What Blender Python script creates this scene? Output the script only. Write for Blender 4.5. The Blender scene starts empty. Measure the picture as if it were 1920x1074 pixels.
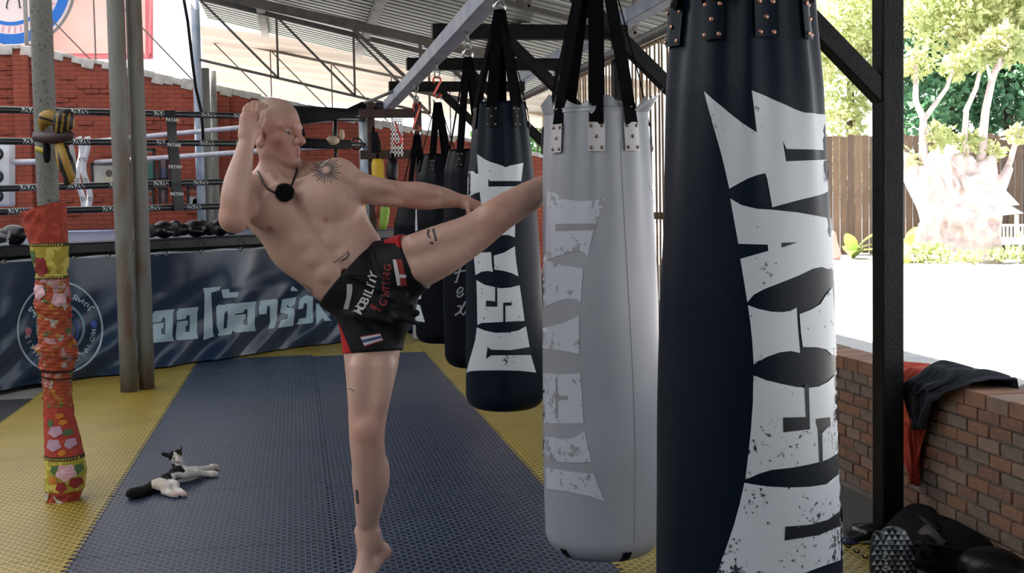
import bpy, bmesh, math, random
import numpy as np
from mathutils import Vector, Matrix
from mathutils.geometry import delaunay_2d_cdt
random.seed(7); rng = np.random.default_rng(7)
SC = bpy.context.scene
COL = SC.collection

# ---------------------------------------------------------------- camera
F = 2200.0; CX, CY = 960.0, 500.0; CAMH = 1.31; ROLL = 0.018        # focal length in pixels of a 1920 wide frame
YAW, PITCH = math.radians(10.413819), math.radians(3.104147)
FW = np.array([math.sin(YAW)*math.cos(PITCH), math.cos(YAW)*math.cos(PITCH), -math.sin(PITCH)])
_r = np.array([math.cos(YAW), -math.sin(YAW), 0.0]); _u = np.cross(_r, FW)
RT = math.cos(ROLL)*_r - math.sin(ROLL)*_u
UP = math.cos(ROLL)*_u + math.sin(ROLL)*_r
CAM = np.array([0.0, 0.0, CAMH])
cd = bpy.data.cameras.new('camera'); cam = bpy.data.objects.new('camera', cd); COL.objects.link(cam)
cd.sensor_width = 36.0; cd.lens = F*36.0/1920.0; cd.shift_y = -(537.0-CY)/1920.0; cd.clip_end = 400
M = Matrix.Identity(4)
for i in range(3):
    M[i][0], M[i][1], M[i][2], M[i][3] = RT[i], UP[i], -FW[i], CAM[i]
cam.matrix_world = M
SC.camera = cam

# ---------------------------------------------------------------- world, sun, exposure
W = bpy.data.worlds.new('sky'); SC.world = W; W.use_nodes = True
bg = W.node_tree.nodes['Background']
bg.inputs['Color'].default_value = (0.90, 0.95, 1.0, 1); bg.inputs['Strength'].default_value = 1.6
sd = bpy.data.lights.new('sun', 'SUN'); sd.energy = 36.0; sd.angle = math.radians(2.0); sd.color = (1.0, 0.95, 0.86)
sun = bpy.data.objects.new('sun', sd); COL.objects.link(sun)
sun.rotation_euler = Vector((-0.55, 0.45, 0.95)).to_track_quat('Z', 'Y').to_euler()
SC.view_settings.view_transform = 'Standard'; SC.view_settings.look = 'None'
SC.view_settings.gamma = 1.0; SC.view_settings.use_curve_mapping = False
SC.view_settings.exposure = 0.42

# ---------------------------------------------------------------- pixels <-> places
def proj(p):
    d = np.asarray(p, float)-CAM; z = d@FW
    return CX+F*(d@RT)/z, CY-F*(d@UP)/z, z
def ray(x, y): return FW+RT*(x-CX)/F-UP*(y-CY)/F
def onZ(x, y, z=0.0): d = ray(x, y); return CAM+d*(z-CAMH)/d[2]
def onX(x, y, X): d = ray(x, y); return CAM+d*X/d[0]
def onY(x, y, Y): d = ray(x, y); return CAM+d*Y/d[1]
def onD(x, y, D): return CAM+ray(x, y)*D
def onP(x, y, p, n):
    d = ray(x, y); n = np.asarray(n, float); return CAM+d*((np.asarray(p)-CAM)@n)/(d@n)

# ---------------------------------------------------------------- mesh helpers
def norm(v):
    v = np.asarray(v, float); return v/max(np.linalg.norm(v), 1e-12)
class MB:
    """collects shapes; build() links them as one mesh object"""
    def __init__(s): s.v = []; s.f = []; s.m = []
    def add(s, vs, fs, mi=0):
        o = len(s.v); s.v.extend([tuple(map(float, p)) for p in vs]); s.f.extend([tuple(i+o for i in f) for f in fs]); s.m.extend([mi]*len(fs)); return s
    def box(s, c, size, R=None, mi=0, bev=0.0):
        hx, hy, hz = [q/2 for q in size]; c = np.asarray(c, float)
        if bev > 0:
            bm = bmesh.new(); bmesh.ops.create_cube(bm, size=1.0)
            for v in bm.verts: v.co = Vector((v.co.x*size[0], v.co.y*size[1], v.co.z*size[2]))
            bmesh.ops.bevel(bm, geom=list(bm.edges), offset=bev, segments=2, affect='EDGES', profile=0.5)
            bm.verts.index_update()
            P = np.array([v.co[:] for v in bm.verts]); fs = [[v.index for v in f.verts] for f in bm.faces]; bm.free()
        else:
            P = np.array([(x, y, z) for x in (-hx, hx) for y in (-hy, hy) for z in (-hz, hz)])
            fs = [(0, 1, 3, 2), (4, 6, 7, 5), (0, 4, 5, 1), (2, 3, 7, 6), (0, 2, 6, 4), (1, 5, 7, 3)]
        if R is not None: P = P@np.asarray(R, float).T
        return s.add(P+c, fs, mi)
    def bar(s, a, b, w, h, up=(0, 0, 1), mi=0, bev=0.0):
        a = np.asarray(a, float); b = np.asarray(b, float); t = norm(b-a)
        x = np.cross(t, up)
        if np.linalg.norm(x) < 1e-6: x = np.cross(t, (0, 1, 0))
        x = norm(x); z = norm(np.cross(x, t))
        return s.box((a+b)/2, (w, np.linalg.norm(b-a), h), np.array([x, t, z]).T, mi, bev)
    def tube(s, pts, r, n=10, mi=0, cap=True, flat=None, up=None):
        pts = [np.asarray(p, float) for p in pts]; k = len(pts)
        rs = r if hasattr(r, '__len__') else [r]*k
        vs = []; fs = []
        T = [norm(pts[min(i+1, k-1)]-pts[max(i-1, 0)]) for i in range(k)]
        ref = np.array(up if up is not None else ((0, 0, 1) if abs(T[0][2]) < 0.9 else (1, 0, 0)), float)
        for i in range(k):
            x = np.cross(T[i], ref)
            if np.linalg.norm(x) < 1e-6: x = np.cross(T[i], (0.3, 1, 0.2))
            x = norm(x); y = np.cross(x, T[i])
            if up is None: ref = y
            for j in range(n):
                a = 2*math.pi*j/n; ca, sa = math.cos(a), math.sin(a)
                vs.append(pts[i]+rs[i]*(x*ca+y*sa*(flat if flat else 1.0)))
        for i in range(k-1):
            for j in range(n):
                fs.append((i*n+j, i*n+(j+1) % n, (i+1)*n+(j+1) % n, (i+1)*n+j))
        if cap: fs.append(tuple(range(n-1, -1, -1))); fs.append(tuple((k-1)*n+j for j in range(n)))
        return s.add(vs, fs, mi)
    def lathe(s, prof, c=(0, 0, 0), n=24, mi=0, axis=2):
        vs = []; fs = []; k = len(prof)
        for r, z in prof:
            for j in range(n):
                a = 2*math.pi*j/n
                p = [r*math.cos(a), r*math.sin(a), z]
                if axis == 1: p = [p[0], z, p[1]]
                if axis == 0: p = [z, p[0], p[1]]
                vs.append(np.asarray(c)+p)
        for i in range(k-1):
            for j in range(n): fs.append((i*n+j, i*n+(j+1) % n, (i+1)*n+(j+1) % n, (i+1)*n+j))
        fs.append(tuple(range(n-1, -1, -1))); fs.append(tuple((k-1)*n+j for j in range(n)))
        return s.add(vs, fs, mi)
    def torus(s, c, R, r, nrm=(0, 1, 0), n=20, m=8, mi=0, sx=1.0):
        nrm = norm(nrm); a = norm(np.cross(nrm, (0.1, 0.2, 1) if abs(nrm[2]) < 0.9 else (1, 0, 0))); b = np.cross(nrm, a)
        pts = [np.asarray(c)+R*(a*math.cos(t)*sx+b*math.sin(t)) for t in np.linspace(0, 2*math.pi, n, endpoint=False)]
        vs = []; fs = []
        for i in range(n):
            t = 2*math.pi*i/n; rad = norm(a*math.cos(t)+b*math.sin(t))
            for j in range(m):
                q = 2*math.pi*j/m; vs.append(pts[i]+r*(rad*math.cos(q)+nrm*math.sin(q)))
        for i in range(n):
            for j in range(m): fs.append((i*m+j, i*m+(j+1) % m, ((i+1) % n)*m+(j+1) % m, ((i+1) % n)*m+j))
        return s.add(vs, fs, mi)
    def grid(s, fn, nu, nv, mi=0, closed_u=False):
        vs = [fn(i/(nu if closed_u else nu-1), j/(nv-1)) for j in range(nv) for i in range(nu)]
        fs = []
        for j in range(nv-1):
            for i in range(nu if closed_u else nu-1):
                i2 = (i+1) % nu; fs.append((j*nu+i, j*nu+i2, (j+1)*nu+i2, (j+1)*nu+i))
        return s.add(vs, fs, mi)
    def mesh(s, name, mats=None, smooth=False):
        me = bpy.data.meshes.new(name); me.from_pydata(s.v, [], s.f)
        if mats is not None:
            for m_ in (mats if isinstance(mats, (list, tuple)) else [mats]): me.materials.append(m_)
        if any(s.m): me.polygons.foreach_set('material_index', s.m)
        if smooth: me.polygons.foreach_set('use_smooth', [True]*len(me.polygons))
        me.update(); return me
    def build(s, name, mats=None, parent=None, smooth=False, auto=None):
        o = bpy.data.objects.new(name, s.mesh(name, mats, smooth)); COL.objects.link(o)
        if parent is not None: o.parent = parent; o.matrix_parent_inverse = parent_inv(parent)
        if auto is not None: sharp(o.data, auto)
        return o
def parent_inv(p):
    # parents are empties/meshes placed with location + rotation only
    m = Matrix.LocRotScale(p.location, p.rotation_euler, None)
    if p.parent is not None: m = Matrix.LocRotScale(p.parent.location, p.parent.rotation_euler, None) @ m if False else m
    return m.inverted()
def sharp(me, deg):
    me.polygons.foreach_set('use_smooth', [True]*len(me.polygons))
    bm = bmesh.new(); bm.from_mesh(me); c = math.radians(deg)
    for e in bm.edges:
        if len(e.link_faces) == 2 and e.calc_face_angle(0) > c: e.smooth = False
    bm.to_mesh(me); bm.free()
def tag(o, label=None, cat=None, group=None, kind=None):
    if label: o['label'] = label
    if cat: o['category'] = cat
    if group: o['group'] = group
    if kind: o['kind'] = kind
    return o
def thing(name, label, cat, loc=(0, 0, 0), group=None, rz=0.0):
    o = bpy.data.objects.new(name, None); COL.objects.link(o); o.location = tuple(map(float, loc)); o.rotation_euler = (0, 0, rz)
    o.empty_display_size = 0.1
    return tag(o, label, cat, group)
def copy_mesh(src, name, parent, loc=None, rot=None, scale=None):
    o = bpy.data.objects.new(name, src); COL.objects.link(o)
    if parent is not None: o.parent = parent
    if loc is not None: o.location = tuple(map(float, loc))
    if rot is not None: o.rotation_euler = rot
    if scale is not None: o.scale = scale
    return o
def copy_tree(o, parent=None):
    c = o.copy(); COL.objects.link(c); c.parent = parent
    for ch in list(o.children): copy_tree(ch, c)
    return c

# flat print: polygons in a 2-D space, cut fine, then carried onto a surface
def tess(poly, step, fn, thin=None):
    """poly: list of (x,y); fn(x,y)->3-D point or None. returns verts, faces"""
    pts = [Vector((float(a), float(b))) for a, b in poly]
    # resample boundary
    bnd = []
    for i in range(len(pts)):
        a, b = pts[i], pts[(i+1) % len(pts)]; k = max(1, int((b-a).length/step))
        for q in range(k): bnd.append(a+(b-a)*(q/k))
    xs = [p.x for p in bnd]; ys = [p.y for p in bnd]
    inner = []
    def inside(x, y):
        c = False; j = len(pts)-1
        for i in range(len(pts)):
            if (pts[i].y > y) != (pts[j].y > y) and x < (pts[j].x-pts[i].x)*(y-pts[i].y)/(pts[j].y-pts[i].y)+pts[i].x: c = not c
            j = i
        return c
    y = min(ys)+step/2
    while y < max(ys):
        x = min(xs)+step/2
        while x < max(xs):
            if inside(x, y): inner.append(Vector((x+random.uniform(-.1, .1)*step, y+random.uniform(-.1, .1)*step)))
            x += step
        y += step
    n = len(bnd)
    V, E, Fc, _, _, _ = delaunay_2d_cdt(bnd+inner, [], [list(range(n))], 1, 1e-5)
    P = [fn(v.x, v.y) for v in V]
    fs = []
    for f in Fc:
        if any(P[i] is None for i in f): continue
        cx = sum(V[i].x for i in f)/len(f); cy = sum(V[i].y for i in f)/len(f)
        if inside(cx, cy): fs.append(tuple(f))
    P = [p if p is not None else (0, 0, 0) for p in P]
    used = sorted({i for f in fs for i in f}); mp = {i: k for k, i in enumerate(used)}
    return [P[i] for i in used], [tuple(mp[i] for i in f) for f in fs]
def stroke(pts, w):
    """a polyline thickened to a polygon"""
    P = [np.array(p, float) for p in pts]; L = []; R = []
    for i in range(len(P)):
        t = norm(P[min(i+1, len(P)-1)]-P[max(i-1, 0)]); nn = np.array([-t[1], t[0]]); ww = w[i] if hasattr(w, '__len__') else w
        L.append(tuple(P[i]+nn*ww/2)); R.append(tuple(P[i]-nn*ww/2))
    return L+R[::-1]
def orient(vs, fs, toward):
    out = []
    vs_ = [np.asarray(v, float) for v in vs]
    for f in fs:
        a, b, c = vs_[f[0]], vs_[f[1]], vs_[f[2]]
        n = np.cross(b-a, c-a); out.append(f if n@(np.asarray(toward)-a) > 0 else tuple(reversed(f)))
    return out
def text_tris(txt, bold=0.0, font=None):
    """flat outline of a word from Blender's own font: verts (x,y), faces, advance"""
    cu = bpy.data.curves.new('txt', 'FONT'); cu.body = txt; cu.offset = bold; cu.resolution_u = 3; cu.fill_mode = 'FRONT'
    o = bpy.data.objects.new('txt', cu); COL.objects.link(o)
    bpy.context.view_layer.update()
    dg = bpy.context.evaluated_depsgraph_get(); me = bpy.data.meshes.new_from_object(o.evaluated_get(dg))
    V = [(v.co.x, v.co.y) for v in me.vertices]; Fc = [tuple(p.vertices) for p in me.polygons]
    bpy.data.objects.remove(o); bpy.data.curves.remove(cu); bpy.data.meshes.remove(me)
    return V, Fc

# ---------------------------------------------------------------- clay: signed distance fields -> smooth closed meshes
class Clay:
    def __init__(s, lo, hi, res):
        s.lo = np.asarray(lo, float); s.res = res
        s.n = np.ceil((np.asarray(hi, float)-s.lo)/res).astype(int)+1
        s.a = np.full(s.n, 1.0, np.float32)
    def win(s, lo, hi):
        i0 = np.clip(np.floor((lo-s.lo)/s.res).astype(int), 0, s.n); i1 = np.clip(np.ceil((hi-s.lo)/s.res).astype(int)+1, 0, s.n)
        sl = tuple(slice(a, b) for a, b in zip(i0, i1))
        ax = [(s.lo[k]+np.arange(i0[k], i1[k])*s.res).astype(np.float32) for k in range(3)]
        return sl, ax[0][:, None, None], ax[1][None, :, None], ax[2][None, None, :]
    def put(s, sl, d, k, op):
        a = s.a[sl]; d = d.astype(np.float32)
        if op == 'sub': a, d, sg = -a, d, -1
        else: sg = 1
        if k > 0:
            h = np.clip(0.5+0.5*(d-a)/k, 0, 1); r = d*(1-h)+a*h-k*h*(1-h)
        else: r = np.minimum(a, d)
        s.a[sl] = r*sg
    def cap(s, p0, p1, r0, r1=None, k=0.02, op='add', sq=None):
        p0 = np.asarray(p0, float); p1 = np.asarray(p1, float); r1 = r0 if r1 is None else r1
        pad = max(r0, r1)+k+4*s.res
        sl, X, Y, Z = s.win(np.minimum(p0, p1)-pad, np.maximum(p0, p1)+pad)
        if min(s.a[sl].shape) == 0: return s
        d = p1-p0; L2 = float(d@d)+1e-9
        t = np.clip(((X-p0[0])*d[0]+(Y-p0[1])*d[1]+(Z-p0[2])*d[2])/L2, 0, 1)
        ex, ey, ez = X-p0[0]-t*d[0], Y-p0[1]-t*d[1], Z-p0[2]-t*d[2]
        if sq is not None:   # squash along a direction: (dir, factor>1 thins)
            dr, fc = norm(sq[0]), sq[1]; q = ex*dr[0]+ey*dr[1]+ez*dr[2]
            dist = np.sqrt(ex*ex+ey*ey+ez*ez+q*q*(fc*fc-1))
        else: dist = np.sqrt(ex*ex+ey*ey+ez*ez)
        s.put(sl, dist-(r0+(r1-r0)*t), k, op); return s
    def ell(s, c, rad, R=None, k=0.02, op='add'):
        c = np.asarray(c, float); rad = np.asarray(rad, float); pad = rad.max()+k+4*s.res
        sl, X, Y, Z = s.win(c-pad, c+pad)
        if min(s.a[sl].shape) == 0: return s
        R = np.eye(3) if R is None else np.asarray(R, float)     # columns = axes
        x, y, z = X-c[0], Y-c[1], Z-c[2]
        q = [(x*R[0, i]+y*R[1, i]+z*R[2, i]) for i in range(3)]
        k0 = np.sqrt(sum((q[i]/rad[i])**2 for i in range(3)))
        k1 = np.sqrt(sum((q[i]/rad[i]**2)**2 for i in range(3)))+1e-6
        s.put(sl, np.maximum(k0*(k0-1)/k1, -rad.min()), k, op); return s
    def chain(s, P, R, k=0.02, op='add'):
        """tapered capsules end to end, joined without swelling at the joints"""
        P = np.asarray(P, float); pad = max(R)+k+4*s.res
        sl, X, Y, Z = s.win(P.min(0)-pad, P.max(0)+pad)
        if min(s.a[sl].shape) == 0: return s
        best = None
        for i in range(len(P)-1):
            d = P[i+1]-P[i]; L2 = float(d@d)+1e-9
            t = np.clip(((X-P[i][0])*d[0]+(Y-P[i][1])*d[1]+(Z-P[i][2])*d[2])/L2, 0, 1)
            q = np.sqrt((X-P[i][0]-t*d[0])**2+(Y-P[i][1]-t*d[1])**2+(Z-P[i][2]-t*d[2])**2)-(R[i]+(R[i+1]-R[i])*t)
            best = q if best is None else np.minimum(best, q)
        s.put(sl, best, k, op); return s
    def frus(s, p0, p1, r0, r1, k=0.02, op='add', rnd=0.004):
        p0 = np.asarray(p0, float); p1 = np.asarray(p1, float); pad = max(r0, r1)+k+4*s.res
        sl, X, Y, Z = s.win(np.minimum(p0, p1)-pad, np.maximum(p0, p1)+pad)
        d = p1-p0; L = float(np.linalg.norm(d)); u = d/L
        h = (X-p0[0])*u[0]+(Y-p0[1])*u[1]+(Z-p0[2])*u[2]
        ex, ey, ez = X-p0[0]-h*u[0], Y-p0[1]-h*u[1], Z-p0[2]-h*u[2]
        lat = np.sqrt(ex*ex+ey*ey+ez*ez)-(r0+(r1-r0)*np.clip(h/L, 0, 1))
        s.put(sl, np.maximum(lat, np.maximum(-h, h-L)), k, op); return s
    def half(s, p, n, k=0.0):
        """cut away everything on the side n points to"""
        n = norm(n); p = np.asarray(p, float)
        sl, X, Y, Z = s.win(s.lo, s.lo+s.n*s.res)
        d = (X-p[0])*n[0]+(Y-p[1])*n[1]+(Z-p[2])*n[2]
        s.a = np.maximum(s.a, d.astype(np.float32)); return s
    def nets(s, relax=2):
        a = s.a; res = s.res; b = (a < 0)
        u = b.astype(np.uint8)
        sm = u[:-1, :-1, :-1]+u[1:, :-1, :-1]
        sm = sm+u[:-1, 1:, :-1]; sm = sm+u[1:, 1:, :-1]; sm = sm+u[:-1, :-1, 1:]; sm = sm+u[1:, :-1, 1:]; sm = sm+u[:-1, 1:, 1:]; sm = sm+u[1:, 1:, 1:]
        cells = np.argwhere((sm > 0) & (sm < 8))
        idx = np.full(sm.shape, -1, np.int32); idx[tuple(cells.T)] = np.arange(len(cells))
        corner = np.array([(i, j, k) for i in (0, 1) for j in (0, 1) for k in (0, 1)])
        val = np.stack([a[cells[:, 0]+c[0], cells[:, 1]+c[1], cells[:, 2]+c[2]] for c in corner], 1)
        acc = np.zeros((len(cells), 3)); cnt = np.zeros(len(cells))
        for i in range(8):
            for j in range(i+1, 8):
                if np.abs(corner[i]-corner[j]).sum() != 1: continue
                va, vb = val[:, i], val[:, j]; mk = (va < 0) != (vb < 0)
                t = np.where(mk, va/(va-vb+1e-12), 0)
                p = corner[i]+(corner[j]-corner[i])*t[:, None]
                acc[mk] += p[mk]; cnt[mk] += 1
        V = s.lo+(cells+acc/cnt[:, None])*res
        quads = []
        for ax in range(3):
            o1, o2 = [(1, 2), (2, 0), (0, 1)][ax]
            s0 = [slice(None)]*3; s1 = [slice(None)]*3; s0[ax] = slice(0, -1); s1[ax] = slice(1, None)
            for o in (o1, o2): s0[o] = slice(1, -1); s1[o] = slice(1, -1)
            A = b[tuple(s0)]; B = b[tuple(s1)]
            e = np.argwhere(A != B); 
            if len(e) == 0: continue
            flip = A[tuple(e.T)]
            base = e.copy(); base[:, o1] += 1; base[:, o2] += 1
            def cell(d1, d2):
                q = base.copy(); q[:, o1] += d1; q[:, o2] += d2; return idx[q[:, 0], q[:, 1], q[:, 2]]
            q = np.stack([cell(-1, -1), cell(0, -1), cell(0, 0), cell(-1, 0)], 1)
            q = np.where(flip[:, None], q, q[:, ::-1]); quads.append(q)
        Q = np.concatenate(quads); Q = Q[(Q >= 0).all(1)]
        # relax along the surface to take the stair-steps out
        for _ in range(relax):
            ed = np.concatenate([Q[:, [0, 1]], Q[:, [1, 2]], Q[:, [2, 3]], Q[:, [3, 0]]])
            S = np.zeros_like(V); N = np.zeros(len(V))
            for k in range(3):
                S[:, k] = np.bincount(ed[:, 0], V[ed[:, 1], k], len(V))+np.bincount(ed[:, 1], V[ed[:, 0], k], len(V))
            N = np.bincount(ed[:, 0], minlength=len(V))+np.bincount(ed[:, 1], minlength=len(V))
            V = V*0.5+0.5*S/np.maximum(N, 1)[:, None]
        return V, Q
def np_mesh(name, V, Q, mats, smooth=True, color=None):
    me = bpy.data.meshes.new(name)
    me.vertices.add(len(V)); me.vertices.foreach_set('co', np.asarray(V, np.float32).ravel())
    k = Q.shape[1]; me.loops.add(Q.size); me.loops.foreach_set('vertex_index', Q.ravel().astype(np.int32))
    me.polygons.add(len(Q)); me.polygons.foreach_set('loop_start', np.arange(0, Q.size, k, dtype=np.int32))
    me.update(calc_edges=True); me.validate()
    if smooth: me.polygons.foreach_set('use_smooth', [True]*len(me.polygons))
    for m_ in (mats if isinstance(mats, (list, tuple)) else [mats]): me.materials.append(m_)
    if color is not None:
        at = me.color_attributes.new('tint', 'FLOAT_COLOR', 'POINT')
        at.data.foreach_set('color', np.concatenate([color, np.ones((len(color), 1))], 1).astype(np.float32).ravel())
    return me
def link(name, me, parent=None):
    o = bpy.data.objects.new(name, me); COL.objects.link(o)
    if parent is not None: o.parent = parent; o.matrix_parent_inverse = parent_inv(parent)
    return o
# ---------------------------------------------------------------- materials (all procedural)
def mat(name, col, rough=0.6, metal=0.0, col2=None, nscale=8.0, ndetail=4.0, lo=0.35, hi=0.65, bump=0.0, bscale=None, spec=0.5, coat=0.0, trans=0.0, stretch=None, alpha=None, sss=0.0):
    m = bpy.data.materials.new(name); m.use_nodes = True; nt = m.node_tree; P = nt.nodes['Principled BSDF']
    P.inputs['Base Color'].default_value = (*col, 1); P.inputs['Roughness'].default_value = rough; P.inputs['Metallic'].default_value = metal
    P.inputs['Specular IOR Level'].default_value = spec
    if coat: P.inputs['Coat Weight'].default_value = coat; P.inputs['Coat Roughness'].default_value = 0.25
    if sss: P.inputs['Subsurface Weight'].default_value = sss; P.inputs['Subsurface Radius'].default_value = (0.02, 0.008, 0.004)
    if col2 is not None or bump:
        tc = nt.nodes.new('ShaderNodeTexCoord'); mp = nt.nodes.new('ShaderNodeMapping')
        nt.links.new(tc.outputs['Object'], mp.inputs['Vector'])
        if stretch: mp.inputs['Scale'].default_value = stretch
        nz = nt.nodes.new('ShaderNodeTexNoise'); nz.inputs['Scale'].default_value = nscale; nz.inputs['Detail'].default_value = ndetail
        nt.links.new(mp.outputs['Vector'], nz.inputs['Vector'])
        if col2 is not None:
            cr = nt.nodes.new('ShaderNodeValToRGB'); cr.color_ramp.elements[0].position = lo; cr.color_ramp.elements[1].position = hi
            cr.color_ramp.elements[0].color = (*col, 1); cr.color_ramp.elements[1].color = (*col2, 1)
            nt.links.new(nz.outputs['Fac'], cr.inputs['Fac']); nt.links.new(cr.outputs['Color'], P.inputs['Base Color'])
        if bump:
            n2 = nt.nodes.new('ShaderNodeTexNoise'); n2.inputs['Scale'].default_value = bscale or nscale*4; n2.inputs['Detail'].default_value = 5
            nt.links.new(mp.outputs['Vector'], n2.inputs['Vector'])
            bp = nt.nodes.new('ShaderNodeBump'); bp.inputs['Strength'].default_value = bump; bp.inputs['Distance'].default_value = 0.01
            nt.links.new(n2.outputs['Fac'], bp.inputs['Height']); nt.links.new(bp.outputs['Normal'], P.inputs['Normal'])
    if trans:
        out = nt.nodes['Material Output']; tr = nt.nodes.new('ShaderNodeBsdfTranslucent'); mx = nt.nodes.new('ShaderNodeMixShader')
        src = P.inputs['Base Color'].links[0].from_socket if P.inputs['Base Color'].links else None
        if src: nt.links.new(src, tr.inputs['Color'])
        else: tr.inputs['Color'].default_value = (*col, 1)
        mx.inputs['Fac'].default_value = trans
        nt.links.new(P.outputs['BSDF'], mx.inputs[1]); nt.links.new(tr.outputs['BSDF'], mx.inputs[2]); nt.links.new(mx.outputs['Shader'], out.inputs['Surface'])
    return m
def tint_mat(name, rough=0.6, spec=0.4, attr='tint', bump=0.0, bscale=60.0, mott=0.0, sss=0.0, mscale=14.0, sheen=0.0):
    """base colour from a mesh's own colour attribute"""
    m = mat(name, (0.5, 0.5, 0.5), rough, spec=spec, bump=bump, bscale=bscale, sss=sss); nt = m.node_tree; P = nt.nodes['Principled BSDF']
    at = nt.nodes.new('ShaderNodeAttribute'); at.attribute_name = attr
    src = at.outputs['Color']
    if mott:
        tc = nt.nodes.new('ShaderNodeTexCoord'); nz = nt.nodes.new('ShaderNodeTexNoise'); nz.inputs['Scale'].default_value = mscale; nz.inputs['Detail'].default_value = 5
        nt.links.new(tc.outputs['Object'], nz.inputs['Vector'])
        hs = nt.nodes.new('ShaderNodeMapRange'); hs.inputs['To Min'].default_value = 1-mott; hs.inputs['To Max'].default_value = 1+mott
        nt.links.new(nz.outputs['Fac'], hs.inputs['Value'])
        vm = nt.nodes.new('ShaderNodeVectorMath'); vm.operation = 'SCALE'
        nt.links.new(src, vm.inputs[0]); nt.links.new(hs.outputs['Result'], vm.inputs['Scale']); src = vm.outputs['Vector']
    nt.links.new(src, P.inputs['Base Color'])
    if sheen: P.inputs['Sheen Weight'].default_value = sheen
    return m
def print_mat(name, col, under, nscale=60.0, th=0.62, zfade=None, rough=0.45, patch=6.0, coat=0.0):
    """printed ink worn through to the vinyl beneath in noisy flakes; zfade=(z_low,z_high,extra) wears more towards z_low"""
    m = mat(name, col, rough, coat=coat); nt = m.node_tree; P = nt.nodes['Principled BSDF']; N = nt.nodes.new; L = nt.links.new
    tc = N('ShaderNodeTexCoord'); a = N('ShaderNodeTexNoise'); a.inputs['Scale'].default_value = nscale; a.inputs['Detail'].default_value = 6; a.inputs['Roughness'].default_value = 0.7
    b = N('ShaderNodeTexNoise'); b.inputs['Scale'].default_value = patch; b.inputs['Detail'].default_value = 3
    L(tc.outputs['Object'], a.inputs['Vector']); L(tc.outputs['Object'], b.inputs['Vector'])
    s = N('ShaderNodeMath'); s.operation = 'MULTIPLY_ADD'; s.inputs[1].default_value = 0.7
    L(b.outputs['Fac'], s.inputs[0]); L(a.outputs['Fac'], s.inputs[2])
    src = s.outputs['Value']
    if zfade:
        sx = N('ShaderNodeSeparateXYZ'); L(tc.outputs['Object'], sx.inputs['Vector'])
        mr = N('ShaderNodeMapRange'); mr.inputs['From Min'].default_value = zfade[0]; mr.inputs['From Max'].default_value = zfade[1]
        mr.inputs['To Min'].default_value = zfade[2]; mr.inputs['To Max'].default_value = 0.0; L(sx.outputs['Z'], mr.inputs['Value'])
        ad = N('ShaderNodeMath'); ad.operation = 'ADD'; L(src, ad.inputs[0]); L(mr.outputs['Result'], ad.inputs[1]); src = ad.outputs['Value']
    cr = N('ShaderNodeValToRGB'); e = cr.color_ramp.elements
    sc = N('ShaderNodeMath'); sc.operation = 'MULTIPLY'; sc.inputs[1].default_value = 0.9; L(src, sc.inputs[0])
    e[0].position = min(0.97, th); e[1].position = min(1.0, th+0.03)
    e[0].color = (*col, 1); e[1].color = (*under, 1); L(sc.outputs['Value'], cr.inputs['Fac']); L(cr.outputs['Color'], P.inputs['Base Color'])
    return m
MT = {}
MT['steel_black'] = mat('black painted steel', (0.003, 0.004, 0.005), 0.42, col2=(0.010, 0.009, 0.008), nscale=14, bump=0.25, bscale=90, spec=0.14)
MT['steel_blue'] = mat('blue grey painted steel', (0.16, 0.21, 0.30), 0.42, col2=(0.28, 0.31, 0.37), nscale=5, bump=0.1)
MT['steel_grey'] = mat('worn grey steel', (0.20, 0.21, 0.22), 0.4, metal=0.5, col2=(0.30, 0.29, 0.27), nscale=9, bump=0.1)
MT['galv'] = mat('galvanised pipe', (0.24, 0.30, 0.38), 0.38, metal=0.25, col2=(0.42, 0.46, 0.50), nscale=10, bump=0.15)
MT['truss'] = mat('dull truss paint', (0.075, 0.07, 0.065), 0.6, col2=(0.12, 0.10, 0.085), nscale=9)
MT['roof'] = mat('roof sheet underside', (0.08, 0.097, 0.084), 0.45, metal=0.2, col2=(0.13, 0.152, 0.128), nscale=1.5, stretch=(0.6, 3, 1))
MT['sheet'] = mat('milky roof sheet', (0.26, 0.225, 0.18), 0.6, col2=(0.21, 0.175, 0.14), nscale=0.9, trans=0.055)
MT['sheet_white'] = mat('white translucent sheet', (0.80, 0.82, 0.86), 0.6, col2=(0.72, 0.75, 0.80), nscale=0.6, trans=0.20)
MT['pipe_old'] = mat('old grey pipe paint', (0.155, 0.155, 0.145), 0.6, col2=(0.07, 0.06, 0.05), nscale=70, ndetail=6, lo=0.56, hi=0.66, bump=0.3, bscale=60)
MT['pipe_rust'] = mat('rusty grey pipe', (0.155, 0.155, 0.145), 0.6, col2=(0.11, 0.068, 0.048), nscale=9, ndetail=8, lo=0.45, hi=0.68, stretch=(1, 1, 0.22), bump=0.3, bscale=70)
MT['concrete'] = mat('concrete', (0.11, 0.11, 0.11), 0.85, col2=(0.17, 0.165, 0.155), nscale=3, bump=0.3)
MT['mortar'] = mat('grey mortar', (0.24, 0.215, 0.19), 0.9, col2=(0.15, 0.13, 0.115), nscale=14, bump=0.6, bscale=80)
MT['mortar_edge'] = mat('pale mortar capping', (0.42, 0.40, 0.38), 0.9, col2=(0.30, 0.28, 0.26), nscale=10, bump=0.6, bscale=60)
MT['ground'] = mat('pale packed sand', (0.34, 0.33, 0.325), 0.95, col2=(0.27, 0.27, 0.28), nscale=1.5, ndetail=8, bump=0.3, bscale=30)
MT['black_vinyl'] = mat('black vinyl', (0.0035, 0.0045, 0.007), 0.42, bump=0.08, bscale=180, spec=0.08)
MT['navy_vinyl'] = mat('dark navy vinyl', (0.0015, 0.0045, 0.011), 0.42, col2=(0.003, 0.008, 0.017), nscale=2, bump=0.08, bscale=180, spec=0.13)
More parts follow.
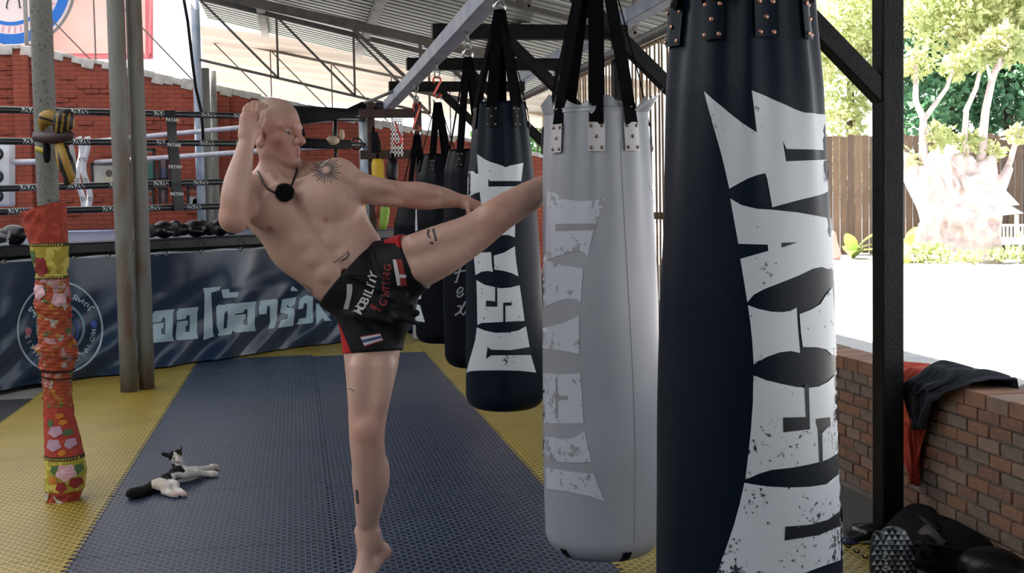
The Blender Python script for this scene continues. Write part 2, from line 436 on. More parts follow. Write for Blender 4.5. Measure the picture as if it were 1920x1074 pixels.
MT['grey_vinyl'] = mat('grey vinyl', (0.27, 0.28, 0.32), 0.42, col2=(0.24, 0.25, 0.285), nscale=3, bump=0.05, bscale=160)
MT['webbing'] = mat('black webbing', (0.003, 0.003, 0.004), 0.9, bump=0.2, bscale=300, spec=0.04)
MT['copper'] = mat('copper rivet', (0.45, 0.24, 0.17), 0.35, metal=0.7)
MT['bronze'] = mat('dull rivet', (0.16, 0.11, 0.09), 0.4, metal=0.6)
MT['chrome'] = mat('bright steel', (0.62, 0.62, 0.62), 0.2, metal=1.0)
MT['red_metal'] = mat('red anodised metal', (0.55, 0.05, 0.03), 0.3, metal=0.4)
MT['white_paint'] = mat('white paint', (0.55, 0.57, 0.60), 0.5)
MT['print_black'] = mat('black print', (0.003, 0.005, 0.009), 0.42, spec=0.25)
MT['black_leather'] = mat('black leather', (0.005, 0.005, 0.007), 0.34, bump=0.12, bscale=140, spec=0.35)
MT['black_cloth'] = mat('black cloth', (0.006, 0.006, 0.008), 0.9, bump=0.3, bscale=240, spec=0.2)
MT['black_satin'] = mat('black satin', (0.006, 0.007, 0.010), 0.5, bump=0.15, bscale=90, spec=0.35)
MT['red_satin'] = mat('red satin', (0.42, 0.012, 0.018), 0.45, bump=0.2, bscale=90)
def brick_wall_mat(name, c1, c2, mort, bw, bh, ms, bump=0.6, rough=0.85):
    m = mat(name, c1, rough); nt = m.node_tree; P = nt.nodes['Principled BSDF']; N = nt.nodes.new; L = nt.links.new
    tc = N('ShaderNodeTexCoord'); sp = N('ShaderNodeSeparateXYZ'); cb = N('ShaderNodeCombineXYZ')
    L(tc.outputs['Object'], sp.inputs['Vector'])
    ad = N('ShaderNodeMath'); ad.operation = 'ADD'; L(sp.outputs['X'], ad.inputs[0]); L(sp.outputs['Y'], ad.inputs[1])
    L(ad.outputs['Value'], cb.inputs['X']); L(sp.outputs['Z'], cb.inputs['Y'])
    br = N('ShaderNodeTexBrick'); br.inputs['Scale'].default_value = 1.0; br.inputs['Brick Width'].default_value = bw; br.inputs['Row Height'].default_value = bh
    br.inputs['Mortar Size'].default_value = ms; br.inputs['Color1'].default_value = (*c1, 1); br.inputs['Color2'].default_value = (*c2, 1); br.inputs['Mortar'].default_value = (*mort, 1)
    br.inputs['Mortar Smooth'].default_value = 0.2; L(cb.outputs['Vector'], br.inputs['Vector'])
    nz = N('ShaderNodeTexNoise'); nz.inputs['Scale'].default_value = 2.2; nz.inputs['Detail'].default_value = 6; L(tc.outputs['Object'], nz.inputs['Vector'])
    mr = N('ShaderNodeMapRange'); mr.inputs['To Min'].default_value = 0.55; mr.inputs['To Max'].default_value = 1.4; L(nz.outputs['Fac'], mr.inputs['Value'])
    vm = N('ShaderNodeVectorMath'); vm.operation = 'SCALE'; L(br.outputs['Color'], vm.inputs[0]); L(mr.outputs['Result'], vm.inputs['Scale'])
    L(vm.outputs['Vector'], P.inputs['Base Color'])
    bp = N('ShaderNodeBump'); bp.invert = True; bp.inputs['Strength'].default_value = bump; bp.inputs['Distance'].default_value = 0.012; L(br.outputs['Fac'], bp.inputs['Height']); L(bp.outputs['Normal'], P.inputs['Normal'])
    return m
MT['brick_paint'] = brick_wall_mat('brick painted rust red', (0.22, 0.042, 0.021), (0.185, 0.034, 0.018), (0.13, 0.026, 0.015), 0.20, 0.062, 0.008)
MT['brick_low'] = brick_wall_mat('low wall brick', (0.22, 0.10, 0.06), (0.15, 0.085, 0.06), (0.20, 0.18, 0.16), 0.14, 0.0525, 0.007)
def mat_foam(name, ridge_lit, pit_shaded, rough=0.5):
    """foam tile with a basket weave pressed into it"""
    m = mat(name, ridge_lit, rough, spec=0.5); nt = m.node_tree; P = nt.nodes['Principled BSDF']; N = nt.nodes.new; L = nt.links.new
    tc = N('ShaderNodeTexCoord'); sp_ = N('ShaderNodeSeparateXYZ'); mp = N('ShaderNodeCombineXYZ'); ys_ = N('ShaderNodeMath'); ys_.operation = 'MULTIPLY'; ys_.inputs[1].default_value = 0.30
    L(tc.outputs['Object'], sp_.inputs['Vector']); L(sp_.outputs['Y'], ys_.inputs[0]); L(ys_.outputs['Value'], mp.inputs['X']); L(sp_.outputs['X'], mp.inputs['Y'])
    br = N('ShaderNodeTexBrick'); br.inputs['Scale'].default_value = 1; br.inputs['Brick Width'].default_value = 0.01473; br.inputs['Row Height'].default_value = 0.0234
    br.inputs['Mortar Size'].default_value = 0.0021; br.inputs['Mortar Smooth'].default_value = 0.15; L(mp.outputs['Vector'], br.inputs['Vector'])
    br.inputs['Color1'].default_value = (*pit_shaded, 1); br.inputs['Color2'].default_value = tuple(q*0.85 for q in pit_shaded)+(1,); br.inputs['Mortar'].default_value = (*ridge_lit, 1)  # shade in the pits and light on the ridges are put into the colour
    wv = N('ShaderNodeTexWave'); wv.wave_type = 'BANDS'; wv.bands_direction = 'Y'; wv.inputs['Scale'].default_value = 40; L(tc.outputs['Object'], wv.inputs['Vector'])
    nz = N('ShaderNodeTexNoise'); nz.inputs['Scale'].default_value = 2.5; nz.inputs['Detail'].default_value = 5
    geo = N('ShaderNodeNewGeometry'); L(geo.outputs['Position'], nz.inputs['Vector'])
    mr = N('ShaderNodeMapRange'); mr.inputs['To Min'].default_value = 0.7; mr.inputs['To Max'].default_value = 1.3; L(nz.outputs['Fac'], mr.inputs['Value'])
    vm = N('ShaderNodeVectorMath'); vm.operation = 'SCALE'; L(br.outputs['Color'], vm.inputs[0]); L(mr.outputs['Result'], vm.inputs['Scale']); L(vm.outputs['Vector'], P.inputs['Base Color'])
    a1 = N('ShaderNodeMath'); a1.operation = 'MULTIPLY_ADD'; a1.inputs[1].default_value = 0.12; L(wv.outputs['Fac'], a1.inputs[0]); L(br.outputs['Fac'], a1.inputs[2])
    bp = N('ShaderNodeBump'); bp.inputs['Strength'].default_value = 0.55; bp.inputs['Distance'].default_value = 0.004; L(a1.outputs['Value'], bp.inputs['Height']); L(bp.outputs['Normal'], P.inputs['Normal'])
    return m
MT['foam_blue'] = mat_foam('blue foam mat', (0.050, 0.078, 0.140), (0.0022, 0.006, 0.021), 0.42)
MT['foam_navy'] = mat_foam('navy foam mat', (0.010, 0.013, 0.02), (0.004, 0.005, 0.01), 0.6)
MT['foam_yellow'] = mat_foam('yellow foam mat', (0.38, 0.30, 0.055), (0.185, 0.125, 0.012), 0.42)
# ================================================================ the setting
def struct(name, mb, m, parent=None, **k):
    o = mb.build(name, m, parent, **k)
    if parent is None: o['kind'] = 'structure'
    return o
ZF = -0.025
floor = struct('floor', MB().box((-2.6, 7.2, ZF-0.1), (10.3, 20.4, 0.2)), MT['concrete'])
# interlocking foam tiles: one outline that fits itself
TP = 0.982; NT = 20
def tile_outline():
    def g(t):   # sideways offset of the toothed edge at t in 0..1
        q = (t*NT) % 1.0
        return 0.011 if 0.25 <= q < 0.75 else -0.011
    ts = []
    for k in range(NT):
        for q, v in ((0.20, -1), (0.30, 1), (0.70, 1), (0.80, -1)): ts.append(((k+q)/NT, v*0.010))
    h = TP/2; out = []
    for t, o_ in ts: out.append((-h+t*TP, -h+o_))
    for t, o_ in ts: out.append((h+o_, -h+t*TP))
    for t, o_ in reversed(ts): out.append((-h+t*TP, h+o_))
    for t, o_ in reversed(ts): out.append((-h+o_, -h+t*TP))
    return out
def tile_mesh(name, m, th=0.025):
    P = [(x*0.9955, y*0.9955) for x, y in tile_outline()]; n = len(P); mb = MB()
    top = [(x, y, th) for x, y in P]; lowr = [(x, y, th-0.003) for x, y in [(a*1.0008, b*1.0008) for a, b in P]]; bot = [(x, y, 0) for x, y in P]
    fs = [tuple(range(n)), tuple(range(3*n-1, 2*n-1, -1))]
    for i in range(n):
        j = (i+1) % n; fs.append((n+i, n+j, j, i)); fs.append((2*n+i, 2*n+j, n+j, n+i))
    mb.add(top+lowr+bot, fs); return mb.mesh(name, m)
TM = {c: tile_mesh('mat_tile_'+c, MT['foam_'+c]) for c in ('blue', 'yellow', 'navy')}
XB = -0.862
def tile(col, cx, cy):
    o = copy_mesh(TM[col], 'mat_tile', floor, (cx, cy, ZF)); return o
ky = TP/NT
for k in range(-3, 7):     # seams at 4.50 + k*TP on the right column, two teeth later on the left
    tile('blue', XB+TP*1.5, 4.50+TP*(k-0.5)); tile('blue', XB+TP*0.5, 4.50+2*ky+TP*(k-0.5))
for k in range(-6, 3): tile('yellow', XB-TP*0.5, 7.54+TP*(k+0.5))
for k in range(-3, 8): tile('yellow', XB+TP*2.5, 4.50+6*ky+TP*(k-0.5))
for cx, dy in ((XB+TP*1.5, 0), (XB+TP*0.5, 2*ky)): tile('yellow', cx, 4.50+dy+TP*6.5)
tile('yellow', XB+TP*1.5, 4.5+TP*7.5)
for k in range(-5, 1): tile('navy', XB-TP*1.5, 7.54+3*ky+TP*(k+0.5)); 

# ground outside
g = MB(); random.seed(3)
def gfn(u, v):
    x = 2.62+u*60; y = -20+v*90
    return (x, y, -0.06+0.05*math.sin(x*0.7+y*0.31)*min(1, u*6)+0.03*math.sin(x*1.9-y*1.3)*min(1, u*6))
g.grid(gfn, 60, 60); struct('floor_yard', g, MT['ground'], smooth=True)
struct('floor_far_yard', MB().box((-20, 40, -0.16), (60, 44, 0.1)), MT['ground'])

# low brick wall on the right, laid brick by brick where the eye reaches
WX = 2.45; WT = 0.17; WZ = 0.585; CH = 0.0525; BL = 0.1405
wr = struct('wall_right', MB().box((WX+0.006+WT/2, 5.6, (WZ-0.004+ZF)/2), (WT-0.014, 16.0, WZ-0.008-ZF)), MT['mortar'])
BR = []
for i, (c, c2) in enumerate((((0.25, 0.125, 0.082), (0.17, 0.105, 0.082)), ((0.23, 0.155, 0.122), (0.29, 0.185, 0.135)), ((0.16, 0.12, 0.10), (0.23, 0.16, 0.125)), ((0.30, 0.15, 0.088), (0.22, 0.12, 0.082)))):
    BR.append(mat('fired brick %d' % (i+1), c, 0.85, col2=c2, nscale=18, ndetail=7, bump=0.7, bscale=60))
bms = []
for i in range(8):
    mb = MB(); r = random.Random(i)
    mb.box((0, 0, 0), (0.05, BL-0.0095+r.uniform(-.004, .002), CH-0.0085), None, 0, 0.0035)
    mb.v = [(x, y+r.uniform(-.0012, .0012), z+r.uniform(-.0012, .0012)) for x, y, z in mb.v]
    bms.append(mb.mesh('brick', BR[i % 4]))
rb = random.Random(11)
for c in range(11):
    z = ZF+0.03+CH*(c+0.5)
    if c == 10: break
    n = 23
    for k in range(n):
        y = 2.78+BL*(k+(0.5 if c % 2 else 0))+rb.uniform(-.003, .003)
        copy_mesh(bms[rb.randrange(8)], 'brick', wr, (WX+0.025+rb.uniform(-.003, .002), y, z+rb.uniform(-.001, .001)), (rb.uniform(-.006, .006), 0, rb.uniform(-.01, .01)))
capm = []
for i in range(4):
    mb = MB().box((0, 0, 0), (WT+0.012, BL-0.008, 0.058), None, 0, 0.004); capm.append(mb.mesh('brick', BR[i]))
for k in range(24):
    copy_mesh(capm[rb.randrange(4)], 'brick', wr, (WX+WT/2, 2.75+BL*(k+0.3), WZ-0.029+rb.uniform(-.002, .002)), (0, rb.uniform(-.01, .01), 0))
far = MB().box((WX+WT/2, 9.9, (WZ+ZF)/2), (WT+0.01, 7.0, WZ-ZF)).build('far_courses', MT['brick_low'], wr); far['kind'] = 'stuff'

# back wall: rust red painted brick with a raking top
WY = 17.0
def wz(x): return 3.50-0.215*(x+3.39)
bw = MB()
xs = [-7.5, -3.6, 4.6]
zt = [3.55, wz(-3.6), wz(4.6)]
front = [(x, WY, ZF) for x in xs]+[(x, WY, z) for x, z in zip(xs, zt)]
back = [(x, WY+0.18, z) for x, y, z in front]
fs = [(0, 1, 4, 3), (1, 2, 5, 4), (9, 10, 7, 6), (10, 11, 8, 7), (3, 4, 10, 9), (4, 5, 11, 10), (0, 3, 9, 6), (2, 8, 11, 5)]
bw.add(front+back, fs); wall_back = struct('wall_back', bw, MT['brick_paint'])
# ragged pale mortar along the rake, and piers in the wall
mo = MB(); r = random.Random(5); n = 90
for k in range(n):
    x0 = -7.4+11.8*k/n; x1 = -7.4+11.8*(k+1)/n+0.02; zc = (3.55 if x0 < -3.6 else wz((x0+x1)/2)); h = 0.10+r.uniform(-.05, .05)
    tl = 0.0 if x0 < -3.6 else math.atan(0.215); Rm = np.array([[math.cos(tl), 0, math.sin(tl)], [0, 1, 0], [-math.sin(tl), 0, math.cos(tl)]])
    mo.box(((x0+x1)/2, WY+0.08, zc-h/2+0.03+r.uniform(-.012, .012)), ((x1-x0)*1.06, 0.22+r.uniform(-.02, .02), h), Rm, 0, 0.012)
mo.build('mortar_capping', MT['mortar_edge'], wall_back, auto=40)
for px in (50, 422):
    p = onY(px, 400, WY-0.05); MB().box((p[0], WY-0.05, (wz(p[0])-0.12)/2), (0.20, 0.10, wz(p[0])-0.12), None, 0, 0.008).build('pier', MT['brick_paint'], wall_back)
# courses that can be told apart near the rake: raised bricks
bk = [MB().box((0, 0, 0), (0.19, 0.03, 0.052), None, 0, 0.005).mesh('brick', MT['brick_paint'])]
r = random.Random(9)
for k in range(160):
    x = r.uniform(-3.9, 0.4); row = int(r.uniform(20, 54)); z = 0.031+0.062*row
    if z > wz(x)-0.16 or z < 1.2: continue
    x = round(x/0.2)*0.2+(0.1 if row % 2 else 0)
    copy_mesh(bk[0], 'brick', wall_back, (x, WY-0.003-r.uniform(0, .006), z), (0, 0, r.uniform(-.02, .02)))

# main roof: ribbed sheets falling to the right
RX0, RX1, RY0, RY1 = -1.15, 3.6, -3.1, 17.45
def rz(x): return 4.0-0.235*(x+1.1)
roof = MB(); pitch = 0.2; ys = []
y = RY0; k = 0
while y < RY1:
    for dy, dz in ((0, 0), (0.13, 0), (0.145, 0.035), (0.185, 0.035)): ys.append((y+dy, dz))
    y += pitch
def roof_strip(name, ys_, m, x0, x1, fz):
    mb = MB(); vs = []; fs = []
    for yy, dz in ys_:
        for x in (x0, (x0+x1)/2, x1): vs.append((x, yy, fz(x)+dz))
    for i in range(len(ys_)-1):
        for j in range(2): fs.append((i*3+j, i*3+j+1, (i+1)*3+j+1, (i+1)*3+j))
    mb.add(vs, fs); return mb
ceil = bpy.data.objects.new('ceiling', roof_strip('c', ys[:5], None, RX0, RX1, rz).mesh('ceiling', MT['roof'])); COL.objects.link(ceil); ceil['kind'] = 'structure'
per = 16   # four ribs to a sheet; every sheet laps the next
s0 = 4
while s0 < len(ys)-1:
    seg = ys[s0:s0+per+1]
    roof_strip('s', [(a, b) for a, b in seg], None, RX0, RX1, lambda x: rz(x)+0.0015*(s0 % 3)).build('roof_sheet', MT['roof'], ceil); s0 += per
# milky sheets over the ring (left) and behind the back wall
def sheet(name, fn, nu, nv, m, parent=None):
    o = MB().grid(fn, nu, nv).build(name, m, parent, smooth=True)
    if parent is None: o['kind'] = 'structure'
    return o
sheet('ceiling_ring', lambda u, v: (-9.0+u*7.9, -3.0+v*20.2, 5.4-0.16*(u*7.9)+0.02*math.sin(v*260)), 4, 260, MT['sheet_white'])
def back_fn(u, v):
    y = 17.9+v*8.5; x = -1.3-0.5*v+u*7.5
    return (x, y, 3.96-0.115*(x+1.1)-0.022*(y-17.9)+0.045*abs(math.sin(math.pi*v*9)))
sheet('ceiling_back', back_fn, 3, 110, MT['sheet'])
for k in range(3):
    x = (-0.35, 0.95, 2.4)[k]
    tag(MB().bar((x, 12.0, rz(x)-0.05), (x*1.0, 17.4, rz(x)-0.05), 0.10, 0.07).build('purlin', MT['mortar_edge']), ('pale timber purlin under the roof, nearest the left eave', 'pale timber purlin under the roof above the bag beam', 'pale timber purlin under the roof above the steel posts')[k], 'beam')

# ---------------------------------------------------------------- steel
PX = 2.29; PYS = [4.27, 6.2, 8.12, 10.0, 11.9]; BZ = 2.50
nearw = ['beside the near low brick wall and gloves', 'second from the boxing gloves', 'third from the boxing gloves', 'fourth from the boxing gloves', 'farthest from the gloves']
for k, Y in enumerate(PYS):
    t = thing('steel_post', 'black square steel post with a diagonal brace, %s' % nearw[k], 'post', (PX, Y, ZF))
    MB().box((PX, Y, (BZ-0.05+ZF)/2), (0.09, 0.09, BZ-0.05-ZF), None, 0, 0.006).build('column', MT['steel_black'], t)
    MB().box((PX, Y, ZF+0.006), (0.2, 0.2, 0.012)).build('base_plate', MT['steel_black'], t)
    MB().bar((PX-0.02, Y, 1.70), (PX-0.86, Y, BZ), 0.075, 0.075, (0, 1, 0), 0, 0.005).build('brace', MT['steel_black'], t)
    MB().bar((0.96, Y, BZ), (PX+0.06, Y, BZ), 0.09, 0.10, (0, 0, 1), 0, 0.006).build('cross_beam', MT['steel_black'], t)
tag(MB().bar((0.985, -0.8, 2.345), (0.985, 12.95, 2.345), 0.10, 0.10, (0, 0, 1), 0, 0.006).build('bag_beam', MT['steel_blue']), 'long blue grey steel beam the punching bags hang from', 'beam')
tag(MB().bar((PX+0.06, 0.5, BZ+0.10), (PX+0.06, 12.6, BZ+0.10), 0.10, 0.10, (0, 0, 1), 0, 0.006).build('edge_beam', MT['steel_blue']), 'blue grey steel beam along the tops of the black posts', 'beam')
tag(MB().tube([(PX-0.09, 0.6, 2.33), (PX-0.09, 12.6, 2.33)], 0.035, 14).build('rail_pipe', MT['steel_grey'], smooth=True), 'round grey steel pipe running past the post braces', 'pipe')
# roof trusses of thin bar
def truss(Y, x0, x1, top, bot, nb, r0, r1, label, lastbot=False):
    t = thing('roof_truss', label, 'truss', (x0, Y, top(x0)))
    MB().bar((x0, Y, top(x0)), (x1, Y, top(x1)), r0, r0*1.6).build('top_chord', MT['truss'], t)
    if lastbot:
        xm = x1-(x1-x0)/nb*1.3; MB().bar((xm, Y, bot(xm)), (x1, Y, bot(x1)), r0*0.7, r0*0.9).build('bottom_chord', MT['truss'], t)
    else: MB().bar((x0, Y, bot(x0)), (x1, Y, bot(x1)), r0*0.7, r0*0.9).build('bottom_chord', MT['truss'], t)
    st = (x1-x0)/nb
    for i in range(nb+1):
        x = x0+st*i
        if i and not (lastbot and i < nb-1): MB().bar((x, Y, bot(x)), (x, Y, top(x)), r1, r1).build('web_bar', MT['truss'], t)
        if i < nb and not (lastbot and i < nb-2): MB().bar((x, Y, top(x)), (x+st, Y, bot(x+st)), r1, r1).build('web_bar', MT['truss'], t)
truss(15.2, -1.12, 1.75, lambda x: 3.93-0.237*(x+1.1), lambda x: 3.16-0.237*(x+1.1), 3, 0.035, 0.028, 'thin steel roof truss nearest the red back wall')
truss(13.0, -0.98, 2.2, lambda x: 3.66-0.215*(x+1.1), lambda x: 3.10-0.215*(x+1.1), 4, 0.06, 0.035, 'heavy dark steel roof truss over the ring corner', True)
truss(19.6, -1.3, 2.6, lambda x: 4.02-0.21*(x+1.1), lambda x: 3.2-0.21*(x+1.1), 4, 0.028, 0.02, 'slender steel truss beyond the red back wall')
truss(9.2, 1.0, 3.6, lambda x: rz(x)-0.05, lambda x: rz(x)-0.45, 3, 0.04, 0.03, 'short steel roof truss above the hanging bags')
truss(17.6, -7.0, -1.3, lambda x: 5.0-0.225*(x+4.4), lambda x: 3.75-0.225*(x+4.4), 4, 0.035, 0.02, 'thin steel truss in front of the pink banner')
for (px, Y, r_, wd, lab) in ((375, 16.3, 0.058, 'steel_blue', 'tall blue grey pipe post behind the ring ropes'), (388, 16.45, 0.068, 'pipe_old', 'grey pipe post paired with the blue grey one'), (402, 16.78, 0.06, 'pipe_old', 'pale pipe post standing against the red wall')):
    p = onY(px, 300, Y)
    tag(MB().tube([(p[0], Y, ZF), (p[0], Y, (4.5 if px == 375 else 3.2))], r_, 16).build('pipe_post', MT[wd], smooth=True), lab, 'post')
# unseen hall end and left side, added to keep light to the open flank
MT['wall_unseen'] = mat('dull painted block wall', (0.10, 0.10, 0.10), 0.9, col2=(0.14, 0.135, 0.13), nscale=2)
struct('wall_front_unseen', MB().box((-2.6, -3.1, 2.2), (10.3, 0.2, 4.6)), MT['wall_unseen'])
struct('wall_left_unseen', MB().box((-7.85, 7.0, 1.5), (0.2, 20.0, 3.1)), MT['wall_unseen'])
# ================================================================ hanging bags
class Bag:
    def __init__(s, ax, zb, zt, prof, folds=0.0, phase=0.0, lean=(0, 0)):
        s.ax = np.array(ax, float); s.zb, s.zt = zb, zt; s.prof = prof; s.folds = folds; s.ph = phase; s.lean = np.array(lean, float)
        d = -s.ax; s.D = np.linalg.norm(d); s.c = d/s.D; s.s = np.array([-s.c[1], s.c[0]])
        if s.s@RT[:2] < 0: s.s = -s.s
    def r0(s, z):
        return float(np.interp(z, [p[0] for p in s.prof], [p[1] for p in s.prof]))
    def r(s, th, z):
        q = s.r0(z); u = (z-s.zb)/(s.zt-s.zb)
        top = max(0.0, (u-0.58)/0.42)
        q *= 1+s.folds*(top**1.3)*(0.6*math.sin(9*th+s.ph)+0.5*math.sin(14*th+1.7*s.ph)+0.3*math.sin(5*th+2.1))
        q *= 1+0.006*math.sin(3*th+z*7+s.ph)+0.004*math.sin(5*th-z*11)
        h = z-s.zb; R = 0.075
        if h < R: q = q-R+math.sqrt(max(0, R*R-(R-h)**2))
        return q
    def S(s, th, z, off=0.0):
        q = s.r(th, z)+off; w = s.ax+s.lean*(z-1.0)
        xy = w+q*(math.cos(th)*s.c+math.sin(th)*s.s); return np.array([xy[0], xy[1], z])
    def px(s, x, y, off=0.002):
        d = ray(x, y); hd = d[:2]; hl = np.linalg.norm(hd); z = CAMH
        w = s.ax
        for _ in range(4):
            w = s.ax+s.lean*(z-1.0); D = np.linalg.norm(w); c = -w/D; sd = np.array([-c[1], c[0]])
            if sd@RT[:2] < 0: sd = -sd
            phi = math.atan2(hd@sd, -(hd@c)); q = s.r0(z); k = D*math.sin(phi)/q
            if abs(k) <= 1: al = math.asin(k); rho = D*math.cos(phi)-math.sqrt(max(0, q*q-(D*math.sin(phi))**2)); th = al-phi
            else:
                pe = math.asin(q/D); sg = 1 if k > 0 else -1; th = sg*(math.pi/2-pe+(abs(k)-1)*4.0); rho = D*math.cos(pe)
            z = CAMH+d[2]/hl*rho
        if z < s.zb+0.002 or z > s.zt: return None
        return s.S(th, z, off)
    def mesh(s, n=96, m=110):
        mb = MB(); zs = list(s.zb+0.075*(1-np.cos(np.linspace(0, math.pi/2, 9))))[:-1]+list(np.linspace(s.zb+0.075, s.zt, m))
        vs = [s.S(2*math.pi*j/n, z) for z in zs for j in range(n)]; fs = []
        for i in range(len(zs)-1):
            for j in range(n): fs.append((i*n+j, i*n+(j+1) % n, (i+1)*n+(j+1) % n, (i+1)*n+j))
        # under side closed a little proud, top rim turned in
        o = len(vs); vs.append(np.array([*(s.ax+s.lean*(s.zb-1)), s.zb-0.012]))
        for j in range(n): fs.append((o, (j+1) % n, j))
        base = (len(zs)-1)*n; o2 = len(vs)
        for j in range(n):
            p = vs[base+j]; w = s.ax+s.lean*(s.zt-1); q = np.array([w[0]+(p[0]-w[0])*0.82, w[1]+(p[1]-w[1])*0.82, s.zt-0.03]); vs.append(q)
        for j in range(n): fs.append((base+j, base+(j+1) % n, o2+(j+1) % n, o2+j))
        o3 = len(vs); vs.append(np.array([*(s.ax+s.lean*(s.zt-1)), s.zt-0.06]))
        for j in range(n): fs.append((o2+j, o2+(j+1) % n, o3))
        # make outward
        if np.cross(s.c, s.s) > 0: pass
        else: fs = [tuple(reversed(f)) for f in fs]
        mb.add(vs, fs); return mb
def bag_print(b, polys, name, m, parent, sc, org, step=9.0, off=0.002):
    for P in polys:
        vs, fs = tess(P, step, lambda x, y: b.px(x, y, off))
        if fs: MB().add(vs, orient(vs, fs, CAM)).build(name, m, parent, smooth=True)
def band(pts, w, th, side):
    """a strap: flat ribbon through pts, wide along side"""
    mb = MB(); vs = []; fs = []; side = norm(side)
    for i, p in enumerate(pts):
        t = norm(np.asarray(pts[min(i+1, len(pts)-1)])-np.asarray(pts[max(i-1, 0)])); n = norm(np.cross(t, side)); sd = norm(np.cross(n, t)); ww = w[i] if hasattr(w, '__len__') else w
        for a, bq in ((-1, -1), (1, -1), (1, 1), (-1, 1)): vs.append(np.asarray(p)+sd*a*ww/2+n*bq*th/2)
    for i in range(len(pts)-1):
        for j in range(4): fs.append((i*4+j, i*4+(j+1) % 4, (i+1)*4+(j+1) % 4, (i+1)*4+j))
    fs += [(3, 2, 1, 0), tuple(len(vs)-4+j for j in range(4))]
    mb.add(vs, fs); return mb
def hook_ring(p, t, beamz, red=False, chain=3):
    """links and hook between straps and beam"""
    p = np.asarray(p, float); z = p[2]; m = MT['red_metal'] if red else MT['chrome']
    MB().torus((p[0], p[1], z+0.02), 0.028, 0.006, (0, 1, 0)).build('strap_ring', MT['chrome'], t, smooth=True)
    h = beamz-(z+0.045)
    if h < 0.03: return
    if red:
        a = np.linspace(0, 1, 26); H_ = h*0.62; pts = [(p[0]+x*0.9, p[1]+0.004, z+0.035+H_*y) for x, y in ((0.012, 0.20), (0.030, 0.10), (0.022, 0.02), (-0.004, 0.0), (-0.026, 0.07), (-0.028, 0.16), (0.0, 0.5), (0.028, 0.80), (0.026, 0.93), (0.004, 1.0), (-0.022, 0.97), (-0.030, 0.88), (-0.024, 0.70))]
        MB().tube(pts, 0.007, 8).build('s_hook', m, t, smooth=True)
        z0 = z+0.035+h*0.62
    else: z0 = z+0.045
    k = max(1, int((beamz-z0)/0.04)); st = (beamz-z0)/k
    for i in range(k):
        MB().torus((p[0], p[1], z0+st*(i+0.5)), st*0.62, 0.0055, (1, 0, 0) if i % 2 else (0, 1, 0), 14, 6, 0, 0.62).build('chain_link', MT['steel_grey'], t, smooth=True)
def dress(b, t, apex, zp, ths, w, patch, rivet, pw=0.05, ph=0.10, strap='webbing', wtop=None, rr=0.006, th_=0.004):
    """straps from the shoulder of the bag to the apex, each on a riveted patch"""
    apex = np.asarray(apex, float)
    for th in ths:
        side = -math.sin(th)*b.c+math.cos(th)*b.s; side3 = np.array([side[0], side[1], 0])
        # patch follows the bag
        pz = np.linspace(zp-ph, zp, 5); pt = MB()
        def fn(u, v): return b.S(th+(u-0.5)*pw/b.r0(zp-ph*(1-v)), zp-ph*(1-v), 0.009)
        g = MB().grid(fn, 5, 6); g.f = orient(g.v, g.f, np.array([*(b.ax+(b.S(th, zp)[:2]-b.ax)*20), zp])); pt = g.build('strap_patch', patch, t, smooth=True)
        for du, dv in ((-.3, .12), (.3, .12), (0, .5), (-.3, .88), (.3, .88)):
            zz = zp-ph*(1-dv); c = b.S(th+du*pw/b.r0(zz), zz, 0.0095); nrm = norm([*(c[:2]-b.ax), 0])
            rv = MB(); a = norm(np.cross(nrm, (0, 0, 1))); bb = np.cross(nrm, a)
            ring = [c+rr*(a*math.cos(q)+bb*math.sin(q)) for q in np.linspace(0, 2*math.pi, 8, endpoint=False)]
            dome = [c+0.62*rr*(a*math.cos(q)+bb*math.sin(q))+nrm*rr*0.45 for q in np.linspace(0, 2*math.pi, 8, endpoint=False)]
            fs = [(i, (i+1) % 8, 8+(i+1) % 8, 8+i) for i in range(8)]+[tuple(range(8, 16))]
            rv.add(ring+dome, orient(ring+dome, fs, c+nrm)); rv.build('rivet', rivet, pt, smooth=True)
        p0 = b.S(th, zp-ph*0.06, 0.004); p1 = b.S(th, zp, 0.006); p2 = b.S(th, min(b.zt, zp+0.03), 0.008)
        top = apex+np.array([*( (p1[:2]-b.ax)*0.10), -0.0])
        wt = w if wtop is None else wtop
        band([p0, p1, p2*0.8+top*0.2, p2*0.4+top*0.6, top], [w, w, w*0.7+wt*0.3, w*0.4+wt*0.6, wt], th_, side3).build('strap', MT[strap], t)
def X0(pts, dx, dy): return [(a+dx, b_+dy) for a, b_ in pts]

# ---- near bag: dark navy with a big white print
WPR = (0.50, 0.53, 0.58)
pm_near = print_mat('white bag print worn', WPR, (0.012, 0.016, 0.024), 75, 0.925, (0.30, 0.95, 0.17), patch=9)
pm_third = print_mat('white bag print flecked', (0.50, 0.52, 0.56), (0.006, 0.008, 0.014), 60, 0.92, patch=9)
pm_grey = print_mat('white print on grey vinyl', (0.42, 0.435, 0.50), (0.235, 0.235, 0.265), 38, 0.86, (0.35, 1.1, 0.03), patch=9)
b1 = Bag((1.0, 2.515), 0.26, 1.80, [(0.2, 0.21), (0.5, 0.209), (1.1, 0.194), (1.55, 0.168), (1.7, 0.153), (1.8, 0.146)], 0.07, 0.6)
t1 = thing('heavy_bag', 'dark navy punching bag with large flaking white lettering, widest, beside the grey bag', 'punching bag', (1.0, 2.515, 0.26), 'heavy bags')
b1.mesh(120, 130).build('bag_body', MT['navy_vinyl'], t1, smooth=True)
o4, s4 = (1220, 0), 2.983; o5, s5 = (1220, 340), 2.826; o6, s6 = (1220, 700), 2.871
def c4(P): return [(1220+x/2.983, y/2.983) for x, y in P]
def c5(P): return [(1220+x/2.826, 340+y/2.826) for x, y in P]
def c6(P): return [(1220+x/2.871, 700+y/2.871) for x, y in P]
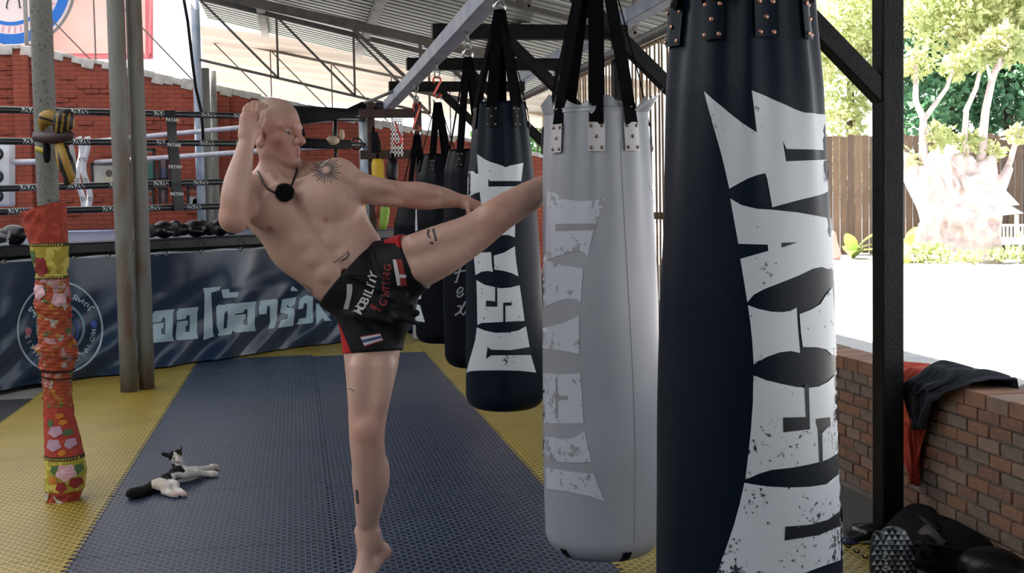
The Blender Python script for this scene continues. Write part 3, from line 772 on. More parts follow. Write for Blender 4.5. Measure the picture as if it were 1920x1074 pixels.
whites = [
 c4([(303, 510), (370, 572), (440, 632), (520, 694), (592, 742), (578, 620), (563, 507), (650, 538), (760, 588), (850, 630), (960, 640), (990, 840), (760, 832), (740, 785), (757, 902), (1000, 892)])+c5([(945, 57), (915, 65), (780, 100), (645, 137), (632, 60), (618, -15)])+c4([(642, 968), (590, 980), (540, 1000), (440, 1055), (400, 880), (350, 690)]),
 c5([(422, 90), (480, 125), (560, 145), (645, 150), (780, 165), (950, 196), (965, 470), (930, 462), (905, 453), (860, 462), (780, 500), (690, 535), (600, 570), (545, 600), (512, 640), (495, 530), (475, 410), (622, 368), (620, 335), (465, 330), (445, 220)]),
 c5([(515, 655), (570, 675), (640, 690), (700, 692), (740, 685), (772, 668), (775, 720), (780, 790), (790, 908), (740, 898), (680, 905), (610, 930), (545, 968), (538, 850), (528, 750)]),
 c5([(788, 703), (850, 680), (900, 650), (930, 600), (960, 560), (985, 930), (955, 918), (930, 890), (880, 878), (805, 877), (795, 800)]),
 c6([(552, 8), (620, 35), (700, 55), (780, 72), (845, 77), (900, 70), (950, 45), (985, 12), (1010, -20), (1040, 415), (1000, 432), (960, 455), (917, 472), (850, 487), (760, 505), (650, 518), (580, 540), (510, 572), (525, 440), (540, 300), (550, 150)]),
 c6([(505, 588), (560, 598), (640, 608), (740, 612), (850, 608), (940, 595), (985, 560), (1040, 520), (1055, 980), (1008, 1005), (900, 1045), (840, 1068), (760, 1090), (600, 1150), (450, 1190), (310, 1200), (355, 1074), (410, 930), (450, 810), (480, 700)])]
bag_print(b1, whites, 'printed_letter', pm_near, t1, None, None, 8.0, 0.0018)
blacks = [c5([(693, 325), (775, 322), (693, 350)]), c6([(824, 60), (846, 60), (850, 300), (834, 300)]), c6([(710, 236), (848, 232), (849, 298), (712, 315)]),
 c6([(885, 242), (958, 234), (962, 278), (935, 300), (915, 320), (918, 480), (902, 484), (893, 300), (884, 264)]),
 c6([(722, 822), (850, 812), (950, 785), (1045, 715), (1045, 805), (900, 868), (790, 885), (718, 897)])]
bag_print(b1, blacks, 'letter_gap', MT['print_black'], t1, None, None, 8.0, 0.0030)
dress(b1, t1, (1.0, 2.515, 2.24), 1.735, [-0.42, 0.30, 1.0, 1.75, 2.6, -1.2, -1.95, -2.7], 0.05, MT['navy_vinyl'], MT['copper'], 0.05, 0.085, rr=0.0055)
hook_ring((1.0, 2.515, 2.22), t1, 2.295)

# ---- grey bag, being kicked
b2 = Bag((1.0, 3.815), 0.125, 1.615, [(0.1, 0.196), (0.5, 0.199), (0.95, 0.194), (1.25, 0.184), (1.45, 0.176), (1.56, 0.168), (1.615, 0.165)], 0.05, 2.2)
t2 = thing('heavy_bag', 'pale grey punching bag with white lettering being kicked', 'punching bag', (1.0, 3.815, 0.125), 'heavy bags')
b2.mesh(120, 120).build('bag_body', MT['grey_vinyl'], t2, smooth=True)
def d2(P): return [(980+x/2.825, 340+y/2.825) for x, y in P]
def d3(P): return [(960+x/2.871, 700+y/2.871) for x, y in P]
gw = [d2([(60, 40), (130, 50), (175, 62), (210, 92), (300, 105), (380, 100), (440, 88), (400, 190), (372, 275), (345, 398), (325, 375), (280, 370), (210, 388), (140, 412), (70, 440)]),
 d2([(70, 405), (135, 420), (200, 440), (260, 452), (322, 462), (315, 540), (308, 640), (290, 625), (230, 622), (170, 640), (118, 665), (60, 690)]),
 d2([(60, 780), (118, 772), (160, 765), (230, 745), (300, 710), (302, 915), (260, 905), (190, 893), (118, 885), (60, 880)]),
 d2([(55, 1005), (118, 1015), (200, 1022), (307, 1015)])+d3([(378, 130), (385, 268), (260, 270), (155, 265), (100, 255)]),
 d3([(100, 270), (155, 305), (190, 335), (260, 352), (330, 348), (390, 310), (428, 478), (300, 480), (220, 468), (165, 450), (165, 500), (300, 525), (440, 542), (497, 688), (420, 660), (300, 635), (145, 612), (80, 600)]),
 d2([(665, 20), (700, 50), (760, 75), (760, 260), (722, 215), (690, 90)])]
bag_print(b2, gw, 'printed_letter', pm_grey, t2, None, None, 7.0, 0.0015)
GREYP = mat('grey print gap', (0.225, 0.225, 0.255), 0.45)
bag_print(b2, [d2([(178, 225), (390, 222), (378, 255), (178, 262)]), d3([(255, 120), (300, 120), (300, 140), (255, 140)]), d3([(236, 20), (246, 20), (248, 240), (238, 240)])], 'letter_gap', GREYP, t2, None, None, 7.0, 0.0026)
dress(b2, t2, (1.0, 3.815, 2.20), 1.563, [-0.02, -0.86, 0.66, 1.5, 2.4, -1.7, -2.5, 3.12], 0.047, mat('pale strap patch', (0.42, 0.40, 0.42), 0.5), MT['bronze'], 0.052, 0.092, rr=0.0065)
hook_ring((1.0, 3.815, 2.18), t2, 2.295)
# seam line, ragged collar flaps and black tabs underneath
MB().tube([b2.S(0.50+0.06*math.sin(z*3), z, 0.0005) for z in np.linspace(0.2, 1.5, 40)], 0.0016, 6).build('seam', GREYP, t2)
def flap(th0, th1, h, out):
    g = MB().grid(lambda u, v: b2.S(th0+(th1-th0)*u, 1.60, 0.002)+np.array([*(out*v*(math.cos(th0+(th1-th0)*u)*b2.c+math.sin(th0+(th1-th0)*u)*b2.s)), h*v*(0.75+0.3*math.sin(u*4+th0*5))]), 14, 6)
    return g
for k, (a, c_, h, o_) in enumerate(((-0.75, -0.12, 0.05, -0.015), (0.08, 0.55, 0.05, -0.02), (0.75, 1.35, 0.075, 0.05), (-1.6, -1.0, 0.06, 0.01), (1.5, 2.3, 0.06, 0.02), (2.6, 3.6, 0.06, 0.0))):
    flap(a, c_, h, o_).build('collar_flap', MT['grey_vinyl'], t2, smooth=True)
for th in (-0.75, 0.42):
    g = MB().grid(lambda u, v: b2.S(th+(u-0.5)*0.16, 0.127+v*0.045, 0.003), 5, 6); g.f = orient(g.v, g.f, CAM); g.build('bottom_tab', MT['black_vinyl'], t2, smooth=True)

# ---- third bag: black, white print, seen past the shin
b3 = Bag((1.0, 5.68), 0.30, 1.80, [(0.2, 0.196), (0.6, 0.193), (1.0, 0.184), (1.4, 0.165), (1.65, 0.140), (1.8, 0.120)], 0.06, 4.0)
t3 = thing('heavy_bag', 'black punching bag with flecked white lettering behind the raised shin', 'punching bag', (1.0, 5.68, 0.30), 'heavy bags')
b3.mesh(96, 100).build('bag_body', MT['navy_vinyl'], t3, smooth=True)
def e1(P): return [(860+x/4.88, 260+y/4.88) for x, y in P]
def e2(P): return [(820+x/3.357, 460+y/3.357) for x, y in P]
tw = [e1([(172, 142), (230, 185), (300, 215), (380, 240), (430, 262), (470, 245), (540, 232), (597, 220), (570, 387), (290, 387), (275, 365), (275, 438), (555, 436), (530, 640), (515, 760), (513, 902), (450, 880), (400, 882), (330, 900), (230, 940), (215, 760), (208, 622), (192, 488), (150, 500), (95, 530), (40, 560), (40, 250), (88, 258), (130, 298), (180, 322)]),
 e2([(230, 40), (270, 45), (338, 42), (343, 110), (350, 167), (320, 160), (280, 165), (242, 187)]),
 e2([(355, 65), (420, 45), (487, 5), (495, 100), (510, 195), (470, 175), (420, 160), (360, 152)]),
 e2([(248, 218), (300, 248), (400, 270), (460, 265), (518, 250), (535, 370), (548, 475), (430, 480), (330, 485), (280, 488), (255, 500), (252, 350)]),
 e2([(252, 515), (300, 535), (370, 550), (440, 548), (510, 535), (557, 508), (580, 640), (588, 690), (622, 800), (520, 788), (400, 785), (280, 787), (215, 790), (182, 805), (205, 720), (240, 600)])]
bag_print(b3, tw, 'printed_letter', pm_third, t3, None, None, 6.0, 0.002)
bag_print(b3, [e2([(365, 262), (377, 262), (378, 385), (308, 384), (310, 345), (365, 352)]), e2([(415, 360), (462, 358), (466, 345), (468, 378), (428, 380), (428, 487), (415, 487)]), e2([(318, 638), (340, 655), (460, 658), (585, 638), (592, 688), (450, 690), (340, 690), (308, 714)])], 'letter_gap', MT['print_black'], t3, None, None, 6.0, 0.0034)
dress(b3, t3, (1.0, 5.65, 2.245), 1.775, [-0.30, 0.62, 1.5, 2.4, -1.2, -2.1, 3.1], 0.055, MT['black_vinyl'], MT['bronze'], 0.055, 0.10, wtop=0.05, rr=0.006)
hook_ring((1.0, 5.65, 2.24), t3, 2.295)

# ---- bags farther along the beam
b4 = Bag((1.0, 6.66), 0.375, 1.62, [(0.3, 0.175), (0.7, 0.178), (1.2, 0.172), (1.5, 0.15), (1.62, 0.12)], 0.05, 1.0)
t4 = thing('heavy_bag', 'black punching bag with grey script down its side', 'punching bag', (1.0, 6.66, 0.375), 'heavy bags')
b4.mesh(64, 60).build('bag_body', MT['black_vinyl'], t4, smooth=True)
GP = mat('grey script print', (0.20, 0.21, 0.23), 0.5)
def st(pts, w): return stroke(e2(pts), w/3.357)
def e2s(P, w): return stroke(e2(P), w)
scr = [e2s([(150, 128), (140, 165), (128, 205), (122, 232), (108, 228)], 3.4), e2s([(108, 178), (140, 165), (185, 155)], 3.0), e2s([(118, 305), (140, 300), (160, 285), (162, 268), (148, 262), (130, 280), (122, 305), (132, 325), (152, 318), (168, 300)], 3.2), e2s([(112, 440), (140, 420), (165, 380), (178, 352)], 3.6), e2s([(128, 385), (145, 378), (150, 400), (150, 425), (165, 438), (182, 412)], 3.2)]
bag_print(b4, scr, 'script_letter', GP, t4, None, None, 3.0, 0.003)
dress(b4, t4, (1.0, 6.72, 2.15), 1.60, [-0.5, 0.6, 1.7, 2.8, -1.7], 0.045, MT['black_vinyl'], MT['bronze'], 0.045, 0.08); hook_ring((1.0, 6.72, 2.15), t4, 2.295)
b5 = Bag((1.0, 8.16), 0.345, 1.66, [(0.3, 0.19), (0.7, 0.192), (1.2, 0.18), (1.5, 0.15), (1.66, 0.11)], 0.05, 3.0)
t5 = thing('heavy_bag', 'black punching bag with a white printed edge under a red hook', 'punching bag', (1.0, 8.16, 0.345), 'heavy bags')
b5.mesh(64, 60).build('bag_body', MT['black_vinyl'], t5, smooth=True)
bag_print(b5, [[(770, 568), (788, 572), (797, 604), (770, 600)], [(765, 552), (790, 550), (790, 560), (765, 566)], [(770, 395), (782, 392), (784, 432), (770, 436)]], 'printed_letter', pm_third, t5, None, None, 4.0, 0.003)
dress(b5, t5, (1.0, 8.2, 2.02), 1.62, [-0.4, 0.5, 1.6, 2.8, -1.6], 0.05, MT['black_vinyl'], MT['bronze'], 0.045, 0.08); hook_ring((1.0, 8.2, 2.02), t5, 2.295, True)
b6 = Bag((1.0, 9.7), 0.62, 1.50, [(0.5, 0.20), (0.8, 0.215), (1.15, 0.20), (1.35, 0.15), (1.5, 0.10)], 0.05, 5.0)
t6 = thing('heavy_bag', 'short plump black punching bag on a double red S hook', 'punching bag', (1.0, 9.7, 0.62), 'heavy bags')
b6.mesh(64, 50).build('bag_body', MT['black_vinyl'], t6, smooth=True)
dress(b6, t6, (1.0, 9.65, 1.89), 1.48, [-0.5, 0.5, 1.6, 2.8, -1.7], 0.045, MT['black_vinyl'], MT['bronze'], 0.045, 0.08); hook_ring((1.0, 9.65, 1.88), t6, 2.295, True)
# ================================================================ the kicker
from mathutils.bvhtree import BVHTree
D0 = 4.05; PXM = 1.0/F
def PT(q, dd=0.0): return onD(q[0], q[1], q[2]+dd)
BK = -FW    # towards the camera
def img_axes(ang):
    """columns: in-image direction at ang (degrees, y down), its perpendicular, depth"""
    a = math.radians(ang); e1_ = RT*math.cos(a)-UP*math.sin(a); e2_ = RT*math.sin(a)+UP*math.cos(a)
    return np.array([e1_, e2_, -FW]).T
def E_(c, x, y, d, ru, rv, rw, ang=0.0, k=0.03, op='add'):
    s = d*PXM; c.ell(onD(x, y, d), (ru*s, rv*s, rw*s), img_axes(ang), k, op)
def C_(c, pts, k=0.025, **kw):
    """chain of tapered capsules; pts = (px,py,depth,radius in px)"""
    # a smooth curve through the joints keeps the taper even
    P = np.array([onD(*q[:3]) for q in pts]); R = np.array([q[3]*q[2]*PXM for q in pts]); n = len(pts)
    if n > 2:
        ts = np.concatenate([np.linspace(i, i+1, 5)[:-1] for i in range(n-1)]+[[n-1]]); PP = []; RR2 = []
        for t in ts:
            i = min(int(t), n-2); f = t-i; p0, p1, p2, p3 = [max(0, min(n-1, i+q)) for q in (-1, 0, 1, 2)]
            h = lambda A: 0.5*((2*A[p1])+(A[p2]-A[p0])*f+(2*A[p0]-5*A[p1]+4*A[p2]-A[p3])*f*f+(3*A[p1]-A[p0]-3*A[p2]+A[p3])*f**3)
            PP.append(h(P)); RR2.append(float(h(R)))
        P, R = np.array(PP), RR2
    c.chain(P, list(R), k, **kw)
def finger(c, base, tip, bend, r0, r1, k=0.006):
    """three phalanges; bend pushes the middle knuckles"""
    base, tip, bend = map(lambda q: np.asarray(q, float), (base, tip, bend)); L = tip-base
    p1 = base+L*0.42+bend*0.9; p2 = base+L*0.74+bend*0.8
    c.cap(base, p1, r0, r0*0.95, k); c.cap(p1, p2, r0*0.95, (r0+r1)/2, k); c.cap(p2, tip, (r0+r1)/2, r1, k)

LEGK = [(757, 500, 4.02, 54), (823, 471, 3.995, 49), (888, 437, 3.98, 38), (930, 406, 3.975, 34), (962, 386, 4.00, 32), (1000, 364, 4.05, 28), (1052, 338, 4.14, 22), (1092, 320, 4.215, 18)]
LEGS = [(694, 596, 4.06, 56), (697, 660, 4.05, 53), (694, 715, 4.025, 45), (690, 770, 4.00, 37.5), (688, 812, 3.985, 34), (690, 850, 3.99, 32.5), (695, 898, 4.02, 33), (692, 940, 4.04, 28), (689, 985, 4.06, 20.5), (691, 1006, 4.075, 19.5)]
bod = Clay((-0.36, 3.62, -0.03), (0.98, 4.55, 1.72), 0.0034)
c = bod
# trunk
E_(c, 704, 545, 4.07, 84, 64, 62, -55, 0.04)
E_(c, 642, 500, 4.06, 77, 80, 56, -43, 0.05)
E_(c, 586, 436, 4.06, 92, 98, 64, -43, 0.05)
E_(c, 552, 388, 4.07, 96, 62, 60, -14, 0.05)
E_(c, 545, 352, 4.08, 84, 34, 44, -10, 0.03)
# chest and belly relief
E_(c, 603, 376, 3.972, 54, 46, 25, -24, 0.014); E_(c, 514, 394, 3.974, 52, 42, 25, -8, 0.014)
E_(c, 640, 392, 4.03, 30, 52, 34, 38, 0.03)
C_(c, [(655, 372, 4.07, 20), (672, 420, 4.08, 22), (688, 452, 4.08, 24)], 0.04)
for k_, (x, y) in enumerate(((579, 437), (604, 466), (630, 497))):
    for s_ in (-1, 1):
        E_(c, x+s_*16, y-s_*15, 3.966+0.004*k_, 19, 17, 13, -43, 0.018)
E_(c, 654, 528, 3.985, 34, 26, 16, -43, 0.02)
for k_ in range(5): C_(c, [(660+k_*5.5, 402+k_*9, 4.038, 4.0), (672+k_*5, 394+k_*9.5, 4.045, 3.8), (680+k_*3, 392+k_*10, 4.065, 3.2)], 0.005)
for k_ in range(4): C_(c, [(640-k_*14, 415+k_*16, 4.0, 6), (622-k_*14, 428+k_*15, 3.985, 5)], 0.018)
# neck, collar bones, shoulders
C_(c, [(534, 345, 4.07, 40), (522, 305, 4.055, 33), (515, 275, 4.045, 34)], 0.025)
C_(c, [(522, 312, 4.08, 26), (575, 328, 4.08, 26), (622, 324, 4.06, 26)], 0.03)
C_(c, [(516, 315, 4.08, 24), (485, 345, 4.07, 26), (466, 356, 4.04, 26)], 0.03)
C_(c, [(545, 346, 3.985, 7), (580, 332, 3.97, 6), (622, 316, 3.985, 8)], 0.018); C_(c, [(532, 348, 3.985, 7), (500, 355, 3.975, 6), (472, 350, 3.985, 8)], 0.018)
C_(c, [(498, 288, 4.0, 9), (520, 325, 3.99, 9), (538, 347, 3.985, 7)], 0.016)
E_(c, 636, 328, 4.01, 38, 33, 38, 20, 0.014); E_(c, 464, 364, 4.00, 34, 36, 36, 0, 0.03)
# his left arm, swung down across the raised thigh
C_(c, [(640, 338, 4.03, 31), (690, 354, 4.03, 27), (735, 362, 4.05, 25), (768, 366, 4.07, 25), (800, 368, 4.085, 25), (832, 371, 4.10, 20), (860, 376, 4.115, 13.5), (872, 379, 4.12, 13)], 0.02)
E_(c, 702, 347, 4.0, 38, 16, 18, 12, 0.018); E_(c, 790, 357, 4.055, 34, 15, 17, 8, 0.018); E_(c, 715, 374, 4.035, 42, 13, 18, 10, 0.010); E_(c, 795, 380, 4.07, 36, 12, 16, 4, 0.012)
hp = [PT((872, 379, 4.12)), PT((893, 388, 4.125))]
c.cap(hp[0], hp[1], 0.022, 0.024, 0.015); c.cap(PT((880, 384, 4.105)), PT((897, 393, 4.11)), 0.018, 0.018, 0.012); c.cap(PT((880, 380, 4.14)), PT((898, 389, 4.145)), 0.018, 0.018, 0.012)
for k_ in range(4):
    b_ = PT((899-k_*0.5, 392+1*k_, 4.098+0.017*k_)); t_ = PT((910-2*k_, 424-3*abs(k_-1.4), 4.088+0.017*k_)); finger(c, b_, t_, RT*0.010+UP*0.004, 0.0092, 0.0075)
finger(c, PT((878, 388, 4.095)), PT((888, 412, 4.072)), -RT*0.006, 0.0105, 0.008)
# his right arm: elbow down, fist by the temple
C_(c, [(463, 362, 4.00, 33), (449, 388, 3.92, 30), (439, 409, 3.855, 27)], 0.02)
C_(c, [(439, 409, 3.855, 26), (441, 375, 3.845, 28), (446, 340, 3.85, 26), (455, 300, 3.865, 20), (462, 268, 3.88, 15.5), (464, 256, 3.885, 15.5)], 0.02)
E_(c, 437, 412, 3.845, 20, 17, 20, 0, 0.02)
c.cap(PT((464, 256, 3.885)), PT((470, 224, 3.90)), 0.026, 0.027, 0.015); c.cap(PT((458, 250, 3.875)), PT((460, 222, 3.88)), 0.02, 0.021, 0.012); c.cap(PT((472, 250, 3.90)), PT((481, 226, 3.925)), 0.019, 0.02, 0.012)
for k_ in range(4):
    b_ = PT((457+8*k_, 219+1.2*k_*(k_-1.2), 3.878+0.016*k_)); t_ = PT((477+8*k_, 190+5*abs(k_-1.2), 3.915+0.014*k_)); finger(c, b_, t_, -RT*0.011+UP*0.011, 0.0098, 0.0080)
finger(c, PT((478, 246, 3.89)), PT((492, 216, 3.90)), RT*0.008, 0.0115, 0.0088)
# standing leg on the ball of the foot
C_(c, LEGS, 0.025)
E_(c, 687, 808, 3.938, 17, 20, 9, 0, 0.03); C_(c, [(678, 690, 3.965, 22), (674, 745, 3.955, 18), (676, 790, 3.955, 8)], 0.022); C_(c, [(716, 690, 3.98, 24), (712, 745, 3.965, 20), (703, 792, 3.955, 9)], 0.022)
E_(c, 713, 893, 4.04, 18, 44, 26, 4, 0.014); E_(c, 675, 888, 4.03, 14, 40, 24, 0, 0.014); C_(c, [(683, 840, 3.955, 10), (684, 980, 4.03, 8)], 0.02)
ank = onD(690, 1003, 4.07); heel = onD(716, 1034, 4.13); ball = onZ(676, 1090, 0.026); toe = onZ(668, 1112, 0.016)
c.cap(ank, heel, 0.030, 0.030, 0.035); c.cap(heel, ball, 0.029, 0.028, 0.02); c.cap(ank, ball, 0.030, 0.026, 0.035)
c.ell(onD(706, 1000, 4.06), (0.014, 0.014, 0.016), None, 0.012); c.ell(onD(672, 996, 4.06), (0.014, 0.014, 0.016), None, 0.012)
fd = norm(toe-ball); sd = norm(np.cross(fd, (0, 0, 1)))
c.cap(ball-sd*0.03, ball+sd*0.034, 0.024, 0.023, 0.02)
for k_ in range(5):
    o_ = -0.036+0.018*k_; L_ = 0.062-0.009*abs(k_-0.6); rr_ = 0.0125 if k_ == 0 else 0.0095
    b_ = ball+sd*o_; c.cap(b_, b_+fd*L_+np.array([0, 0, rr_+0.002-(b_+fd*L_)[2]]), rr_*1.1, rr_, 0.007)
# kicking leg
C_(c, LEGK, 0.025)
E_(c, 928, 400, 3.928, 20, 19, 10, -27, 0.03); C_(c, [(780, 462, 3.94, 24), (845, 440, 3.935, 21), (905, 412, 3.94, 10)], 0.018); C_(c, [(790, 500, 3.955, 30), (850, 476, 3.95, 25), (905, 440, 3.955, 12)], 0.018)
E_(c, 985, 386, 4.02, 38, 16, 24, -28, 0.012)
fa = onD(1092, 320, 4.215); ft = onD(1150, 290, 4.30)
c.cap(fa, onD(1100, 338, 4.25), 0.034, 0.03, 0.02); c.cap(fa, ft, 0.036, 0.025, 0.02); c.cap(onD(1100, 338, 4.25), ft, 0.028, 0.022, 0.02)
for k_ in range(5):
    b_ = ft+UP*(0.026-0.013*k_); c.cap(b_, b_+(RT*0.9-FW*0.0+FW*0.35)*(0.05-0.004*k_), 0.011-0.0006*k_, 0.009, 0.006)
# head: its own axes
hf = norm(0.88*RT+0.47*BK-0.03*UP); hu = norm(UP-0.04*RT-(UP-0.04*RT)@hf*hf); hl = np.cross(hu, hf); HO = onD(516, 246, 4.045)
HR = np.array([hf, hl, hu]).T
def HL(f, l, u): return HO+hf*f+hl*l+hu*u
def he(f, l, u, a, b, d, k=0.015, op='add'): c.ell(HL(f, l, u), (a, b, d), HR, k, op)
def hc(p, q, r0, r1, k=0.012, op='add'): c.cap(HL(*p), HL(*q), r0, r1, k, op)
he(-0.008, 0, 0.030, 0.098, 0.077, 0.086); he(0.036, 0, -0.028, 0.054, 0.060, 0.078, 0.03)
for s_ in (-1, 1):
    hc((0.0, s_*0.052, -0.050), (0.012, s_*0.050, -0.078), 0.018, 0.016, 0.02); hc((0.012, s_*0.050, -0.078), (0.074, s_*0.014, -0.108), 0.016, 0.015, 0.02)
    he(0.058, s_*0.047, -0.032, 0.026, 0.018, 0.018, 0.018); hc((0.082, s_*0.012, 0.016), (0.070, s_*0.048, 0.014), 0.013, 0.010, 0.014)
    he(0.094, s_*0.031, -0.008, 0.020, 0.018, 0.013, 0.010, 'sub'); he(0.072, s_*0.031, -0.010, 0.0135, 0.0135, 0.0125, 0.003)
    hc((0.083, s_*0.019, -0.002), (0.080, s_*0.046, -0.003), 0.0042, 0.0042, 0.004); hc((0.082, s_*0.021, -0.017), (0.079, s_*0.044, -0.017), 0.0040, 0.0040, 0.004)
    he(0.100, s_*0.013, -0.044, 0.014, 0.009, 0.009, 0.006)
    # ear
    he(-0.012, s_*0.078, -0.024, 0.026, 0.010, 0.034, 0.008); he(-0.006, s_*0.087, -0.022, 0.012, 0.008, 0.018, 0.006, 'sub'); he(-0.004, s_*0.078, -0.050, 0.011, 0.009, 0.012, 0.006)
hc((0.090, 0, 0.004), (0.117, 0, -0.034), 0.0085, 0.0125, 0.010); he(0.118, 0, -0.038, 0.012, 0.012, 0.010, 0.006)
he(0.074, 0, -0.074, 0.026, 0.032, 0.026, 0.02)
hc((0.100, 0, -0.069), (0.088, 0.022, -0.073), 0.0062, 0.004, 0.006); hc((0.100, 0, -0.069), (0.088, -0.022, -0.073), 0.0062, 0.004, 0.006)
hc((0.099, 0, -0.081), (0.088, 0.019, -0.077), 0.0070, 0.004, 0.006); hc((0.099, 0, -0.081), (0.088, -0.019, -0.077), 0.0070, 0.004, 0.006)
hc((0.112, 0, -0.0752), (0.090, 0.026, -0.0755), 0.0018, 0.0018, 0.002, 'sub'); hc((0.112, 0, -0.0752), (0.090, -0.026, -0.0755), 0.0018, 0.0018, 0.002, 'sub')
he(0.084, 0, -0.106, 0.020, 0.022, 0.017, 0.016)
C_(c, [(552, 372, 3.938, 5), (566, 405, 3.938, 6), (578, 432, 3.936, 5)], 0.022, op='sub'); C_(c, [(578, 432, 3.936, 4), (612, 470, 3.938, 4), (644, 508, 3.95, 4)], 0.012, op='sub')
c.ell(onD(646, 511, 3.962), (0.010, 0.010, 0.016), img_axes(0), 0.008, 'sub')
c.a += 0.0012
V, Q = c.nets(2)
# skin tints that belong to the skin: ruddy face, knees, knuckles; stubbled scalp; lips, nipples
col = np.tile(np.array([[0.49, 0.305, 0.245]]), (len(V), 1))
def blend(cn, rad, cl, amt=1.0, sharpn=1.0):
    d = np.linalg.norm((V-np.asarray(cn)), axis=1)/rad; w = np.clip((1-d)*sharpn, 0, 1)[:, None]*amt
    col[:] = col*(1-w)+np.asarray(cl)*w
blend(HO+hf*0.05-hu*0.03, 0.13, (0.43, 0.205, 0.165), 0.8, 2)
for q in ((688, 812, 3.94), (930, 400, 3.93), (439, 412, 3.83), (768, 380, 4.05)): blend(onD(*q), 0.12, (0.42, 0.19, 0.14), 0.5, 1.2)
for q in ((466, 215, 3.9), (893, 395, 4.1)): blend(onD(*q), 0.10, (0.50, 0.26, 0.20), 0.5, 1.5)
blend(heel, 0.07, (0.50, 0.25, 0.20), 0.5, 1.5)
L3 = (V-HO)@HR
sc_ = np.clip((L3[:, 2]-0.035-0.25*np.clip(L3[:, 0]-0.02, -0.1, 0.1))*60, 0, 1)*(L3[:, 0] < 0.085); sc_ = np.maximum(sc_, np.clip((-L3[:, 0]-0.02)*60, 0, 1)*(L3[:, 2] > -0.03)*(L3[:, 2] < 0.2))*(np.abs(L3[:, 1]) < 0.12)*(L3[:, 2] > -0.05)*(np.linalg.norm(L3, axis=1) < 0.16)
col = col*(1-0.45*sc_[:, None])+0.45*sc_[:, None]*np.array([[0.30, 0.21, 0.17]])
for z_ in (-0.069, -0.081): blend(HL(0.103, 0, z_), 0.020, (0.42, 0.14, 0.12), 0.7, 2)
for s_ in (-1, 1):
    hd = np.abs(L3[:, 1]-s_*0.031) < 0.017
    br = hd & (np.abs(L3[:, 2]-0.016) < 0.006) & (L3[:, 0] > 0.06); col[br] = col[br]*0.82
    dE = np.linalg.norm(L3-np.array([0.072, s_*0.031, -0.010]), axis=1); ew = (dE < 0.0142) & (L3[:, 2] < -0.004) & (L3[:, 2] > -0.0155) & (L3[:, 0] > 0.078); col[ew] = (0.20, 0.165, 0.155)
    gz = np.array([0.086, s_*0.030, -0.010]); ir = ew & (np.linalg.norm(L3-gz, axis=1) < 0.0062); col[ir] = (0.03, 0.04, 0.05)
blend(onD(610, 412, 3.955), 0.017, (0.33, 0.13, 0.10), 0.8, 2); blend(onD(507, 428, 3.955), 0.017, (0.33, 0.13, 0.10), 0.8, 2); blend(onD(646, 512, 3.965), 0.012, (0.20, 0.10, 0.08), 0.8, 2)
MT['skin'] = tint_mat('skin', 0.46, 0.45, bump=0.10, bscale=70, mott=0.16, sss=0.12)
def inner_keep(): pass
person = thing('person', 'shaven-headed bare-chested person in black fight shorts kicking the grey punching bag', 'person', (float(ball[0]), float(ball[1]), 0.0))
body = link('body', np_mesh('body', V, Q, MT['skin'], True, col), person)
body_bvh = BVHTree.FromPolygons([Vector(v) for v in V], [tuple(q) for q in Q])
def hit(bvh, x, y, off):
    d = Vector(ray(x, y)).normalized(); loc, nrm, idx, dist = bvh.ray_cast(Vector(CAM), d)
    if loc is None: return None
    if nrm.dot(d) > 0: nrm = -nrm
    return np.array(loc+nrm*off)
# shorts
sh = Clay((-0.15, 3.75, 0.55), (0.62, 4.45, 1.28), 0.004)
E_(sh, 704, 545, 4.07, 90, 72, 70, -55, 0.03); E_(sh, 660, 520, 4.065, 80, 60, 62, -43, 0.03); E_(sh, 725, 575, 4.06, 50, 45, 66, 0, 0.04)
sh.frus(onD(735, 512, 4.03), onD(779, 489, 4.012), 0.118, 0.106, 0.03); sh.frus(onD(696, 590, 4.06), onD(700, 660, 4.05), 0.112, 0.105, 0.03)
E_(sh, 750, 592, 4.04, 20, 40, 44, 12, 0.04); E_(sh, 742, 470, 4.04, 24, 18, 40, -30, 0.02)
rr_ = random.Random(2)
for k_ in range(16):
    x = 690+rr_.uniform(-40, 60); y = 550+rr_.uniform(-35, 50); a_ = rr_.uniform(-0.3, 0.9); C_(sh, [(x, y, 3.925+rr_.uniform(0, .02), 4), (x+math.cos(a_)*38, y+math.sin(a_)*38, 3.93+rr_.uniform(0, .02), 3)], 0.02)
sh.half(onD(650, 512, 4.06), (RT*-0.75+UP*0.66))
VS, QS = sh.nets(2)
pxs = np.array([proj(v)[:2] for v in VS])
def inpoly(P, pts):
    x, y = pts[:, 0], pts[:, 1]; r = np.zeros(len(pts), bool); j = len(P)-1
    for i in range(len(P)):
        xi, yi = P[i]; xj, yj = P[j]; cnd = ((yi > y) != (yj > y)) & (x < (xj-xi)*(y-yi)/(yj-yi+1e-9)+xi); r ^= cnd; j = i
    return r
cs = np.tile(np.array([[0.004, 0.0045, 0.007]]), (len(VS), 1)); RED = (0.40, 0.012, 0.02)
def s4(P): return [(620+x/4.472, 440+y/4.472) for x, y in P]
for P in (s4([(20, 740), (75, 755), (125, 880), (150, 940), (190, 1040), (100, 1060), (30, 900)]), s4([(440, 10), (700, -10), (640, 110), (560, 100), (540, 70), (445, 70)])): cs[inpoly(P, pxs)] = RED
MT['shorts'] = tint_mat('fight shorts satin', 0.6, 0.2, bump=0.2, bscale=60)
shorts = link('shorts', np_mesh('shorts', VS, QS, MT['shorts'], True, cs), person)
sh_bvh = BVHTree.FromPolygons([Vector(v) for v in VS], [tuple(q) for q in QS])
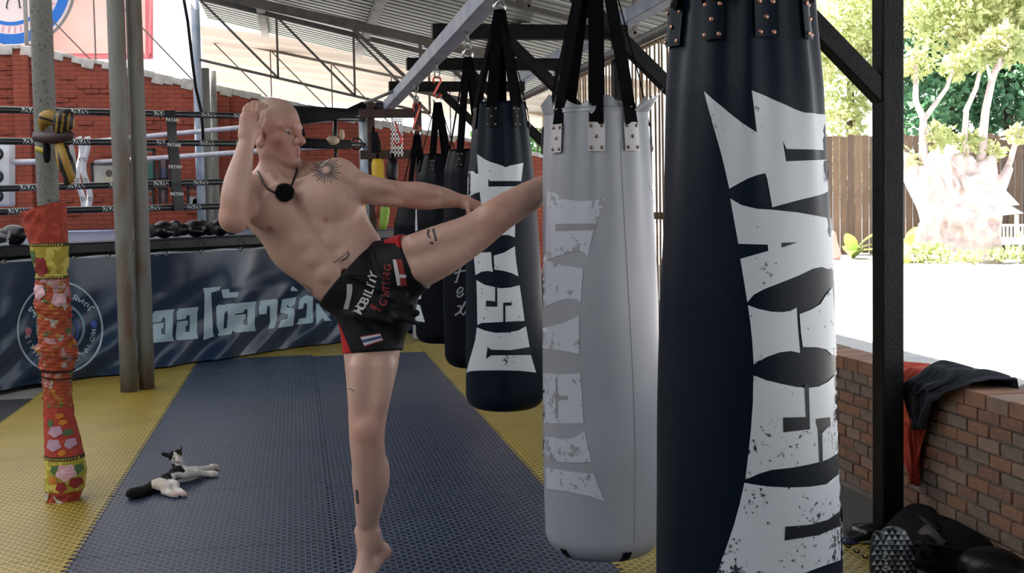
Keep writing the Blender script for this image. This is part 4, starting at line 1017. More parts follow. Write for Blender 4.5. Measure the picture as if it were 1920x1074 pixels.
def decal(bvh, P, name, m, parent, step=3.0, off=0.0015):
    vs, fs = tess(P, step, lambda x, y: hit(bvh, x, y, off))
    if fs: return MB().add(vs, orient(vs, fs, CAM)).build(name, m, parent, smooth=True)
MT['white_thread'] = mat('white embroidery', (0.50, 0.48, 0.50), 0.7); MT['red_thread'] = mat('red embroidery', (0.22, 0.015, 0.015), 0.7); MT['blue_thread'] = mat('blue embroidery', (0.03, 0.05, 0.16), 0.7)
MT['grey_thread'] = mat('grey label cloth', (0.36, 0.35, 0.36), 0.7)
def letter(ch, cx, cy, size, ang, bvh, m, parent, off=0.002, wide=1.0):
    """one letter centred at a pixel, turned by ang degrees"""
    Vt, Ft = text_tris(ch, 0.02)
    if not Ft: return
    A = np.array(Vt); A -= (A.max(0)+A.min(0))/2; A *= size; A[:, 0] *= wide
    a = math.radians(ang); X = cx+A[:, 0]*math.cos(a)-(-A[:, 1])*math.sin(a)*1.0; Y = cy+A[:, 0]*math.sin(a)+(-A[:, 1])*math.cos(a)
    P = [hit(bvh, x, y, off) for x, y in zip(X, Y)]
    if any(p is None for p in P): return
    MB().add(P, orient(P, Ft, CAM)).build('embroidered_letter', m, parent)
for k_, ch in enumerate('MOBILITY'):
    t_ = k_/7; x = 235+t_*118+22*math.sin(t_*3.1); y = 632-t_*290; letter(ch, 620+x/4.472, 440+y/4.472, 23, -66, sh_bvh, MT['white_thread'], shorts, wide=0.8 if ch in 'MO' else 1.0)
for ch, x, y, a_ in (('F', 362, 606, -50), ('I', 395, 622, -55), ('G', 442, 566, -68), ('H', 463, 492, -80), ('T', 463, 446, -84), ('I', 463, 406, -86), ('N', 465, 348, -88), ('G', 478, 275, -90)): letter(ch, 620+x/4.472, 440+y/4.472, 19, a_, sh_bvh, MT['red_thread'], shorts)
decal(sh_bvh, s4([(527, 208), (598, 206), (640, 425), (560, 428)]), 'flag_patch', MT['red_thread'], shorts)
decal(sh_bvh, s4([(522, 210), (550, 208), (575, 330), (635, 335), (632, 358), (578, 360), (585, 420), (557, 424)]), 'flag_cross', MT['white_thread'], shorts, off=0.003)
decal(sh_bvh, s4([(248, 852), (412, 822), (440, 888), (284, 940)]), 'flag_patch', MT['red_thread'], shorts)
decal(sh_bvh, s4([(252, 860), (412, 830), (436, 880), (282, 928)]), 'flag_patch', MT['white_thread'], shorts, off=0.0025); decal(sh_bvh, s4([(262, 882), (418, 846), (428, 866), (272, 906)]), 'flag_stripe', MT['blue_thread'], shorts, off=0.0035)
decal(sh_bvh, s4([(137, 412), (183, 415), (182, 480), (150, 625), (108, 622), (135, 520)]), 'cloth_label', MT['grey_thread'], shorts)
# ink
INK = mat('tattoo ink', (0.035, 0.035, 0.04), 0.5)
def ink(pts, w): decal(body_bvh, stroke(pts, w), 'tattoo', INK, body, 2.5, 0.0010)
for k_ in range(26):
    a_ = 2*math.pi*k_/26; ro = 29 if k_ % 2 else 25
    ink([(611+10*math.cos(a_), 318+9*math.sin(a_)), (611+ro*math.cos(a_), 318+ro*0.92*math.sin(a_))], [2.4, 1.1])
for a0_ in (0, math.pi): ink([(611+8*math.cos(t), 318+7.5*math.sin(t)) for t in np.linspace(a0_, a0_+math.pi, 12)], 1.4)
for P, w in (([(625, 493), (636, 486), (648, 476), (654, 470)], 1.2), ([(640, 489), (650, 484), (655, 476), (651, 473)], 3.0), ([(563, 535), (571, 539), (580, 547), (586, 550)], 4.0), ([(566, 531), (576, 536), (586, 545)], 1.5), ([(804, 430), (802, 440), (807, 446)], 4.0), ([(812, 429), (815, 440), (818, 452)], 4.0), ([(806, 455), (813, 456)], 4.0), ([(653, 728), (660, 730), (664, 733)], 1.6), ([(669, 918), (670, 932), (671, 944)], 5.0)): ink(P, w)
# wireless microphone on a neck cord
mic = thing('neck_microphone', 'fluffy black microphone hanging on a neck cord at the bare chest', 'microphone', onD(533, 372, 3.93))
def cordpt(x, y): return hit(body_bvh, x, y, 0.004)
cp = [p for p in (cordpt(x, y) for x, y in [(484, 322), (487, 333), (493, 345), (502, 355), (514, 362), (526, 366)]) if p is not None]
cp2 = [p for p in (cordpt(x, y) for x, y in [(556, 312), (556, 324), (552, 337), (546, 349), (539, 360), (534, 366)]) if p is not None]
MB().tube(cp, 0.0036, 8).build('cord', MT['black_leather'], mic, smooth=True); MB().tube(cp2, 0.0036, 8).build('cord', MT['black_leather'], mic, smooth=True)
mcp = hit(body_bvh, 533, 367, 0.022)
mb = MB(); r = random.Random(4)
def micfn(u, v):
    a, b_ = u*2*math.pi, v*math.pi; q = 0.027*(1+0.10*math.sin(7*a+3*b_)*math.sin(b_)+0.06*math.sin(13*a)*math.sin(b_))
    return mcp+q*(RT*math.cos(a)*math.sin(b_)*1.05+UP*math.cos(b_)*1.1+BK*math.sin(a)*math.sin(b_)*0.8)
mb.grid(micfn, 40, 24, closed_u=True)
for k_ in range(1600):
    d = norm(np.array([r.gauss(0, 1) for _ in range(3)])); d2_ = norm(d+0.5*np.array([r.gauss(0, 1) for _ in range(3)])); p = mcp+d*0.026; q = p+d2_*r.uniform(0.006, 0.014); sdv = norm(np.cross(d, d2_)+1e-6)*0.0007
    mb.add([p-sdv, p+sdv, q], [(0, 1, 2)])
mb.build('fur_windscreen', MT['black_cloth'], mic, smooth=True)
# ================================================================ the ring
RA = onZ(190, 705); RB = onZ(640, 640); RU = norm(RB-RA); RN = np.array([RU[1], -RU[0], 0.0])   # along its front, and out towards the gym
def ringp(s, dn, z): return RA+RU*s+RN*dn+np.array([0, 0, z-RA[2]])
INS = 0.9
def rope_at(x, y, dn=-INS):
    p = onP(x, y, RA+RN*dn, RN); return (p-RA)@RU, p[2]
SC_ = rope_at(690, 400)[0]            # corner post, distance along the front
S1 = SC_+0.14; S0 = -2.5; RD = 6.0; RZ = 1.055
ring = thing('boxing_ring', 'raised boxing ring with blue canvas, black ropes and dark apron', 'boxing ring', ringp((S0+S1)/2, -RD/2, ZF))
MT['canvas'] = mat('blue ring canvas', (0.022, 0.042, 0.095), 0.55, col2=(0.035, 0.06, 0.12), nscale=2, bump=0.15)
MT['apron'] = mat('black apron vinyl', (0.004, 0.005, 0.008), 0.4, bump=0.2, bscale=20, spec=0.3)
def slab(s0, s1, d0, d1, z0, z1, bev=0.0):
    c_ = ringp((s0+s1)/2, (d0+d1)/2, (z0+z1)/2); R = np.array([RU, -RN, (0, 0, 1)]).T
    return MB().box(c_, (s1-s0, abs(d1-d0), z1-z0), R, 0, bev)
slab(S0, S1, -RD, -0.06, ZF, RZ-0.03).build('platform', MT['apron'], ring)
slab(S0, S1, -RD, -0.02, RZ-0.03, RZ, 0.01).build('canvas', MT['canvas'], ring)
slab(S0, S1+0.02, -0.07, 0.0, RZ-0.09, RZ+0.012, 0.02).build('edge_pad', MT['apron'], ring)
MT['rope_black'] = mat('black rope sleeve', (0.012, 0.014, 0.016), 0.35); MT['rope_grey'] = mat('silver grey rope sleeve', (0.40, 0.40, 0.48), 0.4, col2=(0.30, 0.30, 0.36), nscale=12)
RR = 0.029
ZR = [2.195, 1.925, 1.53, 1.325]
ropes = []
rope_px = [((5, 205.5), (440, 217)), ((5, 264.5), (440, 269)), ((5, 353), (410, 341)), ((5, 397), (400, 387))]
def rope_z(i, s):
    (a, b_) = rope_px[i]; sa, za = rope_at(*a); sb, zb = rope_at(*b_); return za+(zb-za)*(s-sa)/(sb-sa)
for i in range(4):
    pts = [ringp(s, -INS, rope_z(i, s)) for s in np.linspace(S0+0.5, SC_, 30)]
    MB().tube(pts, RR, 12).build('rope', MT['rope_black'], ring, smooth=True)
    pc = pts[-1]
for i, (za, zb) in enumerate(((2.25, 2.285), (1.965, 1.985))):
    pts = [ringp(SC_-0.05-0.0*t, -INS-0.15-t*4.9, za+(zb-za)*(1-t)) for t in np.linspace(0, 1, 20)]
    MB().tube(pts, RR*1.05, 12).build('rope', MT['rope_grey'], ring, smooth=True)
# corner post and its fittings
cp_ = ringp(SC_+0.03, -INS-0.02, 0)
pst = MB().tube([(cp_[0], cp_[1], RZ-0.2), (cp_[0], cp_[1], 2.42)], 0.085, 20).build('corner_post', MT['galv'], ring, smooth=True)
for i in (0, 1):
    zz = (2.36, 2.02)[i] if False else rope_z(i, SC_-0.3)
    a = ringp(SC_-1.15, -INS, rope_z(i, SC_-1.15)+0.015); b_ = ringp(SC_-0.28, -INS+0.01, rope_z(i, SC_-0.28)+(0.06 if i == 0 else 0.0)); e = ringp(SC_-0.06, -INS+0.03, rope_z(i, SC_-0.06)+(0.12 if i == 0 else 0.02))
    if i == 0: MB().tube([a, a*0.55+b_*0.45, b_, e], [0.105, 0.085, 0.05, 0.07], 12).build('rope_cover', MT['black_cloth'], ring, smooth=True)
    else: MB().tube([a, b_], [0.055, 0.05], 12).build('rope_cover', MT['black_cloth'], ring, smooth=True); MB().torus((b_+e)/2, 0.06, 0.009, FW, 16, 8).build('rope_hook', MT['black_leather'], ring, smooth=True)
    MB().torus(ringp(SC_-0.03, -INS+0.07, rope_z(i, SC_)), 0.035, 0.008, RU, 14, 8).build('eye_bolt', MT['steel_grey'], ring, smooth=True)
a = ringp(SC_-1.02, -INS+0.03, rope_z(0, SC_-1.0)); MB().tube([a, a+np.array([0.02, 0, -0.09]), a+np.array([0.05, 0, -0.20])], [0.04, 0.035, 0.03], 10).build('cover_flap', MT['black_cloth'], ring, smooth=True)
# sleeves' lettering: the word is wrapped on the rope's front
def rope_word(i, px, word='PAYAN', h=0.042, m=None):
    s = rope_at(px, rope_px[i][0][1])[0]; V2, F2 = text_tris(word, 0.03); A = np.array(V2); A -= (A.max(0)+A.min(0))/2; k_ = h/(A[:, 1].max()-A[:, 1].min()); A *= k_
    P = []
    for x, y in A:
        zc = rope_z(i, s+x); ang = y/RR; P.append(ringp(s+x*0.95, -INS+(RR+0.0015)*math.cos(ang), zc+(RR+0.0015)*math.sin(ang)))
    MB().add(P, orient(P, F2, CAM)).build('rope_lettering', MT['white_paint'], ring)
for i, pxs_ in enumerate(((55, 146, 222, 300, 388, 448), (58, 150, 222, 305, 385, 452), (52, 140, 218, 300, 374), (30, 205, 283, 362))):
    for q in pxs_: rope_word(i, q)
# vertical spacer strap on the front ropes
sp = rope_at(318, 300)[0]
for i in range(3):
    za, zb = rope_z(i, sp)+0.03, rope_z(i+1, sp)-0.03; pts = [ringp(sp+0.03*(t-0.5)*(1 if i else 0.5)+0.02*i, -INS+0.035+0.012*math.sin(t*math.pi), za+(zb-za)*t) for t in np.linspace(0, 1, 8)]
    band(pts, [0.11-0.02*math.sin(math.pi*t)*(1 if i == 0 else 0) for t in np.linspace(0, 1, 8)], 0.02, RU).build('rope_spacer', MT['apron'], ring, auto=40)
def ring_word(word, s, z, h, dn):
    V2, F2 = text_tris(word, 0.03); A = np.array(V2); A -= (A.max(0)+A.min(0))/2; A *= h/(A[:, 1].max()-A[:, 1].min()); P = [ringp(s+x, dn, z+y) for x, y in A]
    MB().add(P, orient(P, F2, CAM)).build('spacer_lettering', MT['white_paint'], ring)
for z_ in (2.13, 1.90, 1.70, 1.45): ring_word('PAYAN', sp+0.03*(2.13-z_), z_, 0.034, -INS+0.064)
# wavy pale straps with grommets on the far side ropes, and a padded far corner
MT['pad_white'] = mat('white ring pad vinyl', (0.44, 0.44, 0.48), 0.45, col2=(0.36, 0.36, 0.39), nscale=6)
for k_, px_ in enumerate((149, 161)):
    pc_ = onD(px_, 300, 15.2-0.15*k_); pts = [pc_+RT*0.035*math.sin(t*9+k_)+np.array([0, 0, 0.30-1.0*t]) for t in np.linspace(0, 0.94, 40)]
    sw = tag(band(pts, 0.075, 0.012, RT).build('rope_strap', MT['pad_white'], None, smooth=True), ('wavy white strap with round grommets on the far ring ropes', 'second wavy white strap, beside the framed photograph')[k_], 'strap')
    for t in (0.08, 0.33, 0.60, 0.85):
        q = pts[int(t*39)]-FW*0.012; MB().torus(q, 0.022, 0.007, FW, 14, 6).build('grommet', MT['steel_grey'], sw, smooth=True)
cpad = thing('corner_pad', 'tall white ring corner cushion with round emblems', 'ring pad', onD(8, 390, 14.6))
pc_ = onD(6, 326, 14.6); MB().box(pc_, (0.24, 0.2, 0.80), np.array([RT, FW, UP]).T, 0, 0.03).build('cushion', MT['pad_white'], cpad, auto=40)
for dz_ in (0.24, -0.04, -0.28): MB().torus(pc_-FW*0.104+UP*dz_-RT*0.03, 0.06, 0.02, FW, 18, 6).build('emblem', MT['black_leather'], cpad, smooth=True)
q = onD(40, 303, 14.5); tag(MB().tube([onD(27, 304, 14.55), onD(75, 303, 14.2)], 0.035, 12).build('pad_tie_bar', MT['rope_grey'], None, smooth=True), 'short grey padded bar tied to the white corner cushion', 'bar')

# apron banner: a loose vinyl sheet with the gym emblem and lettering
def bdisp(s, z):
    w = 0.95-z
    return 0.03+0.030*math.sin(s*5.1+1.0+0.6*z)*min(1, w*3)+0.018*math.sin(s*11.7-2.2*z)*min(1, w*3)+0.03*max(0, w-0.35)*math.sin(s*2.7+z*6)+0.022*math.sin((s*0.8-z*1.3)*17)*max(0, w-0.2)+0.06*max(0, w-0.6)
def BS(s, z, off=0.0): return ringp(s, bdisp(s, z)+off, z)
def bpx(x, y, off=0.003):
    p = onP(x, y, RA+RN*0.03, RN); s = (p-RA)@RU; z = p[2]
    for _ in range(2):
        p = onP(x, y, RA+RN*(bdisp(s, z)), RN); s = (p-RA)@RU; z = p[2]
    if z < 0.0: z = 0.0
    return BS(s, z, off)
banner = thing('apron_banner', 'dark blue vinyl banner with white lettering hung on the ring apron', 'banner', ringp((S0+S1)/2, 0.03, 0.0))
MT['banner_vinyl'] = mat('navy banner vinyl', (0.006, 0.021, 0.056), 0.25, col2=(0.010, 0.030, 0.075), nscale=1.2, bump=0.12, bscale=5, spec=0.6)
MB().grid(lambda u, v: BS(S0+(S1-S0)*u, 0.012+0.93*v), 420, 60).build('sheet', MT['banner_vinyl'], banner, smooth=True)
MT['hem'] = mat('pale banner hem', (0.42, 0.45, 0.48), 0.5, col2=(0.30, 0.32, 0.35), nscale=6)
MB().grid(lambda u, v: ringp(S0+(S1-S0)*u, 0.022+0.006*math.sin(u*140), 0.925+0.03*v+0.006*math.sin(u*70)), 300, 3).build('hem', MT['hem'], banner, smooth=True)
for k_, px_ in enumerate((6, 138, 203, 252, 310, 378, 452)):
    s = rope_at(px_, 475, 0.03)[0]; MB().torus(ringp(s, 0.035, 0.945), 0.014, 0.004, RN, 12, 6).build('eyelet', MT['steel_grey'], banner, smooth=True)
    MB().tube([ringp(s, 0.04, 0.945), ringp(s+0.03, 0.05, 0.98), ringp(s+0.02, 0.02, 1.04)], 0.004, 6).build('tie', MT['black_cloth'], banner, smooth=True)
MT['banner_white'] = mat('banner white ink', (0.44, 0.56, 0.64), 0.35, col2=(0.26, 0.46, 0.62), nscale=0.8)
def bprint(P, m, name='printed_letter', step=5.0, off=0.004):
    vs, fs = tess(P, step, lambda x, y: bpx(x, y, off))
    if fs: MB().add(vs, orient(vs, fs, CAM)).build(name, m, banner, smooth=True)
def tb(P): return [(270+x/5.189, 520+y/5.189) for x, y in P]
LO = [(78, 360), (98, 328), (292, 308), (280, 360), (275, 560), (288, 618), (90, 635), (66, 618), (82, 452), (188, 440), (188, 485), (165, 500), (165, 552), (203, 555), (205, 392), (180, 390), (165, 425), (80, 440)]
thai = [LO, [(x+237, y-23) for x, y in LO], [(x+798, 232+(y-308)*0.93-0.06*(x-292)*0) for x, y in LO],
 [(570, 105), (745, 90), (730, 125), (650, 150), (660, 330), (668, 540), (680, 572), (575, 612), (582, 400), (585, 160)],
 [(748, 118), (828, 112), (830, 145), (920, 140), (910, 190), (765, 203)],
 [(698, 290), (720, 265), (775, 268), (805, 258), (885, 250), (882, 330), (880, 470), (845, 552), (720, 570), (712, 550), (728, 545), (705, 470)],
 [(1110, 300), (1125, 225), (1290, 210), (1300, 230), (1290, 400), (1265, 495), (1205, 500), (1225, 430), (1220, 270), (1195, 275), (1190, 355), (1118, 360)],
 [(1330, 290), (1340, 215), (1480, 190), (1465, 260), (1420, 290), (1390, 265), (1385, 290), (1450, 300), (1465, 340), (1450, 470), (1300, 490), (1330, 415), (1385, 405), (1400, 360), (1320, 340)],
 [(1420, 130), (1440, 80), (1490, 120), (1490, 135)],
 [(1497, 310), (1510, 210), (1580, 170), (1640, 190), (1640, 430), (1620, 445), (1480, 460), (1510, 400), (1575, 390), (1585, 250), (1555, 250), (1545, 305)],
 [(1665, 465), (1670, 250), (1700, 260), (1740, 330), (1820, 420), (1760, 425), (1730, 390)]]
for P in thai: bprint(tb(P), MT['banner_white'])
bprint(tb([(775, 350), (800, 320), (812, 360), (800, 490), (768, 500), (775, 420)]), MT['banner_vinyl'], 'letter_gap', 4, 0.006)
MT['emblem_white'] = mat('emblem ink', (0.34, 0.42, 0.52), 0.4)
def ringpoly(cx, cy, rx, ry, w, a0, a1, wob=0.0):
    o = []; i_ = []
    for t in np.linspace(a0, a1, 40):
        k_ = 1+wob*math.sin(3*t); o.append((cx+rx*k_*math.cos(t), cy+ry*k_*math.sin(t))); i_.append((cx+(rx-w)*k_*math.cos(t), cy+(ry-w)*k_*math.sin(t)))
    return o+i_[::-1]
for a0, a1 in ((0, math.pi), (math.pi, 2*math.pi)):
    bprint(ringpoly(112, 615, 81, 87, 3.6, a0, a1, 0.012), MT['emblem_white'], 'emblem_ring'); bprint(ringpoly(113, 615, 46, 47, 5.0, a0, a1), mat('emblem blue grey', (0.16, 0.26, 0.38), 0.4), 'emblem_ring')
def arc_text(word, cx, cy, r, a0, da, size, inward=False, ky=1.05):
    a = math.radians(a0)
    for ch in word:
        if ch != ' ':
            V2, F2 = text_tris(ch, 0.01)
            if F2:
                A = np.array(V2); A[:, 0] -= (A[:, 0].max()+A[:, 0].min())/2; A *= size
                rd = np.array([math.cos(a), math.sin(a)*ky]); tg = np.array([-math.sin(a), math.cos(a)*ky])
                if inward: rd_, tg_ = -rd, -tg    # tops point to the centre
                else: rd_, tg_ = rd, tg
                base = np.array([cx, cy])+rd*r; pts = [base+tg_*x+rd_*(y-0.35*size) for x, y in A]
                P = [bpx(x, y, 0.005) for x, y in pts]; MB().add(P, orient(P, F2, CAM)).build('printed_letter', MT['emblem_white'], banner)
        a += math.radians(da)
arc_text('SITTHAI', 112, 615, 63, 166, -9.2, 13, True)
arc_text('MUAYTHAI GYM', 112, 615, 63, 76, -6.4, 12.5, True)
# thai arc: strokes
def th(P): return [(20+x/4.67, 490+y/4.67) for x, y in P]
for P, w in (([(165, 440), (190, 420), (212, 470), (195, 490)], 3.2), ([(152, 432), (185, 395)], 3.0), ([(205, 465), (228, 440)], 3.0), ([(545, 335), (560, 292), (582, 300), (568, 345)], 3.2), ([(555, 320), (575, 327)], 2.6), ([(588, 350), (600, 315)], 3.0), ([(590, 352), (618, 345), (640, 330), (625, 370)], 3.0), ([(640, 390), (655, 360), (680, 375), (668, 400)], 3.2), ([(672, 435), (690, 410), (702, 425)], 3.0), ([(690, 400), (712, 395), (735, 410)], 2.6)): bprint(stroke(th(P), w), MT['emblem_white'], 'printed_letter', 4)
for P, cl in (([(120, 600), (140, 575), (165, 580), (188, 605), (175, 630), (165, 665), (135, 660)], (0.30, 0.10, 0.13)), ([(690, 540), (710, 515), (745, 520), (755, 550), (740, 595), (710, 580)], (0.05, 0.08, 0.40))): bprint(th(P), mat('glove emblem', cl, 0.4), 'glove_emblem', 4)
bprint(stroke(th([(560, 500), (585, 560), (585, 640), (560, 690)]), 3), mat('emblem blue', (0.04, 0.07, 0.35), 0.4), 'emblem_figure', 4)

# boxing gloves: one clay glove, copied
def glove_mesh(name, m, res=0.006):
    g = Clay((-0.12, -0.14, -0.10), (0.12, 0.22, 0.13), res)
    g.ell((0, 0.10, 0.01), (0.078, 0.085, 0.068), None, 0.02); g.ell((0, 0.05, 0.015), (0.072, 0.08, 0.065), None, 0.03); g.ell((0, 0.09, -0.035), (0.06, 0.06, 0.04), None, 0.02)
    g.cap((0.072, 0.01, -0.01), (0.070, 0.095, -0.02), 0.026, 0.028, 0.012)
    g.frus((0, -0.005, 0.0), (0, -0.12, 0.0), 0.052, 0.058, 0.012)
    g.cap((-0.05, 0.155, -0.02), (0.05, 0.155, -0.02), 0.006, 0.006, 0.01, 'sub'); 
    V_, Q_ = g.nets(2); return np_mesh(name, V_, Q_, m)
GM = glove_mesh('glove_body', MT['black_leather'])
cuff_m = MB().lathe([(0.0575, -0.121), (0.061, -0.119), (0.062, -0.085), (0.0585, -0.083)], (0, 0, 0), 24, 0, 1).mesh('cuff_band', MT['black_satin'], True)
def glove(label, loc, rot, sc=1.0, gm=None, group=None, cm=None):
    t = thing('boxing_glove', label, 'boxing glove', loc, group); t.rotation_euler = rot; t.scale = (sc,)*3
    copy_mesh(gm or GM, 'mitt', t); copy_mesh(cm or cuff_m, 'cuff', t); return t
gl = [(296, 449, 0.55, 'black boxing glove on the ring edge, right beside the twin pipes'), (325, 449, 0.2, 'black boxing glove on the ring edge, second from the twin pipes'), (351, 446, 0.9, 'black boxing glove on the ring edge, third from the twin pipes'), (372, 446, 0.3, 'black boxing glove on the ring edge, fourth from the twin pipes'), (404, 445, 0.7, 'black boxing glove on the ring edge, next to the bent elbow'), (420, 444, 0.1, 'black boxing glove on the ring edge, mostly behind the bent elbow')]
for k_, (x, y, a_, lab) in enumerate(gl):
    s, _z = rope_at(x, y, -0.16); dn_ = -0.20-0.34*(k_ % 2); s, _z = rope_at(x, y, dn_); p = ringp(s, dn_, RZ+0.077); glove(lab, p, (0, 0, -0.55+0.5*math.sin(k_*2.3)), 0.95, None, 'gloves along the ring edge')
s, _z = rope_at(18, 455, -0.16); gx = glove('black boxing glove with white lettering on the ring edge by the corner cushion', ringp(s, -0.2, RZ+0.078), (0, 0, -2.2), 1.0)
V2, F2 = text_tris('Fairtex', 0.01); A = np.array(V2); A -= (A.max(0)+A.min(0))/2; A *= 0.06
P = [onP(14+(-y)*220*0.0+y*0+(x*30+0), 446, RA+RN*0.0, RN) for x, y in A]
base_ = onP(14, 448, RA+RN*(-0.055), RN); upv = norm(np.array([0, 0, 1.0])+RU*0.25); P = [base_+upv*x*0.75+RU*(-y)*0.75*-1*-1 for x, y in A]
MB().add(P, orient(P, F2, CAM)).build('glove_lettering', MT['white_paint'], gx).matrix_parent_inverse = (Matrix.LocRotScale(gx.location, gx.rotation_euler, None)).inverted()
# mitt slung on the corner rope
pm_ = thing('focus_mitt', 'black and cream focus mitt hanging from the ring corner rope', 'focus mitt', onD(628, 272, 12.4))
q0, q1 = onD(629, 224, 12.5), onD(627, 262, 12.45)
MB().tube([q0, q0*0.5+q1*0.5, q1, onD(626, 272, 12.45)], [0.035, 0.06, 0.075, 0.03], 14, flat=0.5).build('mitt_back', MT['black_leather'], pm_, smooth=True)
mg = Clay(onD(627, 262, 12.36)-0.2, onD(627, 262, 12.36)+0.2, 0.008); mg.ell(onD(624, 263, 12.38), (0.07, 0.045, 0.05), None, 0.01); mg.ell(onD(641, 252, 12.4), (0.03, 0.03, 0.06), None, 0.01)
V_, Q_ = mg.nets(1); link('mitt_pad', np_mesh('mitt_pad', V_, Q_, mat('cream leather', (0.46, 0.34, 0.24), 0.5)), pm_)
tag(MB().tube([onD(629, 280, 12.4), onD(630, 287, 12.4), onD(629, 300, 12.42)], [0.03, 0.04, 0.035], 12, flat=0.5).build('strap_pad', MT['black_leather'], None, smooth=True), 'small black padded strap end under the hanging mitt', 'strap')
# ================================================================ poles on the left
WD = 5.35
pole = thing('wrapped_pole', 'concrete post with floral cloth padding wrapped round its lower half', 'post', (-1.104, 5.65, ZF))
MB().tube([(-1.104, 5.65, z) for z in (ZF, 0.7, 1.2, 1.32, 1.36, 2.0, 2.8, 3.7)], [0.032, 0.032, 0.034, 0.044, 0.0485, 0.0485, 0.048, 0.047], 20).build('post_core', MT['pipe_old'], pole, smooth=True)
rows = [(389, 40, 121, .06), (425, 48, 124, .02), (455, 57, 126, .01), (475, 60, 127, .02), (500, 66, 127, .04), (512, 71, 124, .02), (522, 68, 128, .03), (545, 68, 129, .05), (575, 66, 131, .06), (592, 72, 132, .05), (620, 72, 132, .04), (640, 74, 137, .06), (652, 70, 140, .05), (662, 79, 143, .04), (676, 78, 137, .05), (700, 80, 134, .05), (740, 83, 134, .03), (780, 84, 137, .02), (820, 86, 148, .01), (850, 87, 154, .01), (880, 88, 160, .01), (914, 87, 156, .01), (926, 88, 150, .05), (940, 88, 147, .04)]
ry = [q[0] for q in rows]
def wrap(y, a, grow=0.0):
    xl = np.interp(y, ry, [q[1] for q in rows]); xr = np.interp(y, ry, [q[2] for q in rows]); wr_ = np.interp(y, ry, [q[3] for q in rows])
    c_ = onD((xl+xr)/2, y, WD); r_ = (xr-xl)/2*WD/F*(1+wr_*(0.6*math.sin(3*a+y*0.21)+0.5*math.sin(7*a-y*0.33)+0.4*math.sin(y*0.9+2*a)))+grow
    t_ = 0.0
    if y < 460: t_ = (460-y)/70*0.03*math.cos(a)
    return c_+r_*(RT*math.cos(a)-np.array([FW[0], FW[1], 0])*math.sin(a))+np.array([0, 0, t_])
def cloth_mat(name, base, spots, sc=28, th=0.60):
    m = mat(name, base, 0.85, bump=0.25, bscale=120); nt = m.node_tree; N = nt.nodes.new; L = nt.links.new; P = nt.nodes['Principled BSDF']
    tc = N('ShaderNodeTexCoord'); last = None
    prev = None
    for i, cl in enumerate(spots):
        nz = N('ShaderNodeTexNoise'); nz.inputs['Scale'].default_value = sc*(1+0.25*i); nz.inputs['Detail'].default_value = 2; mp = N('ShaderNodeMapping'); mp.inputs['Location'].default_value = (3.1*i, 1.7*i, 5.3*i); L(tc.outputs['Object'], mp.inputs['Vector']); L(mp.outputs['Vector'], nz.inputs['Vector'])
        cr = N('ShaderNodeValToRGB'); cr.color_ramp.elements[0].position = th; cr.color_ramp.elements[1].position = th+0.03; L(nz.outputs['Fac'], cr.inputs['Fac'])
        mx = N('ShaderNodeMix'); mx.data_type = 'RGBA'; mx.inputs[7].default_value = (*cl, 1); L(cr.outputs['Color'], mx.inputs[0])
        if prev is None: mx.inputs[6].default_value = (*base, 1)
        else: L(prev, mx.inputs[6])
        prev = mx.outputs[2]
    if prev is not None: L(prev, P.inputs['Base Color'])
    return m
RD_ = (0.28, 0.034, 0.018); YL = (0.33, 0.27, 0.03); ORG = (0.30, 0.05, 0.018)
cl_red = cloth_mat('faded red cloth', RD_, [(0.42, 0.06, 0.03)], 30, 0.55); cl_flor = cloth_mat('torn floral cloth', ORG, [(0.36, 0.19, 0.20), (0.34, 0.31, 0.27), (0.08, 0.12, 0.04), (0.36, 0.15, 0.02)], 15, 0.61)
cl_yel = cloth_mat('yellow cloth', YL, [(0.50, 0.42, 0.08)], 22, 0.52); cl_trim = mat('cloth trim', (0.03, 0.025, 0.01), 0.8)
cl_deep = cloth_mat('deep red cloth', (0.33, 0.035, 0.02), [(0.38, 0.05, 0.03)], 30, 0.55)
def section(y0, y1, m, name='cloth_band', grow=0.0, n=None):
    return MB().grid(lambda u, v: wrap(y0+(y1-y0)*v, 2*math.pi*u, grow), 64, n or max(3, int((y1-y0)/3)), closed_u=True).build(name, m, pole, smooth=True)
secs = {}
secs['a'] = section(389, 458, cl_red); section(455, 461, cl_trim, 'trim', 0.002, 3); secs['b'] = section(460, 512, cl_yel); section(512, 520, cl_yel, 'cloth_band', 0.003); section(516, 521, cl_trim, 'trim', 0.004, 3)
secs['c'] = section(520, 782, cl_flor, 'cloth_band', 0.0, 150); section(650, 690, cl_flor, 'torn_layer', 0.008, 24)
secs['d'] = section(760, 852, cl_deep, 'cloth_band', 0.003); section(850, 857, cl_trim, 'trim', 0.005, 3); secs['e'] = section(856, 916, cl_yel, 'cloth_band', 0.003); section(914, 940, cl_red, 'cloth_band', 0.002)
MB().grid(lambda u, v: wrap(389+10*v, 2*math.pi*u)*(1)+(onD(82, 389, WD)-wrap(389+10*v, 2*math.pi*u))*np.array([1, 1, 0])*(0.03+0.45*v), 48, 4, closed_u=True).build('lining', cloth_mat('blue lining', (0.10, 0.16, 0.30), [(0.5, 0.45, 0.4), (0.45, 0.12, 0.05)], 26, 0.55), pole, smooth=True)
for y in (668, 692, 705): MB().tube([wrap(y+3*math.sin(a+y), a, 0.006) for a in np.linspace(0, 2*math.pi, 40)], 0.0028, 6, cap=False).build('twine', MT['black_cloth'], pole, smooth=True)
def wrap_px(x, y, off):
    xl = np.interp(y, ry, [q[1] for q in rows]); xr = np.interp(y, ry, [q[2] for q in rows]); u = (x-(xl+xr)/2)/((xr-xl)/2); u = max(-0.98, min(0.98, u)); a = math.acos(u); return wrap(y, a, off)
